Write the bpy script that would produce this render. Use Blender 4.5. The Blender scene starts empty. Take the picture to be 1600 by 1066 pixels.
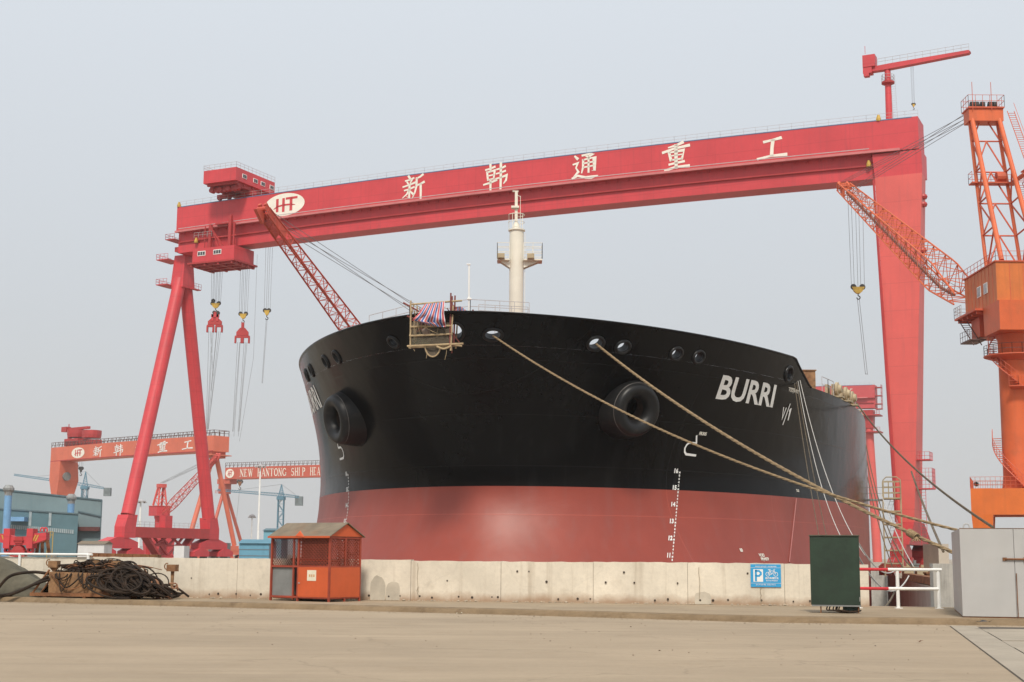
import bpy, math, random
import numpy as np
from mathutils import Vector, Matrix
random.seed(7)
R = math.radians
SC = bpy.context.scene
COL = SC.collection

# ------------------------------------------------------------------ camera, sky, sun, exposure
FPX = 2200.0
PITCH = math.atan((869 - 533) / FPX); ROLL = R(0.4)
EYE = Vector((0, 0, 1.6))
FW = Vector((0, math.cos(PITCH), math.sin(PITCH)))
_r0 = Vector((1, 0, 0)); _u0 = Vector((0, -math.sin(PITCH), math.cos(PITCH)))
RT = _r0 * math.cos(ROLL) + _u0 * math.sin(ROLL)
UP = _u0 * math.cos(ROLL) - _r0 * math.sin(ROLL)
cam = bpy.data.cameras.new('camera'); cam.sensor_width = 36; cam.lens = 36 * FPX / 1600
cam.clip_start = 0.1; cam.clip_end = 20000
camo = bpy.data.objects.new('camera', cam); COL.objects.link(camo)
mw = Matrix.Identity(4)
for i in range(3):
    mw[i][0] = RT[i]; mw[i][1] = UP[i]; mw[i][2] = -FW[i]; mw[i][3] = EYE[i]
camo.matrix_world = mw
SC.camera = camo

SUN_EL = R(50); SUN_AZ = R(-4)          # azimuth measured from straight behind the camera to its right
sunv = Vector((math.sin(SUN_AZ) * math.cos(SUN_EL), -math.cos(SUN_AZ) * math.cos(SUN_EL), math.sin(SUN_EL)))
W = bpy.data.worlds.new('World'); SC.world = W; W.use_nodes = True
nt = W.node_tree; nt.nodes.clear()
sky = nt.nodes.new('ShaderNodeTexSky'); sky.sky_type = 'NISHITA'; sky.sun_disc = False
sky.sun_elevation = SUN_EL; sky.sun_rotation = R(180) - SUN_AZ
sky.air_density = 1.0; sky.dust_density = 6.0; sky.ozone_density = 1.0
mixn = nt.nodes.new('ShaderNodeMix'); mixn.data_type = 'RGBA'
mixn.inputs[0].default_value = 0.85
wtc = nt.nodes.new('ShaderNodeTexCoord'); wsp = nt.nodes.new('ShaderNodeSeparateXYZ'); wrp = nt.nodes.new('ShaderNodeValToRGB')
nt.links.new(wtc.outputs['Generated'], wsp.inputs[0]); nt.links.new(wsp.outputs[2], wrp.inputs[0])     # veil of a hazy day: greyer low down
wrp.color_ramp.elements[0].position = 0.0; wrp.color_ramp.elements[0].color = (0.565, 0.568, 0.57, 1)
wrp.color_ramp.elements[1].position = 0.42; wrp.color_ramp.elements[1].color = (0.71, 0.755, 0.80, 1)
e_ = wrp.color_ramp.elements.new(0.16); e_.color = (0.60, 0.624, 0.645, 1)
wsc = nt.nodes.new('ShaderNodeVectorMath'); wsc.operation = 'SCALE'; wsc.inputs[3].default_value = 9.6
nt.links.new(wrp.outputs[0], wsc.inputs[0]); nt.links.new(wsc.outputs[0], mixn.inputs[7])
bg = nt.nodes.new('ShaderNodeBackground'); bg.inputs[1].default_value = 0.108
wo = nt.nodes.new('ShaderNodeOutputWorld')
nt.links.new(sky.outputs[0], mixn.inputs[6]); nt.links.new(mixn.outputs[2], bg.inputs[0]); nt.links.new(bg.outputs[0], wo.inputs[0])
sl = bpy.data.lights.new('sun', 'SUN'); sl.energy = 2.6; sl.angle = R(9); sl.color = (1.0, 0.93, 0.82)
slo = bpy.data.objects.new('sun', sl); COL.objects.link(slo)
slo.rotation_euler = (-sunv).to_track_quat('-Z', 'Y').to_euler(); slo.location = (0, -20, 60)
SC.view_settings.view_transform = 'Standard'; SC.view_settings.look = 'None'
SC.view_settings.exposure = 0.15; SC.view_settings.gamma = 1.0
SC.render.engine = 'CYCLES'
SC.cycles.max_bounces = 6; SC.cycles.volume_bounces = 1; SC.cycles.caustics_reflective = False; SC.cycles.caustics_refractive = False
SC.cycles.use_denoising = True

def ray(x, y): return FW + RT * ((x - 800) / FPX) - UP * ((y - 533) / FPX)
def P(x, y, Y):                       # point seen at photo pixel x,y and Y metres ahead
    d = ray(x, y); return EYE + d * (Y / d.y)
def PZ(x, y, z):                      # point seen at photo pixel x,y and height z
    d = ray(x, y); return EYE + d * ((z - EYE.z) / d.z)

# ------------------------------------------------------------------ materials
MATS = {}
def mat(name, col, rough=0.6, var=0.12, scale=0.5, metal=0.0, streak=0.0, scol=None, spots=0.0, spcol=(0.12, 0.05, 0.02), spscale=1.2,
        bump=0.0, bscale=8.0, spec=0.5, coat=0.0, seams=None):
    if name in MATS: return MATS[name]
    m = bpy.data.materials.new(name); m.use_nodes = True
    n = m.node_tree.nodes; l = m.node_tree.links
    b = n['Principled BSDF']; b.inputs['Roughness'].default_value = rough; b.inputs['Metallic'].default_value = metal
    b.inputs['Specular IOR Level'].default_value = spec
    b.inputs['Coat Weight'].default_value = coat
    tc = n.new('ShaderNodeTexCoord')
    nz = n.new('ShaderNodeTexNoise'); nz.inputs['Scale'].default_value = scale; nz.inputs['Detail'].default_value = 6; nz.inputs['Roughness'].default_value = 0.65
    l.new(tc.outputs['Object'], nz.inputs['Vector'])
    rp = n.new('ShaderNodeValToRGB')
    c0 = [max(0, c * (1 - var * 1.6)) for c in col]; c1 = [min(1, c * (1 + var * 1.6)) for c in col]
    rp.color_ramp.elements[0].position = 0.3; rp.color_ramp.elements[1].position = 0.7
    rp.color_ramp.elements[0].color = (*c0, 1); rp.color_ramp.elements[1].color = (*c1, 1)
    l.new(nz.outputs[0], rp.inputs[0]); out = rp.outputs[0]
    def mixin(out, fac, c):
        mx = n.new('ShaderNodeMix'); mx.data_type = 'RGBA'; l.new(fac, mx.inputs[0]); l.new(out, mx.inputs[6]); mx.inputs[7].default_value = (*c, 1)
        return mx.outputs[2]
    def noisefac(vec_scale, sc, lo, hi, amt, detail=5):
        mp = n.new('ShaderNodeMapping'); mp.inputs['Scale'].default_value = vec_scale; l.new(tc.outputs['Object'], mp.inputs[0])
        z = n.new('ShaderNodeTexNoise'); z.inputs['Scale'].default_value = sc; z.inputs['Detail'].default_value = detail; l.new(mp.outputs[0], z.inputs['Vector'])
        mr = n.new('ShaderNodeMapRange'); mr.inputs[1].default_value = lo; mr.inputs[2].default_value = hi; mr.inputs[3].default_value = 0; mr.inputs[4].default_value = amt
        l.new(z.outputs[0], mr.inputs[0]); return mr.outputs[0]
    if streak > 0: out = mixin(out, noisefac((1.0, 1.0, 0.06), 1.6, 0.52, 0.75, streak), scol or tuple(c * 0.55 for c in col))
    if spots > 0: out = mixin(out, noisefac((1, 1, 1), spscale, 0.56, 0.72, spots, 9), spcol)
    if seams:
        sp_ = n.new('ShaderNodeSeparateXYZ'); l.new(tc.outputs['Object'], sp_.inputs[0]); fs_ = []
        for ax_, per in ((0, seams[0]), (2, seams[1])):
            d_ = n.new('ShaderNodeMath'); d_.operation = 'MULTIPLY'; d_.inputs[1].default_value = 1 / per; l.new(sp_.outputs[ax_], d_.inputs[0])
            p_ = n.new('ShaderNodeMath'); p_.operation = 'PINGPONG'; p_.inputs[1].default_value = 0.5; l.new(d_.outputs[0], p_.inputs[0])
            r_ = n.new('ShaderNodeMapRange'); r_.inputs[1].default_value = 0; r_.inputs[2].default_value = 0.10 / per; r_.inputs[3].default_value = 0.32; r_.inputs[4].default_value = 0; l.new(p_.outputs[0], r_.inputs[0]); fs_.append(r_.outputs[0])
        m_ = n.new('ShaderNodeMath'); m_.operation = 'MAXIMUM'; l.new(fs_[0], m_.inputs[0]); l.new(fs_[1], m_.inputs[1]); out = mixin(out, m_.outputs[0], tuple(c * 0.55 for c in col))
    l.new(out, b.inputs['Base Color'])
    if bump > 0:
        z = n.new('ShaderNodeTexNoise'); z.inputs['Scale'].default_value = bscale; z.inputs['Detail'].default_value = 8; l.new(tc.outputs['Object'], z.inputs['Vector'])
        bp = n.new('ShaderNodeBump'); bp.inputs['Strength'].default_value = bump; bp.inputs['Distance'].default_value = 0.05
        l.new(z.outputs[0], bp.inputs['Height']); l.new(bp.outputs[0], b.inputs['Normal'])
    MATS[name] = m
    return m

RED = mat('crane_red', (0.57, 0.050, 0.060), 0.5, 0.08, 0.15, streak=0.4, scol=(0.36, 0.05, 0.06), seams=(11.8, 2.75))
REDLEG = mat('crane_red_leg', (0.63, 0.10, 0.085), 0.5, 0.07, 0.12, streak=0.45, scol=(0.46, 0.09, 0.08), seams=(500.0, 4.6))
REDDARK = mat('crane_red_base', (0.40, 0.035, 0.035), 0.5, 0.1, 0.4)
PINK = mat('faded_red_rail', (0.55, 0.17, 0.17), 0.5, 0.1, 0.4)
ORED = mat('orange_red_paint', (0.62, 0.15, 0.085), 0.5, 0.08, 0.15, streak=0.2)
ORANGE = mat('orange_paint', (0.64, 0.125, 0.036), 0.5, 0.08, 0.3, streak=0.35, scol=(0.36, 0.09, 0.035), spots=0.25, spscale=0.9, spcol=(0.35, 0.12, 0.05))
ORLATT = mat('orange_lattice_paint', (0.56, 0.105, 0.045), 0.55, 0.1, 0.5, spots=0.3, spcol=(0.25, 0.09, 0.05))
ORHOUSE = mat('orange_house_paint', (0.56, 0.15, 0.03), 0.5, 0.1, 0.4, streak=0.45, scol=(0.30, 0.10, 0.03))
CREAM = mat('cream_letter_paint', (0.80, 0.765, 0.67), 0.6, 0.05, 0.5)
WHITE = mat('white_paint', (0.82, 0.82, 0.79), 0.5, 0.06, 0.8)
MASTW = mat('mast_cream_paint', (0.74, 0.70, 0.60), 0.5, 0.05, 0.6, streak=0.2, scol=(0.55, 0.5, 0.4))
RAILG = mat('galvanised_rail', (0.42, 0.40, 0.40), 0.5, 0.1, 1)
RAILD = mat('dark_rail', (0.12, 0.07, 0.06), 0.6, 0.1, 1)
STEEL = mat('wire_steel', (0.16, 0.16, 0.165), 0.55, 0.1, 2)
DARK = mat('dark_machinery', (0.035, 0.032, 0.03), 0.6, 0.2, 1)
YELLOW = mat('hook_yellow', (0.50, 0.32, 0.05), 0.6, 0.2, 1, spots=0.6, spcol=(0.06, 0.05, 0.03), spscale=2)
GLASS = mat('window_glass', (0.05, 0.055, 0.06), 0.15, 0.1, 1)
GLASSB = mat('window_blind', (0.35, 0.36, 0.37), 0.3, 0.2, 2)
RUST = mat('rusty_steel', (0.20, 0.085, 0.035), 0.85, 0.35, 1.5, spots=0.6, spcol=(0.07, 0.03, 0.015), bump=0.4)
RUSTLT = mat('rusty_pale_steel', (0.26, 0.145, 0.07), 0.85, 0.3, 2.2, streak=0.85, scol=(0.16, 0.055, 0.02), spots=0.9, spcol=(0.15, 0.05, 0.018), bump=0.4, spscale=1.6)
BLUE = mat('blue_paint', (0.16, 0.33, 0.55), 0.55, 0.1, 0.5, streak=0.3)
TEAL = mat('teal_cladding', (0.085, 0.165, 0.195), 0.55, 0.08, 0.2, streak=0.35, scol=(0.08, 0.15, 0.19))
TEALLT = mat('pale_teal_cladding', (0.17, 0.235, 0.25), 0.55, 0.08, 0.1, streak=0.3, scol=(0.11, 0.19, 0.22))
TCRANE = mat('tower_crane_blue', (0.10, 0.22, 0.30), 0.6, 0.1, 0.5)
ROPE = mat('manila_rope', (0.30, 0.21, 0.115), 0.9, 0.2, 6, bump=0.6, bscale=30)
ROPED = mat('dark_rope', (0.13, 0.10, 0.065), 0.9, 0.25, 4)
ROPEW = mat('white_line', (0.55, 0.53, 0.5), 0.8, 0.1, 4)
RUBBER = mat('black_hose', (0.026, 0.016, 0.010), 0.75, 0.4, 2, spec=0.25, spots=0.5, spcol=(0.07, 0.04, 0.025), spscale=3)
BAMBOO = mat('scaffold_pole', (0.42, 0.31, 0.18), 0.8, 0.2, 3)
POLERED = mat('red_brown_pole', (0.20, 0.05, 0.04), 0.7, 0.2, 3)
TAN = mat('tan_deck_gear', (0.40, 0.32, 0.20), 0.6, 0.15, 1)
GREENC = mat('dark_green_cabinet', (0.012, 0.030, 0.016), 0.55, 0.25, 1.2, streak=0.5, scol=(0.022, 0.05, 0.03), bump=0.1)
GREYC = mat('grey_container_paint', (0.43, 0.425, 0.415), 0.55, 0.04, 0.8, streak=0.12, scol=(0.34, 0.33, 0.31), spots=0.16, spcol=(0.36, 0.27, 0.16), spscale=0.9)
SIGNB = mat('sign_blue', (0.03, 0.32, 0.62), 0.5, 0.05, 2)
TARP = mat('olive_tarpaulin', (0.095, 0.085, 0.06), 0.9, 0.25, 1.5, bump=0.5, bscale=4)
ROOFG = mat('dusty_roof_sheet', (0.185, 0.145, 0.10), 0.85, 0.15, 2, spots=0.3, spcol=(0.3, 0.13, 0.06))
HUT = mat('hut_orange_paint', (0.55, 0.095, 0.025), 0.55, 0.07, 1.0, streak=0.25, scol=(0.40, 0.07, 0.02), spots=0.2, spcol=(0.25, 0.06, 0.03), spscale=2)
HUTD = mat('hut_frame_paint', (0.30, 0.05, 0.025), 0.6, 0.2, 2)
GREYP = mat('grey_panel', (0.20, 0.205, 0.20), 0.7, 0.12, 1.5, streak=0.4, scol=(0.14, 0.14, 0.13))
PAPER = mat('notice_paper', (0.72, 0.66, 0.52), 0.8, 0.06, 4)

def concrete(name, col, crack=0.35, stain=0.5, panel=None, streakz=0.0, sc=0.35, dark=(0.20, 0.16, 0.11), bump=0.25, low=0.0, dust=0.0):
    m = bpy.data.materials.new(name); m.use_nodes = True
    n = m.node_tree.nodes; l = m.node_tree.links; b = n['Principled BSDF']; b.inputs['Roughness'].default_value = 0.9
    b.inputs['Specular IOR Level'].default_value = 0.25
    tc = n.new('ShaderNodeTexCoord')
    def nz(scale, vec=(1, 1, 1), det=8, rough=0.65):
        mp = n.new('ShaderNodeMapping'); mp.inputs['Scale'].default_value = vec; l.new(tc.outputs['Object'], mp.inputs[0])
        z = n.new('ShaderNodeTexNoise'); z.inputs['Scale'].default_value = scale; z.inputs['Detail'].default_value = det; z.inputs['Roughness'].default_value = rough
        l.new(mp.outputs[0], z.inputs['Vector']); return z.outputs[0]
    def rng(v, lo, hi, a, c):
        r = n.new('ShaderNodeMapRange'); r.inputs[1].default_value = lo; r.inputs[2].default_value = hi; r.inputs[3].default_value = a; r.inputs[4].default_value = c
        l.new(v, r.inputs[0]); return r.outputs[0]
    def mix(f, a, c):
        mx = n.new('ShaderNodeMix'); mx.data_type = 'RGBA'; l.new(f, mx.inputs[0])
        if isinstance(a, tuple): mx.inputs[6].default_value = (*a, 1)
        else: l.new(a, mx.inputs[6])
        mx.inputs[7].default_value = (*c, 1); return mx.outputs[2]
    lt = tuple(min(1, c * 1.16) for c in col); dk = tuple(c * 0.82 for c in col)
    o = mix(rng(nz(sc), 0.3, 0.7, 0, 1), dk, lt)
    o = mix(rng(nz(9, det=10), 0.45, 0.75, 0, 0.35), o, tuple(c * 0.7 for c in col))
    o = mix(rng(nz(0.9, (1, 1, 1)), 0.55, 0.72, 0, stain), o, dark)
    if dust:
        o = mix(rng(nz(26, (1, 1, 1), 3), 0.5, 0.75, 0, 0.35), o, tuple(c * 0.72 for c in col))
        o = mix(rng(nz(0.8, (0.12, 1, 1), 10, .75), 0.60, 0.68, 0, 0.5), o, tuple(min(1, c * 1.3) for c in col))
        o = mix(rng(nz(0.55, (0.22, 1, 1)), 0.46, 0.72, 0, dust), o, tuple(c * 1.22 for c in col))
        o = mix(rng(nz(1.5, (0.07, 1, 1), 9), 0.52, 0.78, 0, dust), o, tuple(c * 0.74 for c in col))
        o = mix(rng(nz(0.25, (0.3, 1, 1), 9), 0.58, 0.66, 0, dust * .5), o, tuple(c * 0.8 for c in col))
    if streakz: o = mix(rng(nz(2.2, (1, 1, 0.05)), 0.55, 0.72, 0, streakz), o, dark)
    if crack:
        vo = n.new('ShaderNodeTexVoronoi'); vo.feature = 'DISTANCE_TO_EDGE'; vo.inputs['Scale'].default_value = 0.16
        mp = n.new('ShaderNodeMapping'); l.new(tc.outputs['Object'], mp.inputs[0])
        ad = n.new('ShaderNodeVectorMath'); ad.operation = 'ADD'
        zz = n.new('ShaderNodeTexNoise'); zz.inputs['Scale'].default_value = 0.7; zz.inputs['Detail'].default_value = 6; l.new(tc.outputs['Object'], zz.inputs['Vector'])
        sc2 = n.new('ShaderNodeVectorMath'); sc2.operation = 'SCALE'; sc2.inputs[3].default_value = 1.6; l.new(zz.outputs['Color'], sc2.inputs[0])
        l.new(mp.outputs[0], ad.inputs[0]); l.new(sc2.outputs[0], ad.inputs[1]); l.new(ad.outputs[0], vo.inputs['Vector'])
        o = mix(rng(vo.outputs['Distance'], 0.0, 0.006, crack, 0), o, tuple(c * 0.35 for c in col))
    if low:
        sp = n.new('ShaderNodeSeparateXYZ'); l.new(tc.outputs['Object'], sp.inputs[0])
        ad2 = n.new('ShaderNodeMath'); ad2.operation = 'MULTIPLY_ADD'; ad2.inputs[1].default_value = -0.5; l.new(nz(1.4), ad2.inputs[0]); l.new(sp.outputs[2], ad2.inputs[2])
        o = mix(rng(ad2.outputs[0], -0.22, 0.06, low, 0), o, (0.30, 0.17, 0.09))
    l.new(o, b.inputs['Base Color'])
    bp = n.new('ShaderNodeBump'); bp.inputs['Strength'].default_value = bump; bp.inputs['Distance'].default_value = 0.03
    l.new(nz(6, det=10), bp.inputs['Height']); l.new(bp.outputs[0], b.inputs['Normal'])
    MATS[name] = m; return m
ROAD = concrete('road_concrete', (0.35, 0.275, 0.193), crack=0.28, stain=0.4, sc=0.12, dark=(0.26, 0.192, 0.122), dust=0.6)
SLAB = concrete('quay_concrete', (0.325, 0.25, 0.168), crack=0.2, stain=0.4, sc=0.3, dark=(0.22, 0.155, 0.095))
KERB = concrete('kerb_concrete', (0.23, 0.165, 0.10), crack=0.0, stain=0.85, sc=1.3, dark=(0.10, 0.065, 0.04), bump=0.9)
WALLC = concrete('wall_concrete', (0.69, 0.625, 0.515), crack=0.10, stain=0.3, streakz=0.6, sc=0.5, dark=(0.36, 0.29, 0.21), low=0.75)
DOCKC = concrete('dock_concrete', (0.46, 0.44, 0.40), crack=0.1, stain=0.35, streakz=0.7, dark=(0.12, 0.11, 0.10))
COVERC = concrete('cover_slab_concrete', (0.36, 0.31, 0.245), crack=0.0, stain=0.25, sc=0.5, dark=(0.24, 0.19, 0.13))
FARC = concrete('yard_ground', (0.33, 0.28, 0.22), crack=0.0, stain=0.4, sc=0.05)

# ------------------------------------------------------------------ mesh helpers
WM = {}
def empty(name, loc=(0, 0, 0), rz=0.0, label=None, cat=None, group=None):
    o = bpy.data.objects.new(name, None); COL.objects.link(o)
    o.location = loc; o.rotation_euler = (0, 0, rz); o.empty_display_size = 0.5
    WM[o] = Matrix.Translation(Vector(loc)) @ Matrix.Rotation(rz, 4, 'Z')
    if label: o['label'] = label
    if cat: o['category'] = cat
    if group: o['group'] = group
    return o
def tag(o, label, cat, group=None, kind=None):
    o['label'] = label; o['category'] = cat
    if group: o['group'] = group
    if kind: o['kind'] = kind
    return o
def copy_tree(o, parent=None):
    c = o.copy(); COL.objects.link(c)
    if parent is not None: c.parent = parent
    for ch in list(o.children): copy_tree(ch, c)
    return c

def each(name, m, par, builders):
    for b in builders:
        g = MB(); b(g); g.build(name, m, par)
class MB:
    def __init__(s): s.v = []; s.f = []; s.mi = []; s.cur = 0
    def add(s, vs, fs):
        k = len(s.v); s.v += [Vector(v) for v in vs]; s.f += [tuple(i + k for i in f) for f in fs]; s.mi += [s.cur] * len(fs); return s
    def hexa(s, p):   # bottom 4 (ccw from above), top 4
        return s.add(p, [(3, 2, 1, 0), (4, 5, 6, 7), (0, 1, 5, 4), (1, 2, 6, 5), (2, 3, 7, 6), (3, 0, 4, 7)])
    def box(s, x0, x1, y0, y1, z0, z1, M=None):
        p = [Vector(q) for q in ((x0, y0, z0), (x1, y0, z0), (x1, y1, z0), (x0, y1, z0), (x0, y0, z1), (x1, y0, z1), (x1, y1, z1), (x0, y1, z1))]
        if M is not None: p = [M @ q for q in p]
        return s.hexa(p)
    def prism(s, poly, ext, close=True):      # planar polygon (list of Vector) extruded by vector ext
        n = len(poly); a = [Vector(q) for q in poly]; e = Vector(ext); vs = a + [q + e for q in a]
        fs = [tuple(range(n))[::-1], tuple(range(n, 2 * n))] + [(i, (i + 1) % n, n + (i + 1) % n, n + i) for i in range(n)]
        return s.add(vs, fs)
    def tube(s, p, q, r, n=6, r2=None, cap=True):
        p = Vector(p); q = Vector(q); d = q - p
        if d.length < 1e-6: return s
        r2 = r if r2 is None else r2
        z = d.normalized(); x = z.orthogonal().normalized(); y = z.cross(x); vs = []
        for k in range(n):
            a = 2 * math.pi * k / n; o = x * math.cos(a) + y * math.sin(a); vs.append(p + o * r)
        for k in range(n):
            a = 2 * math.pi * k / n; o = x * math.cos(a) + y * math.sin(a); vs.append(q + o * r2)
        fs = [(k, (k + 1) % n, n + (k + 1) % n, n + k) for k in range(n)]
        if cap: fs += [tuple(range(n))[::-1], tuple(range(n, 2 * n))]
        return s.add(vs, fs)
    def poly(s, pts, r, n=6, closed=False):   # tube along a polyline with shared rings
        pts = [Vector(p) for p in pts]; m = len(pts)
        if m < 2: return s
        t0 = (pts[1] - pts[0]).normalized(); x = t0.orthogonal().normalized(); vs = []
        for i, p in enumerate(pts):
            a = pts[max(0, i - 1)]; b = pts[min(m - 1, i + 1)]
            if closed: a = pts[(i - 1) % m]; b = pts[(i + 1) % m]
            t = (b - a).normalized(); x = (x - t * x.dot(t))
            x = t.orthogonal().normalized() if x.length < 1e-5 else x.normalized()
            y = t.cross(x)
            rr = r[i] if isinstance(r, (list, tuple)) else r
            for k in range(n):
                an = 2 * math.pi * k / n; vs.append(p + (x * math.cos(an) + y * math.sin(an)) * rr)
        fs = []
        for i in range(m if closed else m - 1):
            j = (i + 1) % m
            for k in range(n): fs.append((i * n + k, i * n + (k + 1) % n, j * n + (k + 1) % n, j * n + k))
        if not closed: fs += [tuple(range(n))[::-1], tuple(range((m - 1) * n, m * n))]
        return s.add(vs, fs)
    def lathe(s, prof, n=24, M=None, cap0=False, cap1=False, arc=2 * math.pi):
        vs = []; m = len(prof); full = abs(arc - 2 * math.pi) < 1e-6; nn = n if full else n + 1
        for (r, z) in prof:
            for k in range(nn):
                a = arc * k / n; q = Vector((r * math.cos(a), r * math.sin(a), z)); vs.append(M @ q if M is not None else q)
        fs = []
        for i in range(m - 1):
            for k in range(n):
                k2 = (k + 1) % nn if full else k + 1
                fs.append((i * nn + k, i * nn + k2, (i + 1) * nn + k2, (i + 1) * nn + k))
        if cap0: fs.append(tuple(range(nn))[::-1])
        if cap1: fs.append(tuple(range((m - 1) * nn, m * nn)))
        return s.add(vs, fs)
    def rail(s, pts, h=1.1, step=2.0, r=0.03, rows=2):
        pts = [Vector(p) for p in pts]
        for a, b in zip(pts, pts[1:]):
            n = max(1, int(round((b - a).length / step)))
            for k in range(n + 1):
                q = a.lerp(b, k / n); s.tube(q, q + Vector((0, 0, h)), r, 4)
            for j in range(rows):
                z = Vector((0, 0, h * (j + 1) / rows)); s.tube(a + z, b + z, r, 4)
        return s
    def ladder(s, a, b, w, step=0.4, r=0.03):
        a = Vector(a); b = Vector(b); w = Vector(w) * 0.5
        s.tube(a - w, b - w, r, 4); s.tube(a + w, b + w, r, 4); n = max(2, int((b - a).length / step))
        for k in range(1, n): q = a.lerp(b, k / n); s.tube(q - w, q + w, r * 0.7, 4)
        return s
    def lattice(s, secs, rc, rb, n=None):
        # secs: list of 4-corner sections along the boom
        for A, B in zip(secs, secs[1:]):
            for k in range(4): s.tube(A[k], B[k], rc, 6)
        for i, (A, B) in enumerate(zip(secs, secs[1:])):
            for k in range(4):
                k2 = (k + 1) % 4
                if i % 2: s.tube(A[k], B[k2], rb, 4)
                else: s.tube(A[k2], B[k], rb, 4)
                s.tube(B[k], B[k2], rb * 0.9, 4)
        return s
    def build(s, name, m, parent=None, world=False, smooth=False):
        me = bpy.data.meshes.new(name)
        vs = s.v
        if parent is not None and world:
            root = parent
            while root not in WM: root = root.parent
            inv = WM[root].inverted(); vs = [inv @ v for v in vs]
        me.from_pydata([tuple(v) for v in vs], [], s.f)
        for mm in (m if isinstance(m, (list, tuple)) else [m]): me.materials.append(mm)
        if any(s.mi): me.polygons.foreach_set('material_index', s.mi)
        if smooth: me.polygons.foreach_set('use_smooth', [True] * len(me.polygons))
        me.update()
        o = bpy.data.objects.new(name, me); COL.objects.link(o)
        if parent is not None: o.parent = parent
        return o
def autosmooth(o, ang=35):
    me = o.data; me.polygons.foreach_set('use_smooth', [True] * len(me.polygons))
    try: me.set_sharp_from_angle(angle=R(ang))
    except Exception: pass
    return o
def single(name, mb, m, label, cat, group=None, kind=None, smooth=False):
    # one-mesh thing with its origin at its base
    c = sum(mb.v, Vector()) / len(mb.v); zmin = min(v.z for v in mb.v); base = Vector((c.x, c.y, zmin))
    mb.v = [v - base for v in mb.v]
    o = mb.build(name, m, None, smooth=smooth); o.location = base
    return tag(o, label, cat, group, kind)
def struct(name, mb, m, kind='structure'):
    o = mb.build(name, m); o['kind'] = kind; return o
def rot_to(axis, origin=(0, 0, 0)):
    z = Vector(axis).normalized()
    return Matrix.Translation(Vector(origin)) @ z.to_track_quat('Z', 'Y').to_matrix().to_4x4()
def bez(p, k=16):      # Catmull-Rom through points
    p = [Vector(q) for q in p]; out = []
    for i in range(len(p) - 1):
        a = p[max(0, i - 1)]; b = p[i]; c = p[i + 1]; d = p[min(len(p) - 1, i + 2)]
        for j in range(k):
            t = j / k
            out.append(0.5 * ((2 * b) + (c - a) * t + (2 * a - 5 * b + 4 * c - d) * t * t + (3 * b - a - 3 * c + d) * t ** 3))
    out.append(p[-1]); return out

# ---- text and brush strokes as flat outlines -------------------------------------------------
def text2d(txt, size, bold=0.0, xs=1.0, shear=0.0):
    c = bpy.data.curves.new('tmp', 'FONT'); c.body = txt; c.size = size; c.align_x = 'CENTER'; c.align_y = 'CENTER'; c.offset = bold; c.shear = shear
    c.resolution_u = 3
    o = bpy.data.objects.new('tmp', c); COL.objects.link(o); bpy.context.view_layer.update()
    me = o.to_mesh(); vs = [(v.co.x * xs, v.co.y) for v in me.vertices]; fs = [tuple(p.vertices) for p in me.polygons]
    o.to_mesh_clear(); bpy.data.objects.remove(o); bpy.data.curves.remove(c)
    return vs, fs
def strokes2d(strokes):
    vs, fs = [], []
    for st in strokes:
        pts = [Vector((p[0], p[1])) for p in st]; ws = [p[2] for p in st]
        L, Rr = [], []
        for i, p in enumerate(pts):
            a = pts[max(0, i - 1)]; b = pts[min(len(pts) - 1, i + 1)]
            t = (b - a).normalized(); nn = Vector((-t.y, t.x)); sc = 1.0
            if 0 < i < len(pts) - 1:
                t1 = (p - a).normalized(); sc = 1 / max(0.55, abs(t.dot(t1)))
            if i == 0: p = p - t * ws[i] * 0.25
            if i == len(pts) - 1: p = p + t * ws[i] * 0.25
            L.append(p + nn * ws[i] * 0.5 * sc); Rr.append(p - nn * ws[i] * 0.5 * sc)
        k = len(vs); m = len(pts); vs += [tuple(q) for q in L + Rr]
        for i in range(m - 1): fs.append((k + m + i, k + m + i + 1, k + i + 1, k + i))
    return vs, fs
def put2d(mb, flat, fn, thick=0.0):
    vs, fs = flat
    mb.add([fn(x, y) for x, y in vs], fs); return mb
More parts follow.
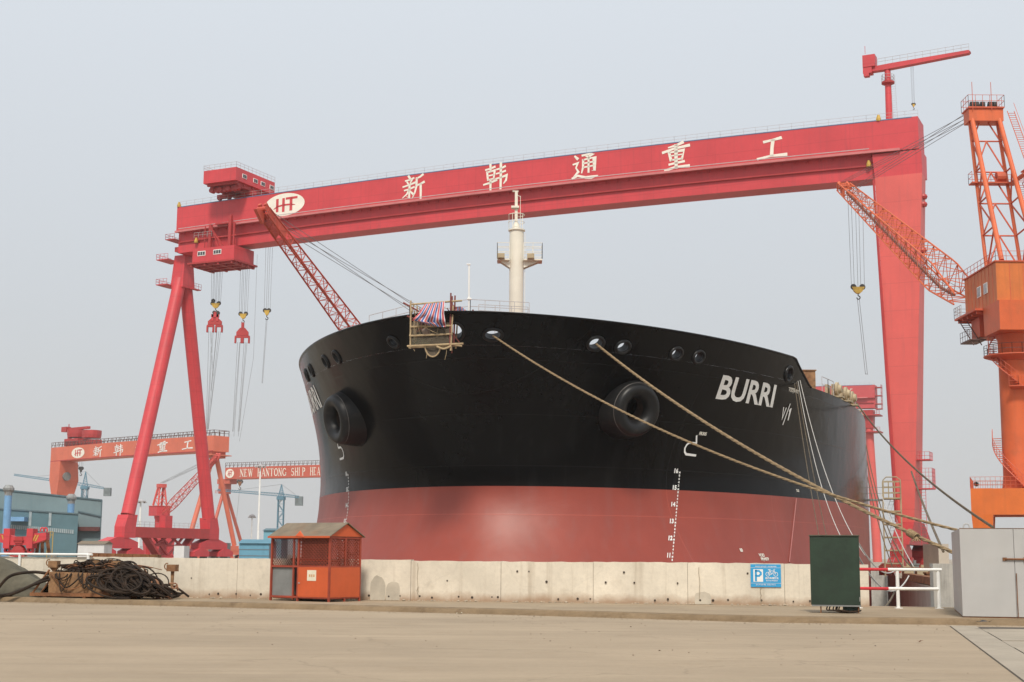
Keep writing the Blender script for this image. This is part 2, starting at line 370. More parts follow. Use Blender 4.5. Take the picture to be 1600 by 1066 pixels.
HAN = {
 'xin': [[(28, 98, 9), (37, 84, 10)], [(14, 79, 6), (34, 81, 7), (53, 87, 8)], [(21, 75, 6), (28, 65, 8)], [(45, 81, 8), (36, 67, 5)], [(3, 55, 6), (30, 60, 7), (60, 68, 9)],
         [(10, 40, 6), (32, 43, 7), (55, 50, 8)], [(34, 62, 10), (33, 30, 9), (33, 8, 9), (22, 14, 3)], [(32, 42, 9), (22, 24, 7), (2, 10, 3)], [(37, 34, 6), (52, 20, 10)],
         [(94, 97, 10), (82, 89, 8), (65, 83, 6)], [(66, 86, 10), (65, 52, 9), (58, 26, 7), (46, 4, 3)], [(66, 55, 7), (82, 59, 8), (100, 66, 10)], [(84, 60, 10), (85, 28, 10), (85, -6, 8)]],
 'han': [[(6, 82, 7), (26, 85, 7), (47, 91, 9)], [(27, 102, 10), (28, 76, 8)], [(13, 74, 9), (17, 40, 8)], [(13, 72, 6), (46, 77, 8), (41, 42, 7)], [(16, 57, 5), (42, 60, 6)], [(17, 42, 6), (42, 44, 6)],
         [(-2, 24, 7), (26, 29, 8), (54, 38, 10)], [(28, 42, 9), (28, 16, 9), (28, -4, 9)], [(54, 79, 7), (74, 82, 7), (91, 88, 9)], [(52, 62, 6), (74, 65, 7), (92, 70, 8)],
         [(50, 42, 7), (74, 46, 7), (98, 52, 10), (94, 32, 9), (84, 20, 4)], [(72, 102, 11), (72, 50, 10), (71, -6, 9)]],
 'tong': [[(10, 94, 6), (22, 82, 12)], [(3, 62, 6), (23, 66, 9), (15, 48, 6), (25, 32, 8), (6, 14, 5)], [(0, 8, 9), (22, 17, 8), (54, 7, 10), (78, 6, 13), (104, 10, 3)],
          [(40, 93, 8), (70, 96, 9), (84, 97, 9), (64, 83, 5)], [(56, 90, 6), (68, 82, 9)], [(44, 77, 9), (44, 48, 9), (38, 26, 5)], [(44, 76, 6), (70, 79, 7), (90, 81, 10), (90, 30, 10), (80, 32, 3)],
          [(46, 62, 6), (88, 65, 6)], [(46, 47, 6), (88, 50, 6)], [(66, 82, 8), (66, 26, 8)]],
 'zhong': [[(76, 100, 12), (52, 91, 9), (20, 85, 5)], [(-2, 68, 10), (40, 79, 8), (100, 86, 11)], [(22, 68, 10), (30, 36, 11)], [(22, 66, 6), (80, 70, 11), (71, 38, 10)], [(28, 53, 5), (74, 55, 5)], [(30, 37, 6), (72, 39, 7)],
           [(49, 92, 13), (49, 50, 13), (49, 6, 12)], [(22, 21, 8), (50, 25, 8), (80, 28, 9)], [(6, 0, 10), (45, 9, 9), (98, 9, 12)]],
 'gong': [[(22, 84, 14), (52, 90, 11), (82, 97, 16)], [(54, 90, 13), (50, 50, 12), (48, 10, 13)], [(-2, 0, 12), (45, 10, 11), (100, 10, 17)]],
}
def serif(ch):
    T, t = 17, 7
    def ser(x, y, w=26): return [(x - w / 2, y, 6), (x + w / 2, y, 6)]
    V = lambda x, w: [[(x, 0, w), (x, 100, w)], ser(x, 2, 30), ser(x, 98, 30)]
    def arc(cx, cy, rx, ry, a0, a1, w, k=12): return [(cx + rx * math.cos(R(a0 + (a1 - a0) * i / k)), cy + ry * math.sin(R(a0 + (a1 - a0) * i / k)), w * (0.45 + 0.55 * abs(math.cos(R(a0 + (a1 - a0) * i / k))))) for i in range(k + 1)]
    D = {'N': V(14, t) + V(78, t) + [[(16, 98, T), (76, 4, T)]], 'E': V(20, T) + [[(20, 97, 7), (70, 97, 7)], [(20, 3, 7), (72, 3, 7)], [(20, 52, 6), (55, 52, 6)], [(70, 97, 5), (71, 80, 5)], [(72, 3, 5), (74, 22, 5)]],
         'W': [[(6, 98, T), (32, 2, T)], [(32, 2, t), (55, 96, t)], [(50, 98, T), (76, 2, T)], [(76, 2, t), (98, 98, t)], ser(8, 98), ser(98, 98)], 'H': V(18, T) + V(78, T) + [[(18, 52, 7), (78, 52, 7)]],
         'A': [[(46, 98, t), (12, 2, t)], [(46, 98, T), (82, 2, T)], [(26, 34, 6), (66, 34, 6)], ser(12, 2), ser(82, 2)], 'T': V(45, T) + [[(8, 97, 7), (82, 97, 7)], [(8, 97, 6), (7, 78, 5)], [(82, 97, 6), (83, 78, 5)]],
         'O': [arc(48, 50, 38, 46, 0, 360, 18, 22)], 'G': [arc(50, 50, 40, 46, 45, 330, 18, 18), [(84, 40, T), (84, 8, T)], ser(84, 42)], 'S': [arc(44, 72, 28, 24, 30, 250, 14, 10) + arc(46, 27, 30, 25, 80, -150, 16, 10)],
         'I': V(24, T), 'P': V(20, T) + [arc(38, 74, 36, 23, 90, -90, 17, 10), [(20, 97, 6), (40, 97, 6)], [(20, 51, 6), (40, 51, 6)]],
         'V': [[(8, 98, T), (42, 2, T)], [(42, 2, t), (76, 98, t)], ser(8, 98), ser(76, 98)], 'Y': [[(8, 98, T), (42, 48, T)], [(42, 48, t), (78, 98, t)], [(42, 50, T), (42, 2, T)], ser(8, 98), ser(78, 98), ser(42, 2)]}
    return D.get(ch, [])
# ------------------------------------------------------------------ ground, dock, kerb
AX = Vector((math.sin(R(14.2)), math.cos(R(14.2)), 0)); NL = Vector((-AX.y, AX.x, 0))   # dock and ship axis, and its left normal
HB = 21.2; H0 = 21.3
def wallY(x): return 45.65 - 0.188 * x if x > -12 else 47.906 - 0.40 * (x + 12)
KP = [(-1500, 51), (-60, 50.6), (-22, 49.3), (-16.85, 47.28), (-9.75, 43.92), (0.05, 39.4), (6.45, 35.84), (12.57, 35.08), (40, 33), (1500, 20)]
mb = MB()
mb.add([(x, y, 0) for x, y in KP] + [(1500, -300, 0), (-1500, -300, 0)], [tuple(range(len(KP) + 2))[::-1]])
struct('road', mb, ROAD)
mb = MB(); q = 0.15
dk = [(-34.7, 58.5), (14.9, 43.1), (30.9, 114), (84.1, 319), (34.4, 331.7)]
kq = [(x, y + 0.26) for x, y in KP]
mb.add([(x, y, q) for x, y in kq] + [(1500, 36, q), (30, 40, q), (14.9, 43.1, q), (-34.7, 58.5, q), (-1500, 60, q)], [tuple(range(len(KP) + 5))])
mb.cur = 1
F_ = 6000
mb.add([(x, y, q) for x, y in [(-F_, 60), (-1500, 60), dk[0], dk[4], (34.4, F_), (-F_, F_)]], [tuple(range(6))])
mb.add([(x, y, q) for x, y in [dk[4], dk[3], (84.1, F_), (34.4, F_)]], [tuple(range(4))])
mb.add([(x, y, q) for x, y in [dk[1], (30, 40), (1500, 36), (F_, 36), (F_, F_), (84.1, F_), dk[3], dk[2]]], [tuple(range(8))])
struct('quay', mb, [SLAB, FARC])
mb = MB()
d3 = [Vector((x, y, q)) for x, y in dk]; dn = Vector((0, 0, -10.2))
for i in range(5):
    mb.cur = 0; a, b = d3[i], d3[(i + 1) % 5]; mb.add([a, b, b + dn, a + dn], [(0, 1, 2, 3)])
mb.add([p + dn for p in d3], [(0, 1, 2, 3, 4)])
struct('dock', mb, DOCKC)
# kerb: weathered edge strip
pts = []
for (a, b) in zip(KP[1:-1], KP[2:]):
    a = Vector((*a, 0)); b = Vector((*b, 0)); L = (b - a).length
    if a.x < -60 or b.x > 1000: continue
    n = max(1, int(L / 0.25)); pts += [a.lerp(b, k / n) for k in range(n)]
mb = MB(); prof = [(-0.05, -0.02), (-0.02, 0.07), (0.015, 0.135), (0.06, 0.158), (0.34, 0.158), (0.36, 0.10)]
rnd = random.Random(3); chip = 0; m = len(prof)
for i, p in enumerate(pts):
    t = (pts[min(i + 1, len(pts) - 1)] - pts[max(i - 1, 0)]).normalized(); nn = Vector((-t.y, t.x, 0))
    chip = max(0, chip - 1) if rnd.random() > 0.06 else rnd.randint(1, 4)
    for k, (o, z) in enumerate(prof):
        j = rnd.uniform(-1, 1) * 0.012
        cz = (-0.03 if chip and k in (2, 3) else 0) + j * (1 if k in (1, 2, 3) else 0.15)
        co = (0.03 if chip and k in (1, 2) else 0) + j
        mb.v.append(p + nn * (o + co) + Vector((0, 0, z + cz)))
    if i:
        for k in range(m - 1): mb.f.append(((i - 1) * m + k, i * m + k, i * m + k + 1, (i - 1) * m + k + 1)); mb.mi.append(0)
struct('kerb', mb, KERB)

# ------------------------------------------------------------------ the ship
def cosint(z, tab):
    zs = [t[0] for t in tab]; vs = [t[1] for t in tab]
    if z <= zs[0]: return vs[0]
    if z >= zs[-1]: return vs[-1]
    for i in range(len(zs) - 1):
        if z <= zs[i + 1]:
            a, b = zs[i], zs[i + 1]; u = (z - a) / (b - a)
            m0 = (vs[i + 1] - vs[i - 1]) / (zs[i + 1] - zs[i - 1]) if i > 0 else (vs[1] - vs[0]) / (zs[1] - zs[0])
            m1 = (vs[i + 2] - vs[i]) / (zs[i + 2] - zs[i]) if i + 2 < len(zs) else (vs[-1] - vs[-2]) / (zs[-1] - zs[-2])
            h = b - a
            return (2*u**3-3*u**2+1)*vs[i] + (u**3-2*u**2+u)*h*m0 + (-2*u**3+3*u**2)*vs[i+1] + (u**3-u**2)*h*m1
STEM = [(-9.5, 76.5), (-7, 74.6), (-4, 73.4), (-1.5, 73.9), (0.5, 75.0), (2.4, 76.3), (4, 77.1), (5.5, 77.4), (7, 77.0), (9, 75.8), (11, 73.9), (13, 71.6), (14.3, 70.1)]
HS = [(5.5, 77.4), (7, 77.0), (9, 75.8), (11, 73.9), (13, 71.6), (14.3, 70.1)]
def s0(z): return cosint(z, STEM)
def hb(s, z):
    qq = min(1, max(0, (z - 5.5) / 8.8)); L = 45 + 5 * qq; m = 1.8 - 0.2 * qq
    st = cosint(z, STEM); u = 1 - min(1, max(0, (s - st) / L)); h = HB * (1 - u ** 2.2) ** (1 / m)
    if z < -7.5: h *= (1 - ((-7.5 - z) / 2.0) ** 2 * 0.25)
    return h
def sp(s, b, z): return AX * s + NL * (H0 + b) + Vector((0, 0, z))
def hull_hit(x, y):
    d = ray(x, y); d = d / d.y
    def inside(Y):
        p = EYE + d * Y; s = p.dot(AX); b = p.dot(NL) - H0
        return s > s0(p.z) and abs(b) < hb(s, p.z)
    Y = 60.0
    while Y < 160 and not inside(Y): Y += 0.15
    lo, hi = Y - 0.15, Y
    for _ in range(24):
        mid = (lo + hi) / 2
        if inside(mid): hi = mid
        else: lo = mid
    p = EYE + d * hi
    return p.dot(AX), p.dot(NL) - H0, p.z
def hull_n(s, sg, z):
    e = 0.05; a = sp(s + e, sg * hb(s + e, z), z) - sp(s - e, sg * hb(s - e, z), z); c = sp(s, sg * hb(s, z + e), z + e) - sp(s, sg * hb(s, z - e), z - e)
    nn = a.cross(c).normalized()
    return nn if nn.dot(NL * sg) > 0 else -nn
def hp(s, sg, z, off=0.0):
    p = sp(s, sg * hb(s, z), z)
    return p + hull_n(s, sg, z) * off if off else p
class Arc:
    def __init__(o, z):
        o.s = np.arange(s0(z) + 0.02, 140, 0.05); h = np.array([hb(float(s), z) for s in o.s]); d = np.sqrt(np.diff(o.s) ** 2 + np.diff(h) ** 2)
        o.a = np.concatenate([[0], np.cumsum(d)])
    def a_of(o, s): return float(np.interp(s, o.s, o.a))
    def s_of(o, a): return float(np.interp(a, o.a, o.s))
def wrap(mb, flat, sg, z0, sc, off=0.015, sh=0.0):
    A = Arc(z0); a0 = A.a_of(sc); dr = 1 if sg < 0 else -1
    return put2d(mb, flat, lambda x, y: hp(A.s_of(a0 + dr * (x - sh * y)), sg, z0 + y, off))

def hullmat(name, col, rough, dust, spec):
    m = mat(name, col, rough, 0.06, 0.3, spec=spec, streak=dust, scol=tuple(c * 0.8 + 0.03 for c in col))
    n = m.node_tree.nodes; l = m.node_tree.links; b = n['Principled BSDF']; tc = [x for x in n if x.type == 'TEX_COORD'][0]
    sep = n.new('ShaderNodeSeparateXYZ'); l.new(tc.outputs['Object'], sep.inputs[0])
    def seam(src, period, w, shift=0.0):
        d = n.new('ShaderNodeMath'); d.operation = 'MULTIPLY_ADD'; d.inputs[1].default_value = 1 / period; d.inputs[2].default_value = shift; l.new(src, d.inputs[0])
        f = n.new('ShaderNodeMath'); f.operation = 'PINGPONG'; f.inputs[1].default_value = 0.5; l.new(d.outputs[0], f.inputs[0])
        r = n.new('ShaderNodeMapRange'); r.inputs[1].default_value = 0; r.inputs[2].default_value = w / period; r.inputs[3].default_value = 1; r.inputs[4].default_value = 0
        l.new(f.outputs[0], r.inputs[0]); return r.outputs[0]
    dt = n.new('ShaderNodeVectorMath'); dt.operation = 'DOT_PRODUCT'; dt.inputs[1].default_value = AX; l.new(tc.outputs['Object'], dt.inputs[0])
    mx = n.new('ShaderNodeMath'); mx.operation = 'MAXIMUM'; l.new(seam(sep.outputs[2], 2.75, 0.035, 0.12), mx.inputs[0]); l.new(seam(dt.outputs['Value'], 8.4, 0.03, 0.3), mx.inputs[1])
    nz = n.new('ShaderNodeTexNoise'); nz.inputs['Scale'].default_value = 0.55; nz.inputs['Detail'].default_value = 2; l.new(tc.outputs['Object'], nz.inputs['Vector'])
    ad = n.new('ShaderNodeMath'); ad.operation = 'MULTIPLY_ADD'; ad.inputs[1].default_value = 0.10; l.new(mx.outputs[0], ad.inputs[0]); l.new(nz.outputs[0], ad.inputs[2])
    bp = n.new('ShaderNodeBump'); bp.inputs['Strength'].default_value = 0.35; bp.inputs['Distance'].default_value = 0.10; l.new(ad.outputs[0], bp.inputs['Height']); l.new(bp.outputs[0], b.inputs['Normal'])
    old = b.inputs['Base Color'].links[0].from_socket
    mm = n.new('ShaderNodeMix'); mm.data_type = 'RGBA'; sc = n.new('ShaderNodeMath'); sc.operation = 'MULTIPLY'; sc.inputs[1].default_value = 0.55; l.new(mx.outputs[0], sc.inputs[0])
    l.new(sc.outputs[0], mm.inputs[0]); l.new(old, mm.inputs[6]); mm.inputs[7].default_value = (*[c * 1.6 + 0.012 for c in col], 1); l.new(mm.outputs[2], b.inputs['Base Color'])
    return m
HBLK = hullmat('hull_black_paint', (0.0040, 0.0038, 0.0040), 0.22, 0.15, 0.13)
HRED = hullmat('hull_red_paint', (0.28, 0.048, 0.029), 0.46, 0.5, 0.5)
BOL = mat('bolster_black_paint', (0.010, 0.010, 0.0105), 0.42, 0.15, 1.0, spec=0.35, spots=0.35, spcol=(0.05, 0.04, 0.035), spscale=2, bump=0.15, bscale=2)

ship = empty('ship', (*(AX * 77 + NL * H0).xy, -9.5), 0, 'black and red hulled cargo ship in the dock, seen from its bow', 'ship')
ZB = 5.52; ZD = 12.8; SE = 292.0; SBW = 94.9; ZT = 14.3
zl = [-9.5, -8.8, -7.5] + list(np.arange(-6, 5.2, 0.55)) + [ZB] + list(np.arange(6.0, 12.7, 0.45)) + [ZD]
vv = [k / 56 for k in range(57)]
mb = MB(); rows = []
for z in zl:
    row = []
    for sg in (1, -1):
        ks = vv[::-1] if sg == 1 else vv[1:]
        for v in ks:
            s = s0(z) + (SE - s0(z)) * (v ** 2.6 * 0.82 + v ** 2 * 0.18) if v < 1 else SE
            row.append(len(mb.v)); mb.v.append(sp(s, sg * hb(s, z) if v > 0 else 0, z))
    rows.append(row)
for i in range(len(zl) - 1):
    for k in range(len(rows[0]) - 1):
        mb.f.append((rows[i][k + 1], rows[i][k], rows[i + 1][k], rows[i + 1][k + 1])); mb.mi.append(1 if zl[i] < ZB - 0.01 else 0)
mb.f.append(tuple([r[0] for r in rows] + [r[-1] for r in rows[::-1]])); mb.mi.append(0)
hull = mb.build('hull', [HBLK, HRED], ship, world=True, smooth=True)
nr = len(vv) * 2 - 1; mb = MB(); top = [mb_v for mb_v in rows[-1]]
mb2 = MB(); mb2.v = []
dk_v = []
for z in (ZD - 0.02,):
    for k, v in enumerate(vv[1:]):
        s = s0(ZD) + (SE - s0(ZD)) * (v ** 2.6 * 0.82 + v ** 2 * 0.18); h = hb(s, ZD) - 0.02
        mb2.v += [sp(s, h, z), sp(s, -h, z)]
for k in range(len(vv) - 2): mb2.f.append((2 * k, 2 * k + 2, 2 * k + 3, 2 * k + 1)); mb2.mi.append(0)
mb2.build('deck', mat('deck_paint', (0.20, 0.06, 0.045), 0.8, 0.2, 0.5), ship, world=True)

# fairleads: where they sit on the bulwark, and the openings they ring
FL = [(484, 597, .30, .34), (491.5, 589, .30, .34), (513.5, 572, .32, .34), (531, 563.6, .32, .34), (615, 534.5, .32, .30), (711.5, 518, .40, .56),
      (770, 523, .46, .34), (929.5, 538, .46, .36), (972.5, 543, .42, .32), (1055.5, 554.5, .42, .32), (1090.5, 560, .42, .32), (1230.5, 591, .46, .42)]
FR = []
for (x, y, a, c) in FL:
    s, b, z = hull_hit(x, y); sg = 1 if b > 0 else -1
    z = min(max(z, ZD + c + 0.02), ZT - c - 0.12)
    nn = hull_n(s, sg, z); FR.append((hp(s, sg, z), nn, a, c))
def ztop(s): return ZT if s < 91.3 else ZT + (ZD - ZT) * min(1, (s - 91.3) / 3.4) ** 0.85
NC = 760; NR = 14; mb = MB()
for j in range(NR + 1):
    for k in range(NC + 1):
        v = (k / NC) * 2 - 1; sg = 1 if v < 0 else -1; av = abs(v) ** 1.75
        z = ZD + (ZT - ZD) * j / NR; s = s0(z) + (SBW - s0(z)) * av
        z = ZD + (ztop(s) - ZD) * j / NR; s = s0(z) + (SBW - s0(z)) * av
        mb.v.append(sp(s, sg * hb(s, z), z))
tops = [mb.v[NR * (NC + 1) + k] for k in range(NC + 1)]
for j in range(NR):
    for k in range(NC):
        i = j * (NC + 1) + k; f = (i + 1, i, i + NC + 1, i + NC + 2); c = (mb.v[f[0]] + mb.v[f[2]]) / 2; cut = False
        for (p, nn, a, cc) in FR:
            d = c - p
            if d.length < 0.8:
                t = nn.cross(Vector((0, 0, 1))).normalized(); w = t.cross(nn)
                if (d.dot(t) / a) ** 2 + (d.dot(w) / cc) ** 2 < 1.0: cut = True; break
        if not cut: mb.f.append(f); mb.mi.append(0)
mb.build('bulwark', HBLK, ship, world=True, smooth=True)
mb = MB(); mb.poly(tops[::4] + [tops[-1]], 0.07, 6); mb.build('cap_rail', HBLK, ship, world=True)
for (p, nn, a, c) in FR:
    t = nn.cross(Vector((0, 0, 1))).normalized(); w = t.cross(nn); mb = MB(); N = 28; prof = []
    for k in range(N):
        an = 2 * math.pi * k / N; prof.append((math.cos(an), math.sin(an)))
    rr = 0.095; K = 10
    for (ca, sa) in prof:
        o = p + t * (a + 0.04) * ca + w * (c + 0.04) * sa; od = (t * ca + w * sa)
        for j in range(K):
            b = 2 * math.pi * j / K; mb.v.append(o + od * rr * math.cos(b) + nn * rr * 1.25 * math.sin(b))
    for i in range(N):
        for j in range(K):
            i2 = (i + 1) % N; j2 = (j + 1) % K; mb.f.append((i * K + j, i2 * K + j, i2 * K + j2, i * K + j2)); mb.mi.append(0)
    n0 = len(mb.v)
    for (ca, sa) in prof:
        o = p + t * (a - 0.02) * ca + w * (c - 0.02) * sa; mb.v += [o + nn * 0.05, o - nn * 0.5]
    for i in range(N): i2 = (i + 1) % N; mb.f.append((n0 + 2 * i, n0 + 2 * i + 1, n0 + 2 * i2 + 1, n0 + 2 * i2)); mb.mi.append(0)
    mb.build('fairlead', BOL, ship, world=True, smooth=True)

# anchor bolsters: flared pipes that stand out of the bow
for (x, y, sg) in ((547, 652, 1), (981, 637, -1)):
    s, b, z = hull_hit(x, y); p = hp(s, sg, z)
    bsc = 0.86
    ax = (-AX * 0.70 + NL * sg * 0.68 + Vector((0, 0, -0.22))).normalized(); M = rot_to(ax, p)
    M = M @ Matrix.Scale(bsc, 4); bo = MB(); bo.lathe([(2.45, -2.6), (2.35, -1.2), (2.12, -0.1), (1.90, 0.6), (1.78, 0.98), (1.70, 1.22), (1.56, 1.38), (1.36, 1.42), (1.06, 1.33), (0.82, 1.08), (0.74, 0.7)], 40, M)
    bol = autosmooth(bo.build('anchor_bolster', BOL, ship, world=True), 50)
    pi = MB(); pi.lathe([(0.745, 0.72), (0.72, 0.3), (0.70, -1.5)], 28, M, cap1=True); pi.build('hawse_pipe', mat('pipe_rust', (0.05, 0.028, 0.02), 0.8, 0.4, 2), bol, smooth=False)
    pi2 = bol.children[0]; inv = WM[ship].inverted()
    for vtx in pi2.data.vertices: vtx.co = inv @ vtx.co
    sm = MB(); sm.lathe([(1.785, 0.97), (1.80, 0.99), (1.775, 1.02)], 40, M); w_ = sm.build('weld_seam', mat('weld_primer', (0.10, 0.09, 0.085), 0.6, 0.2, 2), bol)
    for vtx in w_.data.vertices: vtx.co = inv @ vtx.co

# writing and marks painted on the hull
def mark(mb, name): return mb.build(name, WHITE if name != 'small_marks' else CREAM, ship, world=True)
def arcspan(xa, ya, xb, yb):
    A = hull_hit(xa, ya); B = hull_hit(xb, yb); z = (A[2] + B[2]) / 2; ar = Arc(z); return A, B, z, ar.s_of((ar.a_of(A[0]) + ar.a_of(B[0])) / 2), abs(ar.a_of(A[0]) - ar.a_of(B[0]))
A_, B_, z_, s_, w_ = arcspan(1122, 608, 1210, 620)
fl = text2d('BURRI', 1.0, bold=0.024)
mx = max(v[0] for v in fl[0]); mn = min(v[0] for v in fl[0]); hy = max(v[1] for v in fl[0]) - min(v[1] for v in fl[0])
HN = 1.40
fl2 = ([((v[0] - (mx + mn) / 2) * w_ / (mx - mn), v[1] * HN / hy) for v in fl[0]], fl[1])
mb = MB(); wrap(mb, fl2, -1, z_, s_, 0.02, 0.26); mark(mb, 'name_lettering')
mb = MB(); wrap(mb, fl2, 1, z_, s_, 0.02, -0.26); mark(mb, 'name_lettering')
# bulbous bow symbol, tunnel mark and small marks
bulb = strokes2d([[(0.62, 1.0, .11), (0.80, 0.62, .11)], [(0.80, 0.62, .11), (0.22, 0.62, .11), (0.06, 0.50, .11), (0.0, 0.33, .11), (0.06, 0.15, .11), (0.22, 0.03, .11), (1.0, 0.0, .11)]])
for sg in (-1, 1):
    s, b, z = hull_hit(1081, 696); k = 1.0
    vs = [((x - 0.5) * 1.05, (y - 0.5) * 1.15) for x, y in bulb[0]]
    if sg == 1: vs = [(-x, y) for x, y in vs]
    mb = MB(); wrap(mb, (vs, bulb[1]), sg, z, s, 0.02); mark(mb, 'bulb_mark')
s, b, z = hull_hit(1228.5, 646)
vm = strokes2d([[(-.62, .32, .13), (-.42, -.38, .13), (-.24, .32, .13)], [(-.12, -.72, .11), (.18, .62, .11)], [(.30, .16, .1), (.46, .36, .14), (.46, -.38, .14)]])
mb = MB(); wrap(mb, vm, -1, z, s, 0.02); mark(mb, 'tunnel_mark')
for (x, y, t, sz) in ((1098, 678, 'FR305', .26), (1240, 611, 'VOID|WBTP', .30), (1158, 860, '80', .28), (1190, 868, 'VOID', .26), (1195, 874, 'FP|WBTP', .24), (1246, 767, 'TUG', .22)):
    mb = MB(); s, b, z = hull_hit(x, y); wrap(mb, text2d(t, sz, bold=0.01), -1, z, s, 0.02); mark(mb, 'small_marks')
mb = MB(); s, b, z = hull_hit(1238, 607); wrap(mb, strokes2d([[(-.6, 0, .05), (.5, 0, .05)]]), -1, z, s, 0.02)
mark(mb, 'small_marks')
# weld line on the red, right
mb = MB(); pa = []
for k in range(14):
    x = 1244 - 11 * k / 13; y = 779 + 100 * k / 13; s, b, z = hull_hit(x, y); pa.append(hp(s, -1, z, 0.012))
mb.poly(pa, 0.05, 4); mb.build('weld_strip', mat('pale_red_weld', (0.34, 0.12, 0.11), 0.6, 0.1, 1), ship, world=True)
# draught marks
s16, _, z16 = hull_hit(1060, 738); s11, _, z11 = hull_hit(1048.5, 870)
for sg in (-1, 1):
    mb = MB(); per = (z16 - z11) / 5
    ths = [hull_hit(1061 - 12 * k / 20, 737 + 141 * k / 20) for k in range(21)]
    tz = [t[2] for t in ths][::-1]; ts = [t[0] for t in ths][::-1]
    def ms(z): return float(np.interp(z, tz, ts))
    A = Arc(z16 - 2.5 * per); dr = 1 if sg < 0 else -1
    def col(mb, flat, z0, dx): return put2d(mb, flat, lambda x, y: hp(A.s_of(A.a_of(ms(z0 + y)) + dr * (x + dx)), sg, z0 + y, 0.02))
    for mnum in range(16, 10, -1):
        z = z16 - (16 - mnum) * per
        for tx_, sz_, dz_, dx_ in ((str(mnum), .36, .06, -.27), ('M', .16, -.02, .04)): mb = MB(); col(mb, text2d(tx_, sz_, bold=0.016 if sz_ > .3 else .006), z + dz_, dx_); mb.build('draught_mark', WHITE, ship, world=True)
        for d in (8, 6, 4, 2):
            if mnum == 11 and d != 8: continue
            mb = MB(); col(mb, text2d(str(d), 0.17, bold=0.008, xs=1.15), z - per * (10 - d) / 10, 0.04); mb.build('draught_mark', WHITE, ship, world=True)

# foremast, flag pole, rails and gear on the forecastle
PM = P(806.5, 497, 86.0); mz = P(806.5, 360, 86.0).z; mr = 0.445
ft = MB(); ft.lathe([(mr * 1.04, ZD), (mr, ZD + 2), (mr, mz)], 32, Matrix.Translation((PM.x, PM.y, 0)), cap1=True)
mast = autosmooth(ft.build('foremast', MASTW, ship, world=True), 40)
def sub(mb, name, m, par, smooth=False):
    inv = WM[ship].inverted(); mb.v = [inv @ v for v in mb.v]; return mb.build(name, m, par, smooth=smooth)
def pm(x, y): return P(x, y, 86.0)
g = MB(); z1 = P(806, 404, 86).z
for (xa, xb, dy) in ((777, 796, 0.55), (818, 847, 0.55)):
    a = pm(xa, 408).x; b = pm(xb, 408).x
    g.box(min(a, b), max(a, b), PM.y - dy, PM.y + dy, z1 - 0.22, z1 - 0.12)
g.box(PM.x - 0.6, PM.x + 0.6, PM.y + 0.3, PM.y + 0.9, z1 - 0.22, z1 - 0.12)
for xa, xb in ((780, 797), (845, 818)):
    a = pm(xa, 409); b = pm(xb, 420)
    for dy in (-0.3, 0.3): g.prism([Vector((a.x, PM.y + dy, a.z)), Vector((b.x, PM.y + dy, a.z)), Vector((b.x, PM.y + dy, b.z))], (0, 0.03, 0))
sub(g, 'mast_platform', MASTW, mast)
for (xa, xb) in ((777, 796), (847, 818)):
    g = MB(); a = pm(xa, 408); b = pm(xb, 408); z = z1 - 0.12
    g.rail([(b.x, PM.y - 0.55, z), (a.x, PM.y - 0.55, z), (a.x, PM.y + 0.55, z), (b.x, PM.y + 0.55, z)], 1.0, 0.75, 0.022, 3); sub(g, 'platform_rail', MASTW, mast)
g = MB(); tz = pm(803, 300).z
g.box(PM.x - 0.13, PM.x + 0.05, PM.y - 0.1, PM.y + 0.1, mz, tz); g.lathe([(0.28, mz), (0.14, mz + 0.5)], 16, Matrix.Translation((PM.x - 0.04, PM.y, 0)))
g.box(PM.x - 0.35, PM.x + 0.14, PM.y - 0.25, PM.y + 0.25, pm(803, 326).z, pm(803, 323).z); g.box(PM.x - 0.28, PM.x + 0.10, PM.y - 0.1, PM.y + 0.1, tz, tz + 0.06)
g.ladder((PM.x + 0.22, PM.y, mz), (PM.x + 0.22, PM.y, tz - 0.3), (0.0, 0.3, 0), 0.3, 0.02); g.tube((PM.x + 0.22, PM.y, tz - 0.3), (PM.x, PM.y, tz - 0.2), 0.02, 4)
sub(g, 'mast_pole', MASTW, mast)
g = MB(); c = [Vector((PM.x - 0.02 + 0.50 * math.cos(R(a)), PM.y + 0.50 * math.sin(R(a)), mz)) for a in range(-200, 100, 20)]
g.poly([p + Vector((0, 0, 0.98)) for p in c], 0.028, 5); g.poly([p + Vector((0, 0, 0.5)) for p in c], 0.018, 5)
for p in c[::4]: g.tube(p, p + Vector((0, 0, 0.98)), 0.02, 4)
g.lathe([(0.53, mz - 0.05), (0.53, mz + 0.03)], 24, Matrix.Translation((PM.x, PM.y, 0)), cap0=True, cap1=True)
sub(g, 'crow_rail', MASTW, mast)
g = MB(); g.ladder((PM.x + 0.52, PM.y + 0.1, ZD), (PM.x + 0.52, PM.y + 0.1, mz - 0.2), (0, 0.35, 0), 0.3, 0.018); sub(g, 'mast_ladder', MASTW, mast)
for (dx, xx) in ((-0.9, 790), (1.1, 833)):
    g = MB(); q_ = pm(xx - 4 if dx > 0 else 783, 406); g.box(q_.x - 0.22, q_.x + 0.22, PM.y - 0.8, PM.y - 0.5, z1 - 0.16, z1 + 0.16); g.box(q_.x - 0.18, q_.x + 0.18, PM.y - 0.83, PM.y - 0.8, z1 - 0.12, z1 + 0.12); sub(g, 'floodlight', TAN, mast)
g = MB(); a = P(733, 500, 80); b = P(733, 414, 80); g.tube((a.x, a.y, ZD), b, 0.05, 8); g.box(b.x - 0.14, b.x + 0.08, b.y - 0.08, b.y + 0.08, b.z, b.z + 0.06); g.box(a.x - .12, a.x + .12, a.y - .1, a.y + .1, P(733, 467, 80).z - .05, P(733, 467, 80).z + .05)
g.build('flag_pole', WHITE, ship, world=True)
g = MB(); Yr = 84
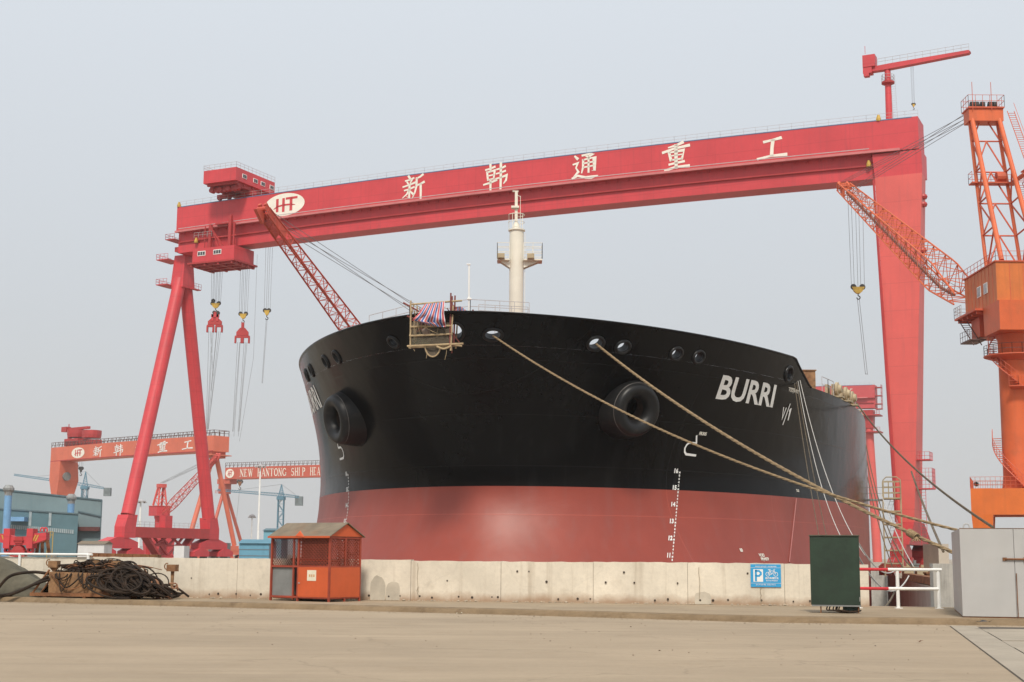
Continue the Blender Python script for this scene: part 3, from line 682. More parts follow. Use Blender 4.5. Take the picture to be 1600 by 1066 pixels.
for row in (((577, 493), (640, 477)), ((640, 477), (735, 468)), ((735, 468), (827, 473))):
    (xa, ya), (xb, yb) = row; n = max(2, int((xb - xa) / 20))
    A = P(xa, ya, Yr); B = P(xb, yb, Yr)
    for k in range(n + 1):
        t = A.lerp(B, k / n); g.tube((t.x, t.y, ZD), t, 0.026, 4)
    for dz in (0, -0.42, -0.84): g.tube(A + Vector((0, 0, dz)), B + Vector((0, 0, dz)), 0.024, 4)
g.build('forecastle_rail', RAILG, ship, world=True)
g = MB(); A = P(748, 476, 81); B = P(825, 480, 81)
for k in range(4):
    t = A.lerp(B, k / 3); g.tube((t.x, t.y, ZD), t, 0.03, 4)
for dz in (0, -0.35, -0.7): g.tube(A + Vector((0, 0, dz)), B + Vector((0, 0, dz)), 0.022, 4)
g.build('forecastle_rail', RAILG, ship, world=True)
# rusty locker behind the bulwark end and roller gear along the deck edge
def dedge(s, inn=0.5): return sp(s, -(hb(s, ZD) - inn), ZD)
g = MB(); c = P(1262, 600, 101.5); hz = P(1262, 581, 101.5).z
g.box(c.x - 0.55, c.x + 0.45, c.y - 0.6, c.y + 0.8, ZD, hz); g.box(c.x - 0.62, c.x + 0.52, c.y - 0.68, c.y + 0.88, hz, hz + 0.07)
g.build('deck_locker', RUSTLT, ship, world=True)
for k, s in enumerate((101.6, 104.6, 107.4)):
    g = MB(); c = dedge(s, 0.45); M = Matrix.Translation(c) @ Matrix.Rotation(R(-25), 4, 'Z')
    g.box(-0.5, 0.75, -0.5, 0.5, 0, 0.12, M)
    g.box(-0.45, -0.25, -0.45, 0.45, 0.12, 0.95, M); g.box(0.0, 0.2, -0.45, 0.45, 0.12, 0.95, M)
    M2 = M @ Matrix.Translation((0.2, 0, 0.62)) @ Matrix.Rotation(R(90), 4, 'Y')
    g.lathe([(0.30, 0), (0.50, 0.05), (0.50, 0.22), (0.32, 0.26), (0.26, 0.45)], 20, M2, cap1=True)
    g.build('roller_fairlead', TAN, ship, world=True)
g = MB(); pts = [dedge(s, 0.25) for s in (98, 99.5, 101)]
g.rail([p for p in pts], 1.1, 1.2, 0.025, 2); g.build('deck_rail', RAILG, ship, world=True)
g = MB(); pts = [dedge(s, 0.4) for s in (109, 112, 116, 122)]
g.poly([pts[0] + Vector((0, 0, 0.5)), pts[1] + Vector((0, 0, 0.85)), pts[2] + Vector((0, 0, 0.75)), pts[3] + Vector((0, 0, 0.2))], 0.03, 5)
for p in pts[1:3]: g.tube(p, p + Vector((0, 0, 0.8)), 0.03, 4)
g.build('deck_rail', RAILG, ship, world=True)
for s in (117, 120):
    g = MB(); c = dedge(s, 0.5); g.lathe([(0.28, 0), (0.28, 0.5), (0.38, 0.55), (0.38, 0.65)], 14, Matrix.Translation(c), cap1=True); g.build('bollard', TAN, ship, world=True)

# scaffold cage hung over the bow
def cagep(x, y, dy=0.0): return P(x, y, 73.3 + dy)
sc = empty('scaffold_cage', (cagep(680, 545).x, 73.5, cagep(680, 545).z), 0, 'bamboo scaffold cage with striped sheet hung over the ship bow', 'scaffold')
g = MB()
for (xa, ya, xb, yb, dy) in ((642, 470, 641, 545, 0), (652, 478, 649, 541, 1.3), (708, 478, 704, 548, 0), (716, 480, 712, 545, 1.3), (647, 500, 648, 536, 0.4)):
    g.tube(cagep(xa, ya, dy), cagep(xb, yb, dy), 0.045, 6)
for (xa, ya, xb, yb, dy) in ((636, 541, 724, 537, 0), (640, 525, 706, 522, 0), (641, 511, 706, 509, 0), (640, 476, 722, 470, 0.2), (638, 543, 716, 540, 1.2), (704, 538, 722, 541, 0.6)):
    g.tube(cagep(xa, ya, dy), cagep(xb, yb, dy), 0.05, 6)
for (x, y) in ((642, 541), (706, 538), (706, 522), (642, 525), (642, 511)): g.tube(cagep(x, y, -0.1), cagep(x, y, 1.4), 0.045, 6)
g.build('pole', BAMBOO, sc, world=True)
for (xa, ya, xb, yb, dy) in ((704.5, 458, 703, 545, 0), (711, 462, 709, 540, 0.5), (706.5, 463, 706, 552, 0.9), (630, 473, 655, 487, 0.2), (702, 488, 714, 492, 0.2), (636, 494, 646, 498, 0.2), (735, 491, 745, 496, 1.5), (739, 484, 739, 497, 1.5)):
    g = MB(); g.tube(cagep(xa, ya, dy), cagep(xb, yb, dy), 0.045, 6); g.build('clamped_pole', POLERED, sc, world=True)
rs = random.Random(31)
for k in range(13):
    xa = rs.uniform(640, 716); ya = rs.uniform(474, 504); g = MB(); up_ = rs.random() < .5
    xb, yb = (xa + rs.uniform(-5, 5), min(548, ya + rs.uniform(30, 62))) if up_ else (min(718, max(640, xa + rs.uniform(-30, 30))), ya + rs.uniform(20, 36))
    g.tube(cagep(xa, ya, rs.uniform(.2, 1.3)), cagep(xb, yb, rs.uniform(.2, 1.3)), rs.uniform(.022, .04), 6); g.build('pole', BAMBOO if k % 3 else POLERED, sc, world=True)
for (xa, ya, xb, yb) in ((667, 548, 666, 560), (698, 546, 695, 562), (646, 546, 648, 549)):
    g = MB(); g.poly([cagep(xa, ya), cagep((xa + xb) / 2 + .6, (ya + yb) / 2), cagep(xb, yb)], .014, 4); g.build('hanging_string', BAMBOO, sc, world=True)
stripe = bpy.data.materials.new('striped_sheet'); stripe.use_nodes = True
n = stripe.node_tree.nodes; l = stripe.node_tree.links; b = n['Principled BSDF']; b.inputs['Roughness'].default_value = 0.6
uv = n.new('ShaderNodeUVMap'); sx = n.new('ShaderNodeSeparateXYZ'); l.new(uv.outputs[0], sx.inputs[0])
fr = n.new('ShaderNodeMath'); fr.operation = 'FRACT'; mu = n.new('ShaderNodeMath'); mu.operation = 'MULTIPLY'; mu.inputs[1].default_value = 5.5; l.new(sx.outputs[0], mu.inputs[0]); l.new(mu.outputs[0], fr.inputs[0])
cr = n.new('ShaderNodeValToRGB'); cr.color_ramp.interpolation = 'CONSTANT'
for pos, c in ((0, (0.50, 0.08, 0.09)), (0.36, (0.62, 0.60, 0.60)), (0.48, (0.06, 0.11, 0.33)), (0.84, (0.62, 0.60, 0.60))):
    e = cr.color_ramp.elements[0] if pos == 0 else cr.color_ramp.elements.new(pos); e.color = (*c, 1); e.position = pos
cr.color_ramp.elements[-1].position = 0.84
while len(cr.color_ramp.elements) > 4: cr.color_ramp.elements.remove(cr.color_ramp.elements[-1])
l.new(fr.outputs[0], cr.inputs[0]); l.new(cr.outputs[0], b.inputs['Base Color'])
def sheet(name, grid, parent):
    g = MB(); nu = len(grid[0]); nv = len(grid)
    for r_ in grid: g.v += r_
    for j in range(nv - 1):
        for i in range(nu - 1): g.f.append((j * nu + i, j * nu + i + 1, (j + 1) * nu + i + 1, (j + 1) * nu + i)); g.mi.append(0)
    o = g.build(name, stripe, parent, world=True, smooth=True); ul = o.data.uv_layers.new(name='UVMap')
    for lp in o.data.loops: ul.data[lp.index].uv = ((lp.vertex_index % nu) / (nu - 1), (lp.vertex_index // nu) / (nv - 1))
    return o
cl = [((664, 475), (695, 471)), ((654, 490), (694, 490)), ((643, 501), (696, 503)), ((660, 505), (697, 511))]
grid = []
for j in range(13):
    t = j / 12 * 3; a = int(min(t, 2)); u = t - a
    lft = Vector((*cl[a][0], 0)).lerp(Vector((*cl[a + 1][0], 0)), u); rgt = Vector((*cl[a][1], 0)).lerp(Vector((*cl[a + 1][1], 0)), u); row = []
    for i in range(33):
        k = i / 32; q_ = lft.lerp(rgt, k); sag = math.sin(k * math.pi) * (2.0 if j == 12 else 0.6)
        row.append(cagep(q_.x, q_.y + sag, -0.25 + (0.10 * math.sin(k * 17 + j * 0.6) + 0.09 * math.sin(k * 7 - j * 1.1) + 0.05 * math.sin(k * 31 + j * 2.3)) * (.25 + j / 14) - 0.25 * math.sin(j / 12 * math.pi)))
    grid.append(row)
sheet('striped_sheet', grid, sc)
grid = []
for j in range(7):
    row = []
    for i in range(13):
        k = i / 12; t = j / 6; x = 708 + 24 * k; y = 476 + 9 * k + t * (18 - 8 * k) + 1.5 * math.sin(k * 9); row.append(cagep(x, y, 0.5 + 0.1 * math.sin(k * 14 + t * 3)))
    grid.append(row)
sheet('striped_sheet', grid, sc)
net = bpy.data.materials.new('netting'); net.use_nodes = True
n = net.node_tree.nodes; l = net.node_tree.links; b = n['Principled BSDF']; b.inputs['Base Color'].default_value = (0.17, 0.135, 0.095, 1); b.inputs['Roughness'].default_value = 0.9; b.inputs['Alpha'].default_value = 0.5
g = MB(); NX, NY = 12, 8
for j in range(NY + 1):
    for i in range(NX + 1):
        g.v.append(cagep(641 + 66 * i / NX, 504 + 36 * j / NY, 0.05 + 0.03 * math.sin(i * 1.1 + j * 1.7)))
for j in range(NY):
    for i in range(NX): a = j * (NX + 1) + i; g.f.append((a, a + 1, a + NX + 2, a + NX + 1)); g.mi.append(0)
k = len(g.v); NA = 12           # sagging belly under the cage
for j in range(5):
    for i in range(NA + 1):
        a = math.pi * i / NA; rr = j / 4; g.v.append(cagep(676 - 12 * math.cos(a) * (0.3 + 0.7 * rr), 540 + 17 * math.sin(a) * rr, 0.1 + 0.3 * (1 - rr)))
for j in range(4):
    for i in range(NA): a = k + j * (NA + 1) + i; g.f.append((a, a + 1, a + NA + 2, a + NA + 1)); g.mi.append(0)
g.build('netting', net, sc, world=True, smooth=True)
g = MB(); g.poly([cagep(664 + 0 + 12 - 12 * math.cos(math.pi * i / 12), 540 + 17.5 * math.sin(math.pi * i / 12), 0.1) for i in range(13)], 0.04, 6)
g.poly([cagep(682 + 22 * i / 10, 541 + 4 * math.sin(math.pi * i / 10), -0.05) for i in range(11)], 0.05, 6)
g.poly(bez([cagep(645, 512, 0), cagep(660, 509, -.1), cagep(670, 515, -.1), cagep(683, 521, -.1)], 5), 0.02, 4)
g.build('net_rope', BAMBOO, sc, world=True)
g = MB(); rr = random.Random(5)
for (cx, cy, r_) in ((666, 519, 0.22), (663, 517, 0.16), (669, 521, 0.15)):
    c = cagep(cx, cy, 0.6); g.lathe([(0.02, -r_), (r_ * .8, -r_ * .5), (r_, 0), (r_ * .7, r_ * .6), (0.02, r_ * .85)], 10, Matrix.Translation(c))
single('cloth_bundle', g, mat('pale_bundle', (0.55, 0.40, 0.34), 0.9, 0.3, 3), 'pale cloth bundle inside the netting of the bow scaffold', 'bundle', smooth=True)
g = MB()
for k in range(40):
    c = cagep(rr.uniform(644, 668), rr.uniform(531, 538), rr.uniform(0.2, 0.8)); d = Vector((rr.uniform(-1, 1), rr.uniform(-.5, .5), rr.uniform(0, 1))).normalized() * 0.28; e = d.orthogonal().normalized() * 0.05
    g.add([c - e, c + e, c + d], [(0, 1, 2)])
single('green_net_scraps', g, mat('green_scrap', (0.03, 0.09, 0.04), 0.9, 0.3, 3), 'crumpled green netting lying on the floor of the bow scaffold', 'netting')

# ------------------------------------------------------------------ mooring ropes and lines
def sagline(a, b, sag, n=28): return [a.lerp(b, k / n) - Vector((0, 0, sag * 4 * (k / n) * (1 - k / n))) for k in range(n + 1)]
def rope_mesh(pts, r, m, name, label, cat, group=None, twist=True):
    g = MB()
    if twist:
        L = sum((b - a).length for a, b in zip(pts, pts[1:])); fine = []
        n = max(40, int(L / (r * 3.2))); cum = [0]
        for a, b in zip(pts, pts[1:]): cum.append(cum[-1] + (b - a).length)
        for k in range(n + 1):
            d = L * k / n; i = 0
            while i < len(cum) - 2 and cum[i + 1] < d: i += 1
            fine.append(pts[i].lerp(pts[i + 1], (d - cum[i]) / max(1e-6, cum[i + 1] - cum[i])))
        for ph in (0, 2 * math.pi / 3, 4 * math.pi / 3):
            st = []
            for k, p in enumerate(fine):
                t = (fine[min(k + 1, n)] - fine[max(k - 1, 0)]).normalized(); x = t.cross(Vector((0, 0, 1))).normalized(); y = x.cross(t); an = ph + k * 0.9
                st.append(p + (x * math.cos(an) + y * math.sin(an)) * r * 0.5)
            g.poly(st, r * 0.58, 5)
    else: g.poly(pts, r, 5)
    return single(name, g, m, label, cat, group)
BOLL = P(1500, 868, 47.5)
fa, fb = FR[6][0] + FR[6][1] * 0.1, FR[7][0] + FR[7][1] * 0.1
ea = P(1505, 831, 46.5)
rope_mesh(sagline(fa, ea, 1.05), 0.05, ROPE, 'mooring_rope', 'tan mooring rope from the fairlead right of the flag pole to the grey box top', 'rope', 'mooring ropes to the right quay')
rope_mesh(sagline(fb, BOLL, 0.72), 0.068, ROPE, 'mooring_rope', 'thickest tan mooring rope, from the fairlead above the right bolster to beside the grey box', 'rope', 'mooring ropes to the right quay')
g = MB(); c = P(1432, 839, 49.5)
for k in range(7): g.lathe([(0.115, -0.03), (0.145, 0), (0.115, 0.03)], 10, rot_to(BOLL - fb, c + (fb - BOLL).normalized() * 0.075 * k))
for k in range(4): g.tube(c, c + Vector((0.1 * k - 0.2, -0.1, -0.16)), 0.02, 4)
single('rope_whipping', g, ROPE, 'frayed lashing tied round the thick mooring rope before the grey box', 'lashing')
rope_mesh(sagline(dedge(109, 0.0) + Vector((0, 0, 0.4)), P(1551, 824, 52), 0.7), 0.055, ROPED, 'mooring_rope', 'dark mooring rope from the rollers on deck down past the red crane leg', 'rope', 'mooring ropes to the right quay')
rope_mesh(sagline(P(1424, 737, 79), P(1474, 862, 50), 0.15, 14), 0.05, ROPED, 'mooring_rope', 'short dark rope dropping from the dark mooring rope to the quay', 'rope', 'mooring ropes to the right quay', twist=False)
LN = [((1238, 574), (1282, 850), 'grey line down the hull, leftmost of the four from the bulwark end', ROPED, 0.022), ((1241, 574), (1294, 850), 'dim line down the hull, second from the left at the bulwark end', ROPED, 0.022),
      ((1243.5, 575), (1321, 852), 'white line down the hull, third from the left at the bulwark end', ROPEW, 0.018), ((1246, 576), (1352, 868), 'white line down the hull, rightmost of the four from the bulwark end', ROPEW, 0.019)]
for (a, b, lab, m_, r_) in LN:
    A = P(a[0], a[1], 92.6); B = P(b[0], b[1], 44.5 if b[0] > 1300 else 70)
    if b[0] > 1300: B = P(b[0], b[1], 62)
    rope_mesh(sagline(A, B, 1.6 if b[0] > 1300 else 0.5), r_, m_, 'hanging_line', lab, 'line', 'thin lines hanging from the bulwark end', twist=False)
for (a, Ya, b, Yb, sg_, lab, m_) in (((1341, 869), 47, (1420, 900), 66, 0.9, 'white slack line looping over the red and white rail', ROPEW), ((1341, 848), 52, (1402, 888), 75, 0.6, 'white line curving behind the rail to the quay', ROPEW),
                                   ((1341, 930), 46, (1400, 918), 60, 0.7, 'dark slack line hanging in the dock behind the rail', ROPED), ((1352, 690), 118, (1428, 888), 75, 2.0, 'dark line from the ship side down to the quay by the gangway tower', ROPED),
                                   ((1353, 715), 120, (1410, 886), 85, 1.2, 'dark cable falling along the ship side behind the gangway tower', ROPED), ((1354, 740), 122, (1394, 884), 95, 0.6, 'dark cable nearest the ship side, beside the pale column', ROPED),
                                   ((1376, 770), 90, (1427, 885), 75, 0.3, 'white line from the gangway tower to the quay edge', ROPEW)):
    rope_mesh(sagline(P(*a, Ya), P(*b, Yb), sg_), 0.03 if m_ is ROPEW else 0.04, m_, 'slack_line', lab, 'line', 'slack lines at the dock edge', twist=False)
# ------------------------------------------------------------------ gantry cranes
TH = -25.4017 * math.pi / 180
def girder_prof(mb, L, prof, camber, N=18, u0=0.0):
    m = len(prof); vs = []
    for i in range(N + 1):
        u = u0 + L * i / N; c = camber * (1 - (2 * i / N - 1) ** 2)
        vs += [Vector((u, v, z + c)) for v, z in prof]
    fs = [tuple(range(m)), tuple(range(N * m, (N + 1) * m))[::-1]]
    for i in range(N):
        for k in range(m): fs.append((i * m + k, (i + 1) * m + k, (i + 1) * m + (k + 1) % m, i * m + (k + 1) % m))
    return mb.add(vs, fs)
def strip(mb, L, v0, v1, z0, z1, camber, u0=0.0, Lt=None, N=18):
    m = [(v0, z1), (v1, z1), (v1, z0), (v0, z0)]; Lt = Lt or L; vs = []
    for i in range(N + 1):
        u = u0 + L * i / N; c = camber * (1 - (2 * u / Lt - 1) ** 2); vs += [Vector((u, v, z + c)) for v, z in m]
    fs = [(0, 1, 2, 3), (N * 4 + 3, N * 4 + 2, N * 4 + 1, N * 4)]
    for i in range(N):
        for k in range(4): fs.append((i * 4 + k, (i + 1) * 4 + k, (i + 1) * 4 + (k + 1) % 4, i * 4 + (k + 1) % 4))
    return mb.add(vs, fs)
def bogies(par, u, v, zt, m, w=2.2, L=9.0):
    g = MB()   # rocker beam with sloping shoulders, carried on two lower trucks
    def shape(mb, c, L, w, z0, z1, zs):
        pts = [(-L / 2, z0), (L / 2, z0), (L / 2, zs), (L * 0.16, z1), (-L * 0.16, z1), (-L / 2, zs)]
        mb.prism([Vector((u - w / 2, v + c + y, z)) for y, z in pts], (w, 0, 0))
    shape(g, 0, L, w, zt - 2.2, zt, zt - 0.95)
    b = g.build('rocker_beam', m, par)
    for c in (-L * 0.44, L * 0.44):
        t = MB(); shape(t, c, L * 0.52, w * 1.15, zt - 3.7, zt - 2.05, zt - 2.7); tr = t.build('truck', m, b)
    for c in (-L * 0.55, -L * 0.2, L * 0.2, L * 0.55): t = MB(); t.lathe([(0.05, -w * 0.3), (0.42, -w * 0.3), (0.42, w * 0.3), (0.05, w * 0.3)], 12, Matrix.Translation((u, v + c, 0.15 + 0.42)) @ Matrix.Rotation(R(90), 4, 'Y')); t.build('wheel', DARK, b)
def aframe(par, u, va, za, zh, feet, zf, r0, r1, m, mbase, tele=True, detail=True):
    g = MB(); g.hexa([(u - r0 * 1.2, va - r0 * 1.5, zh), (u + r0 * 1.2, va - r0 * 1.5, zh), (u + r0 * 1.2, va + r0 * 1.5, zh), (u - r0 * 1.2, va + r0 * 1.5, zh),
                      (u - r0 * 1.0, va - r0 * 1.0, za), (u + r0 * 1.0, va - r0 * 1.0, za), (u + r0 * 1.0, va + r0 * 1.0, za), (u - r0 * 1.0, va + r0 * 1.0, za)])
    hd = g.build('leg_head', m, par)
    if detail:
        g = MB()
        for z, x in ((za - 1.0, 3.4), (zh + 0.6, 3.2)):
            g = MB(); g.box(u - x - 1, u - r0, va - 3.6, va + 1.2, z - 0.18, z); g.box(u + r0, u + x - 0.8, va + 0.5, va + 3.2, z - 0.5 - 0.18, z - 0.5)
            g.rail([(u - r0, va - 3.6, z), (u - x - 1, va - 3.6, z), (u - x - 1, va + 1.2, z)], 1.1, 1.0, 0.04)
            g.rail([(u + x - 0.8, va + 0.5, z - 0.5), (u + x - 0.8, va + 3.2, z - 0.5)], 1.1, 1.0, 0.04); g.build('leg_platform', RED, hd)
    for f in feet:
        dirv = Vector((u, f, zf)) - Vector((u, va + (f - va) * 0.08, zh + 1.5)); L = dirv.length
        a = Vector((u, va + (f - va) * 0.06, zh + 1.8)); b = Vector((u, f, zf)); t = MB()
        c = a.lerp(b, 0.955); t.poly([a, c], [r0, r1], 24)
        leg = autosmooth(t.build('leg', m, par), 40)
        t = MB(); s = 1 if f > va else -1
        w = r1 * 1.0; q_ = [(u - w, c.y - w), (u + w, c.y - w), (u + w, c.y + w), (u - w, c.y + w)]
        w2 = r1 * 1.2; fy = f; e = [(u - w2 * .8, fy - w2), (u + w2 * .8, fy - w2), (u + w2 * .8, fy + w2), (u - w2 * .8, fy + w2)]
        t.hexa([Vector((*p, zf)) for p in e] + [Vector((*p, c.z)) for p in q_]); t.hexa([Vector((*p, zf - 2.2)) for p in e] + [Vector((*p, zf)) for p in e])
        t.build('leg_foot', m, leg)
        if detail:
            t = MB(); t.lathe([(w * 1.03, -.1), (w * 1.07, 0), (w * 1.03, .1)], 24, rot_to(b - a, c)); t.build('flange', mbase, leg)
def glyphs(par, name, fn, items, m):
    for it in items:
        g = MB(); put2d(g, it, fn); g.build(name, m, par)
def big_gantry(name, O, label, group, full=True, L=152.84, chars=None):
    gt = empty(name, O, TH, label, 'gantry crane', group)
    cb = 0.85
    prof = [(0, 74), (5.6, 74), (5.6, 68.5), (5.2, 68.5), (5.2, 64.2), (0.9, 64.2), (0.9, 68.5), (0, 68.5)]
    g = MB(); girder_prof(g, L, prof, cb); gd = g.build('girder', RED, gt)
    g = MB(); strip(g, L - 3, -0.55, -0.02, 68.35, 68.75, cb, 0.0, L); g.build('walkway_ledge', PINK, gd)
    g = MB(); strip(g, L - 9, -0.62, -0.56, 69.0, 69.12, cb, 1.0, L); g.build('ledge_rail', RAILG, gd)
    g = MB(); strip(g, L - 1, 0.5, 0.88, 66.3, 66.5, cb, 0.3, L); g.build('rail_ledge', REDDARK, gd)
    g = MB()
    for i in range(70 if full else 0): u = 1.5 + (L - 3) * i / 69; c = cb * (1 - (2 * u / L - 1) ** 2); g = MB(); g.box(u - 0.07, u + 0.07, 0.55, 0.86, 68.0 + c, 68.34 + c); g.build('bracket', RED, gd)
    g = MB(); pts = [Vector((L * i / 18, 0.3, 74 + cb * (1 - (2 * i / 18 - 1) ** 2))) for i in range(19)]
    g.rail(pts, 1.15, 2.1, 0.026, 2); g.build('girder_rail', RAILG, gd)
    g = MB(); strip(g, L - 2, -0.04, 0.0, 73.86, 74.02, cb, 1, L); g.build('cable_tray', mat('tray_blue', (0.10, 0.16, 0.28), .6, .1, 1), gd)
    # rigid leg at the right end
    g = MB(); zb = 7.2
    g.hexa([(147.9, -2.6, zb), (150.35, -2.6, zb), (150.35, 4.4, zb), (147.9, 4.4, zb), (145.5, 0.0, 64.3), (153.2, 0.0, 64.3), (153.2, 3.4, 64.3), (145.5, 3.4, 64.3)])
    leg = g.build('rigid_leg', REDLEG, gt)
    g = MB(); g.hexa([(145.5, 0.02, 64.25), (153.2, 0.02, 64.25), (153.2, 5.0, 64.25), (145.5, 5.0, 64.25), (145.2, -0.03, 68.3), (153.2, -0.03, 68.3), (153.2, 5.3, 68.3), (145.2, 5.3, 68.3)]); g.build('leg_head', RED, leg)
    g = MB()
    for t in [i / 24 for i in range(1, 24)]:
        z = 64.3 + (zb - 64.3) * t; x0 = 145.5 + 2.4 * t - 0.12
        g.box(x0, x0 + 0.18, -2.6 * t - 0.05, -2.6 * t + 0.1, z - 0.04, z + 0.04)
    g.tube((145.3, -0.1, 64), (147.7, -2.76, zb), 0.2, 6, 0.34); g.build('edge_strip', REDDARK, leg)  # thick dark tube along the edge, in place of the leg's shaded left side
    g = MB(); g.hexa([(147.75, -9, 3.6), (150.5, -9, 3.6), (150.5, 14, 3.6), (147.75, 14, 3.6), (147.75, -3.5, 7.2), (150.5, -3.5, 7.2), (150.5, 6, 7.2), (147.75, 6, 7.2)]); g.build('sill_beam', REDDARK, leg)
    for v in (-8, 11): bogies(leg, 149.1, v, 3.7, REDDARK, 2.2, 6.5)
    if full:
        for z in (60.5, 59.2, 51.5, 48.5): g = MB(); g.lathe([(0.6, -0.35), (0.75, 0), (0.6, 0.35)], 12, Matrix.Translation((153.2 - (64.3 - z) * 0.05, 1.2, z)), cap0=True, cap1=True); g.build('side_balcony', REDDARK, leg)  # small round balconies on the leg's right edge
        g = MB(); u1 = 150.6
        g.box(u1, u1 + 2.3, -1.5, 1.5, 17.0, 17.15); g.rail([(u1, -1.5, 17.1), (u1 + 2.3, -1.5, 17.1), (u1 + 2.3, 1.5, 17.1)], 1.2, 0.8, 0.04, 2)
        g.box(u1, u1 + 2.6, -1.5, 1.5, 12.4, 12.55); g.rail([(u1, -1.5, 12.5), (u1 + 2.6, -1.5, 12.5), (u1 + 2.6, 1.5, 12.5)], 3.2, 0.5, 0.035, 5)
        g.ladder((u1 + 1.0, -1.2, 3.8), (u1 + 1.0, -1.2, 12.4), (0.9, 0, 0), 0.5, 0.05); g.build('stair_tower', RED, leg)
    # flexible A-shaped leg at the left end
    aframe(gt, -0.9, 4.0, 64.2, 57.2, (-10.5, 16.5), 6.7, 1.36, 1.36, RED, REDDARK)
    g = MB(); g.box(-2.2, 0.4, -8.9, 14.9, 4.6, 6.7); sill = g.build('sill_beam', REDDARK, gt)
    if full:
        g = MB(); g.rail([(-2.1, -8, 6.7), (-2.1, 14, 6.7)], 1.1, 1.6, 0.035); g.build('sill_rail', RAILG, sill)
        g = MB(); g.box(-1.9, -0.3, 1.0, 3.2, 6.7, 9.2); g.build('power_cabin', RED, sill)
        g = MB()
        for (va, vb) in ((-4.2, -0.4), (10.0, 6.2)): 
            g.hexa([(-1.8, vb - .35, 1.0), (0, vb - .35, 1.0), (0, vb + .35, 1.0), (-1.8, vb + .35, 1.0), (-1.8, va - .45, 4.6), (0, va - .45, 4.6), (0, va + .45, 4.6), (-1.8, va + .45, 4.6)])
        for (a, b) in (((-2.2, 5.2), (3.0, 1.0)), ((3.0, 5.2), (-1.0, 3.2)), ((3.0, 5.2), (7.0, 3.2)), ((8.0, 5.2), (3.0, 1.0)), ((-1.6, 3.1), (7.8, 3.1)), ((0.2, 5.2), (3.0, 3.1)), ((6, 5.2), (3, 3.1))):
            g.tube((-0.9, a[0], a[1]), (-0.9, b[0], b[1]), 0.28, 4)
        g.box(-1.7, -0.1, -0.6, 6.4, 0.75, 1.1)
        g.build('buffer_frame', REDDARK, sill)
    for v in (-12.6, 16.6): bogies(sill, -0.9, v, 4.6, RED, 2.4, 9.5)
    return gt
OA = Vector((-71.07598444, 290.56173089, 0.15))
ga = big_gantry('gantry_crane', OA, 'huge red gantry crane spanning the ship bow with five white characters on its girder', 'gantry cranes of the shipyard')
def onA(u, z, cb=0.85, L=152.84): return Vector((u, -0.05, z + cb * (1 - (2 * u / L - 1) ** 2)))
for nm, uc in (('xin', 57.2), ('han', 75.05), ('tong', 93.2), ('zhong', 110.85), ('gong', 128.2)):
    g = MB(); hgt = 4.9 if nm != 'gong' else 3.5; zb = 68.95 if nm != 'gong' else 69.3
    put2d(g, strokes2d(HAN[nm]), lambda x, y: onA(uc + (x - 50) * 0.049, zb + y / 100 * hgt)); g.build('character', CREAM, ga)
def logo(par, fn, a, b, seg=40):
    g = MB(); vs = [fn(0, 0)] + [fn(a * math.cos(2 * math.pi * k / seg), b * math.sin(2 * math.pi * k / seg)) for k in range(seg)]
    g.add(vs, [(0, k + 1, (k + 1) % seg + 1) for k in range(seg)]); d = g.build('emblem_disc', CREAM, par)
    st = [[(-.42, .55, .15), (-.42, -.55, .15)], [(-.06, .55, .15), (-.06, -.6, .15)], [(.38, .52, .16), (.38, -.56, .16)], [(.12, .52, .2), (.70, .52, .2)],
          [(-.62, -.30, .05), (-.40, -.10, .13), (-.05, -.02, .16), (.4, -.05, .14), (.62, -.12, .04)]]
    vs, fs = strokes2d(st); g = MB(); g.add([fn(x * a * 0.86, y * b) for x, y in vs], fs)
    o = g.build('emblem_letters', RED, d); return d, o
d_, o_ = logo(ga, lambda x, y: onA(27.3 + x, 71.25 - 0.0 + y), 4.85, 2.35)
for v in o_.data.vertices: v.co.y -= 0.03
# upper trolley house, lower trolley, top maintenance crane
g = MB(); g.box(10.5, 18.7, -5, 8.5, 76.7, 79.4); hs = g.build('trolley_house', RED, ga)
for v in (-2.2, 1.6, 4.2, 7.4):
    g = MB(); g.box(18.7, 18.78, v - 0.75, v + 0.75, 77.6, 78.5); w = g.build('window', WHITE, hs)
    g = MB(); g.box(18.78, 18.82, v - 0.58, v - 0.06, 77.72, 78.38); g.box(18.78, 18.82, v + 0.06, v + 0.58, 77.72, 78.38); g.build('pane', GLASS, w)
g = MB(); g.rail([(10.5, 8.5, 79.4), (10.5, -5, 79.4), (18.7, -5, 79.4), (18.7, 8.5, 79.4)], 1.1, 1.3, 0.035); g.build('house_rail', RAILG, hs)
g = MB()
for u in (11.5, 17.7):
    g.box(u - 0.4, u + 0.4, -3.5, 8.5, 75.9, 76.7)
    for v in (0.9, 8.0): g.box(u - 1.6, u + 1.6, v - 0.45, v + 0.45, 74.9, 75.7); g.box(u - 0.35, u + 0.35, v - .4, v + .4, 75.6, 76)
for v in (-4, -1.5, 1.5, 4.5): g.box(10.9, 18.3, v - 0.25, v + 0.25, 76.25, 76.7)
hf = g.build('trolley_frame', REDDARK, hs)
for u in (10.3, 12.7, 16.5, 18.9):
    for v in (0.9, 5.0): g = MB(); g.lathe([(0.05, -.3), (.42, -.3), (.42, .3), (.05, .3)], 12, Matrix.Translation((u, v, 74.75 + 0.2)) @ Matrix.Rotation(R(90), 4, 'X')); g.build('trolley_wheel', REDDARK, hs)
for k in range(7): g = MB(); g.lathe([(0.05, -.5), (.55, -.5), (.55, .5), (.05, .5)], 12, Matrix.Translation((11.2 + k * 1.05, -2.8 + 0.25 * (k % 2), 75.7)) @ Matrix.Rotation(R(90), 4, 'X')); g.build('trolley_wheel', REDDARK, hs)

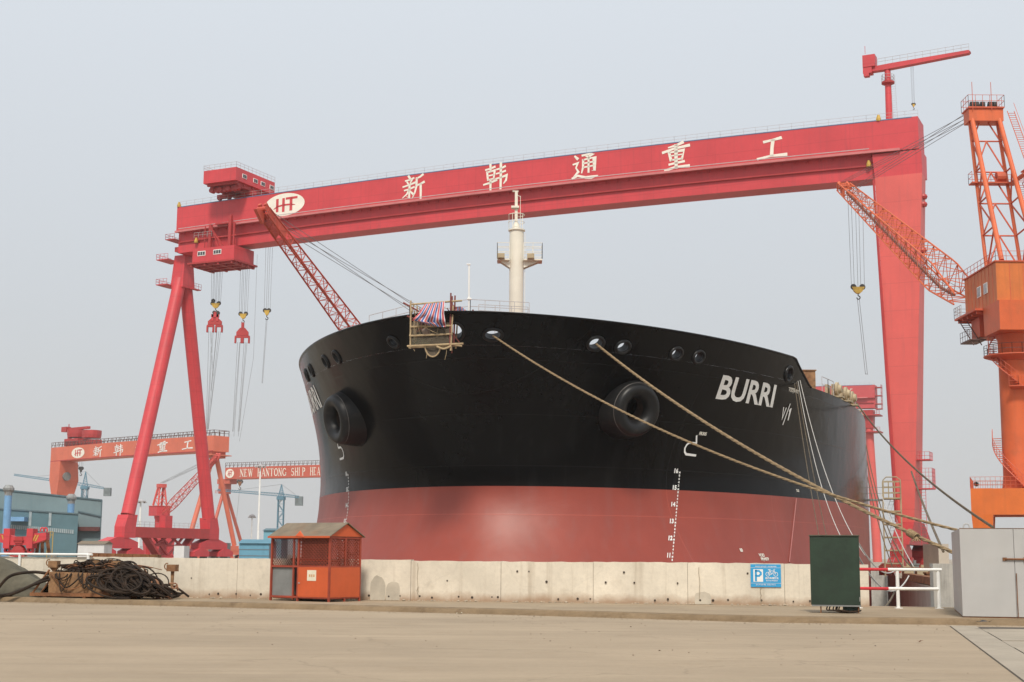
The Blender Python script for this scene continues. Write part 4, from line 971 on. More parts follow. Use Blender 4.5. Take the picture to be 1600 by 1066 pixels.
g = MB(); g.box(6.3, 16.8, -2.2, 4.6, 60.9, 63.9); lt = g.build('lower_trolley', RED, ga)
g = MB(); g.box(5.6, 17.4, -2.9, 5.2, 60.55, 60.9)
for v in (-1.9, 0.2, 2.3, 4.4): g.box(5.8, 17.2, v - 0.2, v + 0.2, 60.2, 60.55)
for u in (6.4, 9.8, 13.2, 16.6): g.box(u - 0.2, u + 0.2, -2.7, 5, 60.1, 60.5)
g.build('trolley_deck', REDDARK, lt)
for u in (8.6, 12.6):
    g = MB(); g.box(u - 1.0, u + 1.0, -2.27, -2.2, 62.3, 63.3); w = g.build('window', WHITE, lt)
    g = MB()
    for k in (-0.62, 0, 0.62): g.box(u + k - 0.25, u + k + 0.25, -2.31, -2.27, 62.45, 63.15)
    g.build('pane', GLASS, w)
g = MB()
for (a, b, r) in (((9.9, -1.2, 60.9), (9.9, -1.2, 69.0), .42), ((15.0, -1.3, 60.9), (15.0, -1.3, 70.5), .45), ((9.9, -1.4, 68.4), (14.6, -1.4, 62.6), .2), ((6.8, -1.2, 66.2), (16.5, -1.2, 66.2), .18), ((8.5, -1.2, 63.9), (8.5, -1.2, 68.8), .12), ((15.9, -1.2, 63.9), (15.9, -1.2, 68.8), .25), ((9.9, -1.4, 69.0), (12.3, -1.4, 64.0), .15)):
    g.tube(a, b, r, 4)
g.box(11.2, 14.8, -1.5, -0.65, 68.8, 69.1); g.build('hanger_frame', REDDARK, lt)
g = MB(); g.rail([(6.0, -1.6, 66.4), (10.5, -1.6, 66.4)], 1.1, 1.1, .035); g.build('hanger_rail', RAILG, lt)
g = MB(); g.tube((147.5, 4, 74), (147.5, 4, 84.0), 0.58, 20, 0.5); jp = autosmooth(g.build('jib_post', RED, ga), 40)
g = MB(); g.lathe([(0.5, 81.3), (1.1, 81.6), (1.1, 81.9), (0.5, 81.9)], 18, Matrix.Translation((147.5, 4, 0))); g.build('post_platform', REDDARK, jp)
g = MB(); g.rail([(147.5 + 1.05 * math.cos(R(a)), 4 + 1.05 * math.sin(R(a)), 82) for a in range(0, 361, 45)], 1.1, 1.4, 0.03); g.build('post_rail', RAILG, jp)
g = MB(); g.ladder((148.6, 4, 74), (148.3, 4, 83), (0.7, 0, 0), 0.4, 0.03); g.build('post_ladder', RAILG, jp)
g = MB(); P_ = [(144.6, 84.0), (147, 84.0), (160.9, 84.85), (161.2, 85.15), (160.9, 85.4), (148.3, 85.0), (144.6, 84.8)]
g.prism([Vector((u, 3.4, z)) for u, z in P_], (0, 1.2, 0)); jb = g.build('jib_beam', RED, jp)
g = MB(); g.rail([(146, 3.4, 84.95), (161, 3.4, 85.35)], 1.1, 1.3, 0.035, 2); g.build('jib_rail', RAILG, jb)
g = MB(); g.box(143.5, 145.6, 3.0, 5.0, 84.8, 86.9); g.box(143.5, 145.0, 3.1, 4.8, 83.7, 84.8); g.box(143.6, 144.5, 3.1, 4.2, 83.2, 83.7); g.tube((144, 3, 87.1), (144, 3, 88.5), .05, 4); g.build('winch_cabin', RED, jp)
for (u, z) in ((146.4, 74.0), (144.5, 66.4), (0.3, 74.0), (5.0, 65.9)): g = MB(); g.lathe([(0.42, 0), (0.42, 0.4), (0.2, 1.1)], 8, Matrix.Translation((u, 0.2 if z > 70 else 0.45, z)), cap1=True); g.build('warning_lamp', YELLOW, ga)
g = MB(); g.box(-2.4, 0, -0.5, 4, 67.0, 67.15); g.rail([(0, -0.5, 67.1), (-2.4, -0.5, 67.1), (-2.4, 4, 67.1)], 1.1, 1, .04); g.box(-1, 0, 1, 3, 64.6, 65.6); g.build('end_platform', REDDARK, ga)

def Aw(u, v, z): return WM[ga] @ Vector((u, v, z - 0.15))
def hook_thing(top, zt, name, label, group, rig, nrope=4, w=1.0, yoke=None, sling=None, sc_=1.0, bm=YELLOW):
    t = empty(name, (top.x, top.y, rig), 0, label, 'hook block', group); t.scale = (sc_,) * 3; zt = rig + (zt - rig) / sc_
    g = MB()
    for k in range(nrope):
        dx = (k / max(1, nrope - 1) - 0.5) * w; g.tube((dx, 0.25 * (k % 2), 0.4), (dx * 1.15, 0.25 * (k % 2), zt - rig), 0.035, 4)
    g.build('hoist_rope', STEEL, t)
    g = MB()
    for dx in (-0.34 * w, 0.34 * w): g.lathe([(0.08, -.16), (.42, -.16), (.48, 0), (.42, .16), (.08, .16)], 14, Matrix.Translation((dx, 0, 0.35)) @ Matrix.Rotation(R(90), 4, 'X'))
    g.build('sheave', DARK, t)
    g = MB(); g.prism([Vector((x, -0.22, z)) for x, z in ((-.5 * w, .35), (.5 * w, .35), (.32 * w, -.35), (.12 * w, -.7), (-.12 * w, -.7), (-.32 * w, -.35))], (0, .44, 0)); g.build('block', bm, t)
    g = MB(); g.poly(bez([(0, 0, -.7), (0, 0, -1.0), (.26, 0, -1.2), (.2, 0, -1.5), (-.1, 0, -1.55), (-.24, 0, -1.3)], 4), 0.085, 6); g.build('hook', DARK, t)
    if yoke:
        g = MB(); wy = yoke / 2; z0 = -3.7
        g.prism([Vector((x, -.2, z + z0)) for x, z in ((-wy, .2), (-.5, 1.1), (.5, 1.1), (wy, .2), (wy, -.5), (-wy, -.5))], (0, .4, 0)); g.box(-.28, .28, -.25, .25, z0 + 1.0, -1.5)
        for s in (-1, 1):
            g.box(s * wy * .62 - .75, s * wy * .62 + .75, -.25, .25, z0 - 1.0, z0 - .55)
            for d in (-.62, .62): g.box(s * wy * .62 + d - .16, s * wy * .62 + d + .16, -.3, .3, z0 - 2.1, z0 - .8)
        g.build('lifting_yoke', REDDARK, t)
    if sling:
        g = MB()
        for (xa, za, xb, zb_) in sling: g.tube((xa, 0, za), (xb, 0.05, zb_), 0.04, 4)
        g.build('sling', STEEL, t)
    return t
HG = 'crane hooks hanging on wires'
T1 = Aw(8.7, 3, 60)
hook_thing(T1, 60.2, 'crane_hook', 'leftmost hook with red lifting yoke, under the gantry lower trolley', HG, 53.0, 8, 1.9, 2.9,
           [(-1.2, -5.6, -.95, -26), (-.55, -5.6, -.8, -26), (-.3, -5.6, -.7, -27), (.5, -5.6, -.65, -26), (.9, -5.6, -.5, -26), (1.25, -5.6, -.55, -26), (-.9, -5.6, .1, -15), (.4, -5.6, -.3, -18)])
g = MB()
hk = [o for o in COL.objects if o.name.startswith('crane_hook') and o.type == 'EMPTY'][-1]
for (x, z, r) in ((-.5, 0.9, .4), (.5, -1.7, .45), (-.2, -1.6, .4)): g.lathe([(0.08, -.2), (r, -.2), (r, .2), (.08, .2)], 12, Matrix.Translation((x, 0, z)) @ Matrix.Rotation(R(90), 4, 'X'))
g.build('sheave', DARK, hk)
g = MB(); g.box(-.8, .8, -.3, .3, -2.6, -2.0); g.box(-.7, -.3, -.3, .3, -3.4, -2.0); g.box(.3, .7, -.3, .3, -3.4, -2.0); g.build('link_frame', RED, hk)
T2 = Aw(15.8, 3, 63)
hook_thing(T2, 64.2, 'crane_hook', 'second hook from the left with a red yoke, just right of the lower trolley', HG, 50.3, 6, 1.6, 2.5,
           [(-.95, -5.6, -1.3, -24), (-.5, -5.6, -1.2, -24), (-.4, -5.6, -1.0, -25), (.4, -5.6, -.2, -24), (.75, -5.6, -.1, -25), (1.0, -5.6, .0, -24)])
T3 = Aw(21.7, 3, 63)
hook_thing(T3, 64.2, 'crane_hook', 'third hook from the left with one yellow block and a single sling', HG, 50.6, 4, 1.15, None, [(-.1, -1.5, -.55, -14.6), (.1, -1.5, -.4, -14.6), (-.55, -14.5, -.4, -14.6)])
T4 = Aw(151.6, 4, 77)
hook_thing(T4, 84.3, 'crane_hook', 'small yellow hook under the jib on top of the big gantry', HG, 77.4, 4, 0.9, sc_=.5)
TB = P(117, 716, 600); hook_thing(TB, P(117, 712, 600).z, 'crane_hook', 'larger dark hook under the left end of the far orange red gantry', HG, P(117, 731, 600).z, 3, 1.0, sc_=2.2, bm=DARK)
TB = P(127.5, 716, 590); hook_thing(TB, P(127, 712, 590).z, 'crane_hook', 'right one of two small hooks under the left end of the far orange red gantry', HG, P(127, 734, 590).z, 3, .8, sc_=1.6, bm=DARK)
TC = P(375, 750, 690); hook_thing(TC, P(375, 744, 690).z, 'crane_hook', 'hook with long sling under the far gantry with English lettering', HG, P(375, 755, 690).z, 3, 1.0, None, [(0, -1.5, -.6, -10.5)], sc_=2.0, bm=RUST)
g = MB(); A_ = P(431, 395, 262); B_ = P(413, 700, 262); 
for dx in (0,): g.tube(P(402, 398, 262), P(396, 560, 262), .03, 4); g.tube(P(396, 560, 262), P(374, 690, 262), .03, 4)
single('hanging_cable', g, STEEL, 'thin loose cable hanging between the second and third gantry hooks', 'cable')

# far red gantry of the same kind, right behind the ship
er = Vector((math.cos(TH), math.sin(TH), 0)); pr = P(1366.5, 603.5, 590)
gd_ = big_gantry('gantry_crane', Vector((pr.x, pr.y, 0.15)) - er * 152.84 + Vector((0, 0, pr.z - 74.0)) * 0, 'far red gantry crane whose right end shows above the rollers on deck', 'gantry cranes of the shipyard', full=False)
# the visible end stands on a slim braced column instead
for o in list(gd_.children):
    if o.name.startswith('rigid_leg'):
        for c in list(o.children_recursive): bpy.data.objects.remove(c)
        bpy.data.objects.remove(o)
g = MB(); g.tube((151.0, 4, 0), (149.2, 4, 58), 1.9, 18, 1.7); cl_ = autosmooth(g.build('leg', REDLEG, gd_), 40)
g = MB(); g.hexa([(147.2, 2, 56), (151.2, 2, 56), (151.2, 6, 56), (147.2, 6, 56), (146.9, 1.5, 63.6), (151.5, 1.5, 63.6), (151.5, 6.5, 63.6), (146.9, 6.5, 63.6)])
for z in (61.6, 54.5): g.box(146.0, 154.4, 0.2, 7.5, z - .5, z)
g.box(143.5, 147, 1, 5, 54.6, 55.1); g.rail([(147, 1, 55), (143.5, 1, 55), (143.5, 5, 55)], 1.6, 1.2, .09); g.rail([(151, 0.3, 61.6), (154.4, 0.3, 61.6)], 1.6, 1.2, .09); g.rail([(151, 0.3, 54.5), (154.4, 0.3, 54.5)], 1.6, 1.2, .09)
g.build('leg_head', REDDARK, cl_)
g = MB()
for z in (73, 69.5, 66, 63.9): g.box(152.8, 155.5, 0, 3, z - .3, z)
g.rail([(155.4, 0, 63.9), (155.4, 3, 63.9)], 10, 1.5, .1, 3); g.build('end_platform', REDDARK, gd_)
def onD(u, z): return Vector((u, -0.05, z + 0.85 * (1 - (2 * u / 152.84 - 1) ** 2)))
for ch, uc in (('R', 134.6), ('T', 138.2), ('Y', 142.0)):
    if serif(ch):
        g = MB(); put2d(g, strokes2d(serif(ch)), lambda x, y: onD(uc + (x - 45) * 0.033, 69.4 + y * 0.031)); g.build('letter', CREAM, gd_)
for o in gd_.children:
    if o.name.startswith('girder'):
        o.data.materials[0] = mat('crane_red_far', (0.50, 0.07, 0.075), 0.5, 0.05, 0.1)

# orange-red far gantry on the left, with four white characters showing
Rb = P(334, 680.5, 500); Lb = PZ(80, 700, Rb.z); eb = (Lb - Rb); eb.z = 0; LB = eb.length; ang = math.atan2(-eb.y, -eb.x)
gb = empty('gantry_crane', (Lb.x, Lb.y, 0.15), ang, 'far orange red gantry crane above the teal workshop, round emblem on its left end', 'gantry cranes of the shipyard', )
gb['category'] = 'gantry crane'; zt = Rb.z - 0.15; hgB = 5.6
g = MB(); girder_prof(g, LB, [(0, zt), (7, zt), (7, zt - hgB), (0, zt - hgB)], 0.3); gbd = g.build('girder', ORED, gb)
g = MB(); g.rail([(0, 0.2, zt), (LB, 0.2, zt), (LB, 6.8, zt)], 2.0, 2.6, 0.12, 2); g.rail([(0, 6.8, zt), (LB, 6.8, zt)], 2.0, 2.6, 0.12, 1)
for k in range(60): u = LB * k / 60; g.tube((u, 0.2, zt), (u + 1.3, 0.2, zt + 2.0), 0.07, 4)
g.build('girder_rail', RAILD, gbd)
g = MB(); strip(g, LB, -0.05, 0, zt - hgB - 0.02, zt - hgB + 0.3, 0.3); g.build('lower_flange', REDDARK, gbd)
def onB(u, z): return Vector((u, -0.08, z))
def uB(x): 
    d = ray(x, 700); nb = Vector((-math.sin(ang), math.cos(ang), 0)); t = (Lb - EYE).dot(nb) / d.dot(nb); return ((EYE + d * t) - Lb).dot(Vector((math.cos(ang), math.sin(ang), 0)))
for nm, x in (('xin', 152.5), ('han', 185.5), ('tong', 219), ('zhong', 254), ('gong', 293)):
    uc = uB(x); g = MB(); put2d(g, strokes2d(HAN[nm]), lambda a, y: onB(uc + (a - 50) * 0.058, zt - 4.7 + y / 100 * (3.9 if nm != 'gong' else 3.0) + (0 if nm != 'gong' else 0.5))); g.build('character', WHITE, gb)
ul = uB(122.5); d_, o_ = logo(gb, lambda x, y: onB(ul + x, zt - 2.75 + y), 4.4, 2.1)
for v in o_.data.vertices: v.co.y -= 0.06
g = MB(); w0 = uB(94.5) / 0.92; 
g.hexa([(1.5, 0.5, 0), (w0 * 0.62, 0.5, 0), (w0 * 0.62, 7, 0), (1.5, 7, 0), (2.2, 0.2, zt - 21), (w0 * 0.70, 0.2, zt - 21), (w0 * 0.70, 7.6, zt - 21), (2.2, 7.6, zt - 21)])
g.hexa([(2.2, 0.2, zt - 21), (w0 * 0.70, 0.2, zt - 21), (w0 * 0.70, 7.6, zt - 21), (2.2, 7.6, zt - 21), (0.0, -0.04, zt - 13), (w0 * 0.92, -0.04, zt - 13), (w0 * 0.92, 9, zt - 13), (0.0, 9, zt - 13)])
g.hexa([(0.0, -0.04, zt - 13), (w0 * 0.92, -0.04, zt - 13), (w0 * 0.92, 9, zt - 13), (0.0, 9, zt - 13), (0, -0.04, zt - hgB + 0.01), (w0 * 0.98, -0.04, zt - hgB + 0.01), (w0 * 0.98, 8, zt - hgB + 0.01), (0, 8, zt - hgB + 0.01)])
lg = g.build('rigid_leg', ORED, gb)
g = MB(); c_ = Vector((w0 * .92 + .3, 3.2, zt - 11.5)); g.lathe([(0.1, -0.6), (1.7, -0.6), (1.7, 0.6), (0.1, 0.6)], 18, Matrix.Translation(c_) @ Matrix.Rotation(R(90), 4, 'Y')); g.build('cable_reel', GREYP, lg)
g = MB(); g.box(uB(98), uB(119), 0.5, 6.5, zt + 0.3, zt + 3.2); g.box(uB(98) + 1, uB(138), 1, 6, zt + 0.2, zt + 2.4); th = g.build('trolley_house', REDDARK, gb)
for x in (107, 130):
    g = MB(); c_ = Vector((uB(x), 3.5, zt + 4.0)); g.lathe([(0.1, -1.4), (3.6, -1.4), (3.8, 0), (3.8, 1.6), (0.1, 1.9)], 14, Matrix.Translation(c_ + Vector((0, 0, 1.2 if x < 120 else .5)))); g.build('machinery_drum', REDDARK, th)
g = MB(); c_ = Vector((uB(96), 3.5, zt)); g.tube(c_, c_ + Vector((0, 0, 7.2)), 0.9, 8); g.box(c_.x - 4.5, c_.x + 13, 3.0, 4.2, zt + 6.9, zt + 7.9); g.box(c_.x - 4.6, c_.x - 1.2, 2.4, 4.6, zt + 6.4, zt + 8.4); g.tube((c_.x - 1, 3.5, zt + 8), (c_.x - 1, 3.5, zt + 9.5), 0.2, 5); g.box(c_.x + 1.5, c_.x + 4, 3, 4, zt + 6.0, zt + 6.6); g.build('jib_crane_top', REDDARK, gb)
uR = LB - 3.5; g = MB(); g.box(uR - 2.4, uR + 2.4, 0.5, 6.5, zt - hgB - 2.2, zt - hgB); g.box(uR - 4, uR + 4, -1, 8, zt - hgB - 1.4, zt - hgB - 1.1); g.build('leg_head', ORED, gb)
for f, xx in ((-11, 0), (11, 0)):
    g = MB(); g.tube((uR, 3.5 + f * 0.08, zt - hgB - 2), (uR, 3.5 + f * 0.95, 4.5), .85, 14); autosmooth(g.build('leg', ORED, gb), 40)
g = MB(); g.box(uR - 1.2, uR + 1.2, -8, 15, 2.6, 4.4); sb = g.build('sill_beam', ORED, gb)
for v in (-7, 14): bogies(sb, uR, v, 3.4, ORED, 2.2, 7)

# far gantry with the English name, left of the bow
Lc = P(352, 731, 700); gc = empty('gantry_crane', (Lc.x, Lc.y, 0.15), TH, 'farthest orange red gantry crane with cream English lettering, cut off by the ship bow', 'gantry cranes of the shipyard')
gc['category'] = 'gantry crane'; zt = Lc.z - 0.15; hC = 5.7; LC = 120.0
g = MB(); girder_prof(g, LC, [(0, zt), (7, zt), (7, zt - hC), (0, zt - hC)], 0.3); gcd = g.build('girder', mat('orange_red_far', (0.50, 0.10, 0.06), .5, .05, .1), gc)
g = MB(); g.rail([(0, 0.2, zt), (LC, 0.2, zt)], 2.4, 2.4, 0.13, 2)
for k in range(50): u = LC * k / 50; g.tube((u, 0.2, zt), (u + 1.2, 0.2, zt + 2.4), 0.08, 4)
g.build('girder_rail', RAILD, gcd)
def uC(x):
    d = ray(x, 735); nb = Vector((-math.sin(TH), math.cos(TH), 0)); t = (Lc - EYE).dot(nb) / d.dot(nb); return ((EYE + d * t) - Lc).dot(er)
ucc = uC(359.5); d_, o_ = logo(gc, lambda x, y: Vector((ucc + x, -0.1, zt - 2.9 + y)), 2.5, 2.2)
for v in o_.data.vertices: v.co.y -= 0.08
spans = {'NEW': (375, 395), 'HANTONG': (402.5, 448), 'SHIP': (455, 478), 'HEAVY': (484.5, 512), 'INDUSTRY': (519, 560)}
for wd, (xa, xb) in spans.items():
    if wd == 'INDUSTRY': continue
    ua, ub = uC(xa), uC(xb); n_ = len(wd)
    for i, ch in enumerate(wd):
        u0_ = ua + (ub - ua) * i / n_; ww = (ub - ua) / n_; g = MB()
        put2d(g, strokes2d(serif(ch)), lambda x, y: Vector((u0_ + x / 100 * ww * 0.98, -0.1, zt - 4.6 + y / 100 * 3.7))); g.build('letter', CREAM, gc)
uL = uC(345.5); g = MB(); g.box(uL - 2.5, uL + 5, 0.5, 6.5, zt - hC - 2.2, zt - hC + .2); g.box(uL - 2, uL + 2, 1, 6, zt - hC - 7, zt - hC - 2.2); g.rail([(uL - 3, 0, zt - hC - 7), (uL + 3, 0, zt - hC - 7)], 1.6, 1, .1); g.build('leg_head', gcd.data.materials[0], gc)
for f in (-12, 17):
    g = MB(); g.tube((uL, 3.5 + f * 0.1, zt - hC - 6.5), (uL, 3.5 + f, 4.0), .85, 12); autosmooth(g.build('leg', gcd.data.materials[0], gc), 40)
g = MB(); g.box(uL - 1.2, uL + 1.2, -11, 23, 2.5, 4.2); sb = g.build('sill_beam', gcd.data.materials[0], gc)
for v in (-9, 20): bogies(sb, uL, v, 3.2, gcd.data.materials[0], 2.2, 7)

# ------------------------------------------------------------------ slewing jib cranes
def slew_crane(loc, ang, label, m, mh, mp, pz0, pz1, pw, colr, coltop, house, tower, foot, tip, bw, hh, taper=0.35, nsec=22, fine=True, th=0.12, hoist=None, group='slewing jib cranes along the dock'):
    c = empty('jib_crane', loc, ang, label, 'crane', group)
    g = MB()                          # portal: a deck beam ring on four legs
    g.box(-pw, pw, -pw, -pw + 2.2, pz0, pz1); g.box(-pw, pw, pw - 2.2, pw, pz0, pz1); g.box(-pw, -pw + 2.2, -pw + 2.2, pw - 2.2, pz0 + .02, pz1 - .02); g.box(pw - 2.2, pw, -pw + 2.2, pw - 2.2, pz0 + .02, pz1 - .02); g.box(-pw + 2.2, pw - 2.2, -pw + 2.2, pw - 2.2, pz1 - 0.5, pz1 - 0.06)
    PR_ = Matrix.Rotation(R(-20), 4, 'Z') if fine else Matrix.Identity(4)
    g.v = [PR_ @ v for v in g.v]; po = g.build('portal', mp, c)
    for sx in (-1, 1):
        for sy in (-1, 1):
            g = MB(); x = sx * (pw - 1.1); y = sy * (pw - 1.1)
            g.hexa([(x - .75, y - .75, 1.2), (x + .75, y - .75, 1.2), (x + .75, y + .75, 1.2), (x - .75, y + .75, 1.2), (x - 1.1, y - 1.1, pz0), (x + 1.1, y - 1.1, pz0), (x + 1.1, y + 1.1, pz0), (x - 1.1, y + 1.1, pz0)])
            g.box(x - 2.0, x + 2.0, y - .55, y + .55, 0.15, 1.2); g.v = [PR_ @ v for v in g.v]; g.build('leg', mp, po)
    if fine:
        g = MB(); g.rail([(-pw, -pw, pz1), (pw, -pw, pz1), (pw, pw, pz1), (-pw, pw, pz1), (-pw, -pw, pz1)], 1.2, 0.5, 0.025, 3); g.v = [PR_ @ v for v in g.v]; g.build('portal_rail', ORLATT, po)
        for (x, y) in ((-pw + .4, pw - .6), (-pw + .4, -pw + 3)): g = MB(); g.lathe([(.18, 0), (.28, .1), (.28, .45), (.1, .55)], 10, Matrix.Translation((x, y, pz1 + 0.5)) @ Matrix.Rotation(R(90), 4, 'Y'), cap1=True); g.v = [PR_ @ v for v in g.v]; g.build('floodlight', GREYP, po)
    g = MB(); g.lathe([(colr * 1.1, pz1 - 0.1), (colr, pz1 + 1.5), (colr * 0.97, coltop - 1.2), (colr * 1.15, coltop - 0.6), (colr * 1.15, coltop)], 36, cap1=True); co = autosmooth(g.build('column', mh if not fine else m, c), 30)
    x0, x1, y0, y1, z0, z1 = house
    g = MB(); g.prism([Vector((x, y1, z)) for x, z in ((x0, z0), (x1, z0 + (0.0)), (x1, z1), (x0, z1))], (0, y0 - y1, 0)); ho = g.build('machinery_house', mh, c)
    g = MB(); g.box(x0 - .15, x1 + .15, y0 - .15, y1 + .15, z1, z1 + 0.14); g.build('house_roof', ORLATT if fine else m, ho)
    if fine:
        g = MB(); g.hexa([(x0 - 0.4, y0 + .1, z0 - 3.2), (x0 + 4.6, y0 + .1, z0 - 3.2), (x0 + 4.6, y1 - .02, z0 - 3.2), (x0 - 0.4, y1 - .02, z0 - 3.2), (x0 - .6, y0, z0), (x0 + 4.6, y0, z0), (x0 + 4.6, y1 + .03, z0), (x0 - .6, y1 + .03, z0)]); g.build('counterweight', m, ho)
        g = MB()
        for k in range(1, 9): x = x0 + (x1 - x0) * k / 9; g.box(x - 0.025, x + 0.025, y1, y1 + 0.03, z0, z1)
        for k in range(1, 4): y = y0 + (y1 - y0) * k / 4; g.box(x0 - 0.03, x0, y - .025, y + .025, z0, z1)
        g.build('cladding_seam', ORLATT, ho)
        for x in (x0 + 3.4, x0 + 5.6):
            g = MB(); g.box(x - .62, x + .62, y1 + 0.03, y1 + 0.09, z0 + 1.4, z0 + 2.6); w = g.build('window', WHITE, ho)
            g = MB(); g.box(x - .5, x - .04, y1 + 0.09, y1 + 0.12, z0 + 1.5, z0 + 2.5); g.box(x + .04, x + .5, y1 + 0.09, y1 + 0.12, z0 + 1.5, z0 + 2.5); g.build('pane', GLASSB, w)
        g = MB(); g.rail([(x1, y1, z1 + .1), (x0, y1, z1 + .1), (x0, y0, z1 + .1)], 1.1, 1.2, 0.03, 2); g.build('roof_rail', ORLATT, ho)
        g = MB(); g.box(x0 + 4.6, x1 + 1.4, y0 + .2, y1 + .9, z0 - .25, z0 - .02); 
        for k in range(5): g.box(x0 + 5 + k * 1.6, x0 + 5.25 + k * 1.6, y0 + .3, y1 + .6, z0 - .6, z0 - .25)
        g.build('house_deck', ORLATT, ho)
        g = MB(); g.rail([(x1 + 1.4, y0 + .2, z0), (x1 + 1.4, y1 + .9, z0), (x1 - 1.2, y1 + .9, z0)], 1.2, 0.7, 0.03, 3); g.build('deck_rail', RAILG, ho)
        g = MB(); g.box(3.2, 6.0, 0.2, 2.4, z0 - 2.9, z0 - .6); g.build('operator_cabin', ORLATT, ho)
        g = MB(); g.ladder((x1 + .6, 2.9, z0 - .2), (2.6, 2.9, coltop - 1.3), (0, .9, 0), .45, .06); g.box(3.0, 6.4, 1.8, 3.6, z0 - 3.3, z0 - 3.15); g.rail([(3.0, 3.6, z0 - 3.15), (6.4, 3.6, z0 - 3.15)], 1.1, .8, .03); g.build('access_stair', RAILD, ho)
        zr = coltop - 3.0
        g = MB(); g.lathe([(colr, zr - .5), (colr + 1.5, zr), (colr + 1.5, zr + .12), (colr, zr + .12)], 30); g.build('ring_platform', ORLATT, co)
        g = MB(); g.rail([((colr + 1.45) * math.cos(R(a)), (colr + 1.45) * math.sin(R(a)), zr + .1) for a in range(0, 361, 20)], 1.1, 1.0, 0.03, 2); g.build('ring_rail', RAILD, co)
        def spiral(za, zb, a0, a1, nst):
            g = MB(); oi = []; oo = []
            for k in range(nst + 1):
                a = R(a0 + (a1 - a0) * k / nst); z = za + (zb - za) * k / nst; dI = Vector((math.cos(a), math.sin(a), 0)); oi.append(dI * (colr + .05) + Vector((0, 0, z))); oo.append(dI * (colr + .95) + Vector((0, 0, z)))
                tdir = Vector((-dI.y, dI.x, 0)) * 0.16; g.hexa([oi[-1] - tdir, oo[-1] - tdir, oo[-1] + tdir, oi[-1] + tdir] + [p + Vector((0, 0, .05)) for p in (oi[-1] - tdir, oo[-1] - tdir, oo[-1] + tdir, oi[-1] + tdir)])
                if k % 2 == 0: g.tube(oo[-1], oo[-1] + Vector((0, 0, 1.1)), .025, 4)
            g.poly(oo, .06, 4); g.poly([p + Vector((0, 0, 1.1)) for p in oo], .03, 4); g.poly([p + Vector((0, 0, .55)) for p in oo], .02, 4); g.build('spiral_stair', ORLATT, co)
        spiral(20.0, 26.2, 180, 20, 26); spiral(pz1, 14.5, 180, 60, 22)
        g = MB(); g.lathe([(colr, 19.7), (colr + 1.2, 19.9), (colr + 1.2, 20.0), (colr, 20.0)], 16, Matrix.Rotation(R(150), 4, 'Z'), arc=R(120)); g.rail([((colr + 1.15) * math.cos(R(a)), (colr + 1.15) * math.sin(R(a)), 20) for a in range(150, 271, 20)], 1.1, .8, .025); g.build('landing', ORLATT, co)
    # tower: two upright legs and two raking legs
    tx, ty, tz, tw, ux, uy, kx, ky = tower     # top centre x,y,z,half width; upright foot x, half y; rake foot x, half y
    yc = ty
    g = MB(); up = {}; rk = {}
    for s in (-1, 1):
        up[s] = (Vector((ux, yc + s * uy, z1)), Vector((tx, yc + s * tw, tz))); rk[s] = (Vector((kx, yc + s * ky, z1 + .3)), Vector((tx - .6, yc + s * tw * .98, tz)))
        g.tube(*up[s], th * 1.6, 10)
    g.build('tower_leg', m, c)
    g = MB()
    for s in (-1, 1): g.tube(*rk[s], th * 2.1, 12)
    g.build('raking_leg', m, c)
    g = MB(); fr_ = [0.0, .22, .42, .62, .82, 1.0] if fine else [0, .33, .66, 1]
    for i in range(len(fr_) - 1):
        a, b = fr_[i], fr_[i + 1]
        for s in (-1, 1):
            ua, ub = up[s][0].lerp(up[s][1], a), up[s][0].lerp(up[s][1], b); ra, rb = rk[s][0].lerp(rk[s][1], a), rk[s][0].lerp(rk[s][1], b)
            g.tube(ua, rb if i % 2 == 0 else ra, th * .8, 5) if i % 2 == 0 else g.tube(ra, ub, th * .8, 5)
            if b < 1: g.tube(ub, rb, th * .8, 5)
        m0 = up[-1][0].lerp(up[-1][1], a); m1 = up[1][0].lerp(up[1][1], a); t0_ = up[-1][0].lerp(up[-1][1], b); t1_ = up[1][0].lerp(up[1][1], b); mid = t0_.lerp(t1_, .5)
        g.tube(m0, mid, th * .75, 5); g.tube(m1, mid, th * .75, 5); g.tube(t0_, t1_, th * .75, 5)
    g.build('tower_bracing', ORLATT if fine else m, c)
    g = MB(); g.box(tx - 1.3, tx + .7, yc - tw - .4, yc + tw + .4, tz - 1.2 if fine else tz - .8, tz + .3); hd = g.build('tower_head', m, c)
    if fine:
        g = MB(); g.box(tx - 1.5, tx + 1.1, yc - tw - .5, yc + tw + .5, tz + .3, tz + .45)
        g.rail([(tx - 1.5, yc + tw + .5, tz + .45), (tx - 1.5, yc - tw - .5, tz + .45), (tx + 1.1, yc - tw - .5, tz + .45), (tx + 1.1, yc + tw + .5, tz + .45), (tx - 1.5, yc + tw + .5, tz + .45)], 1.4, .9, .03, 2)
        g.tube((tx - 1.5, yc + tw, tz), (tx - 1.5, yc + tw, tz + 3.4), .04, 4); g.tube((tx - 1.5, yc - .6, tz), (tx - 1.5, yc - .6, tz + 3.4), .04, 4); g.build('head_platform', ORLATT, hd)
        for y in (-1.3, -.8, .1, .8, 1.3): g = MB(); g.lathe([(.08, -.2), (.48, -.2), (.48, .2), (.08, .2)], 14, Matrix.Translation((tx - .4, yc + y, tz + .9)) @ Matrix.Rotation(R(90), 4, 'X')); g.build('head_sheave', DARK, hd)
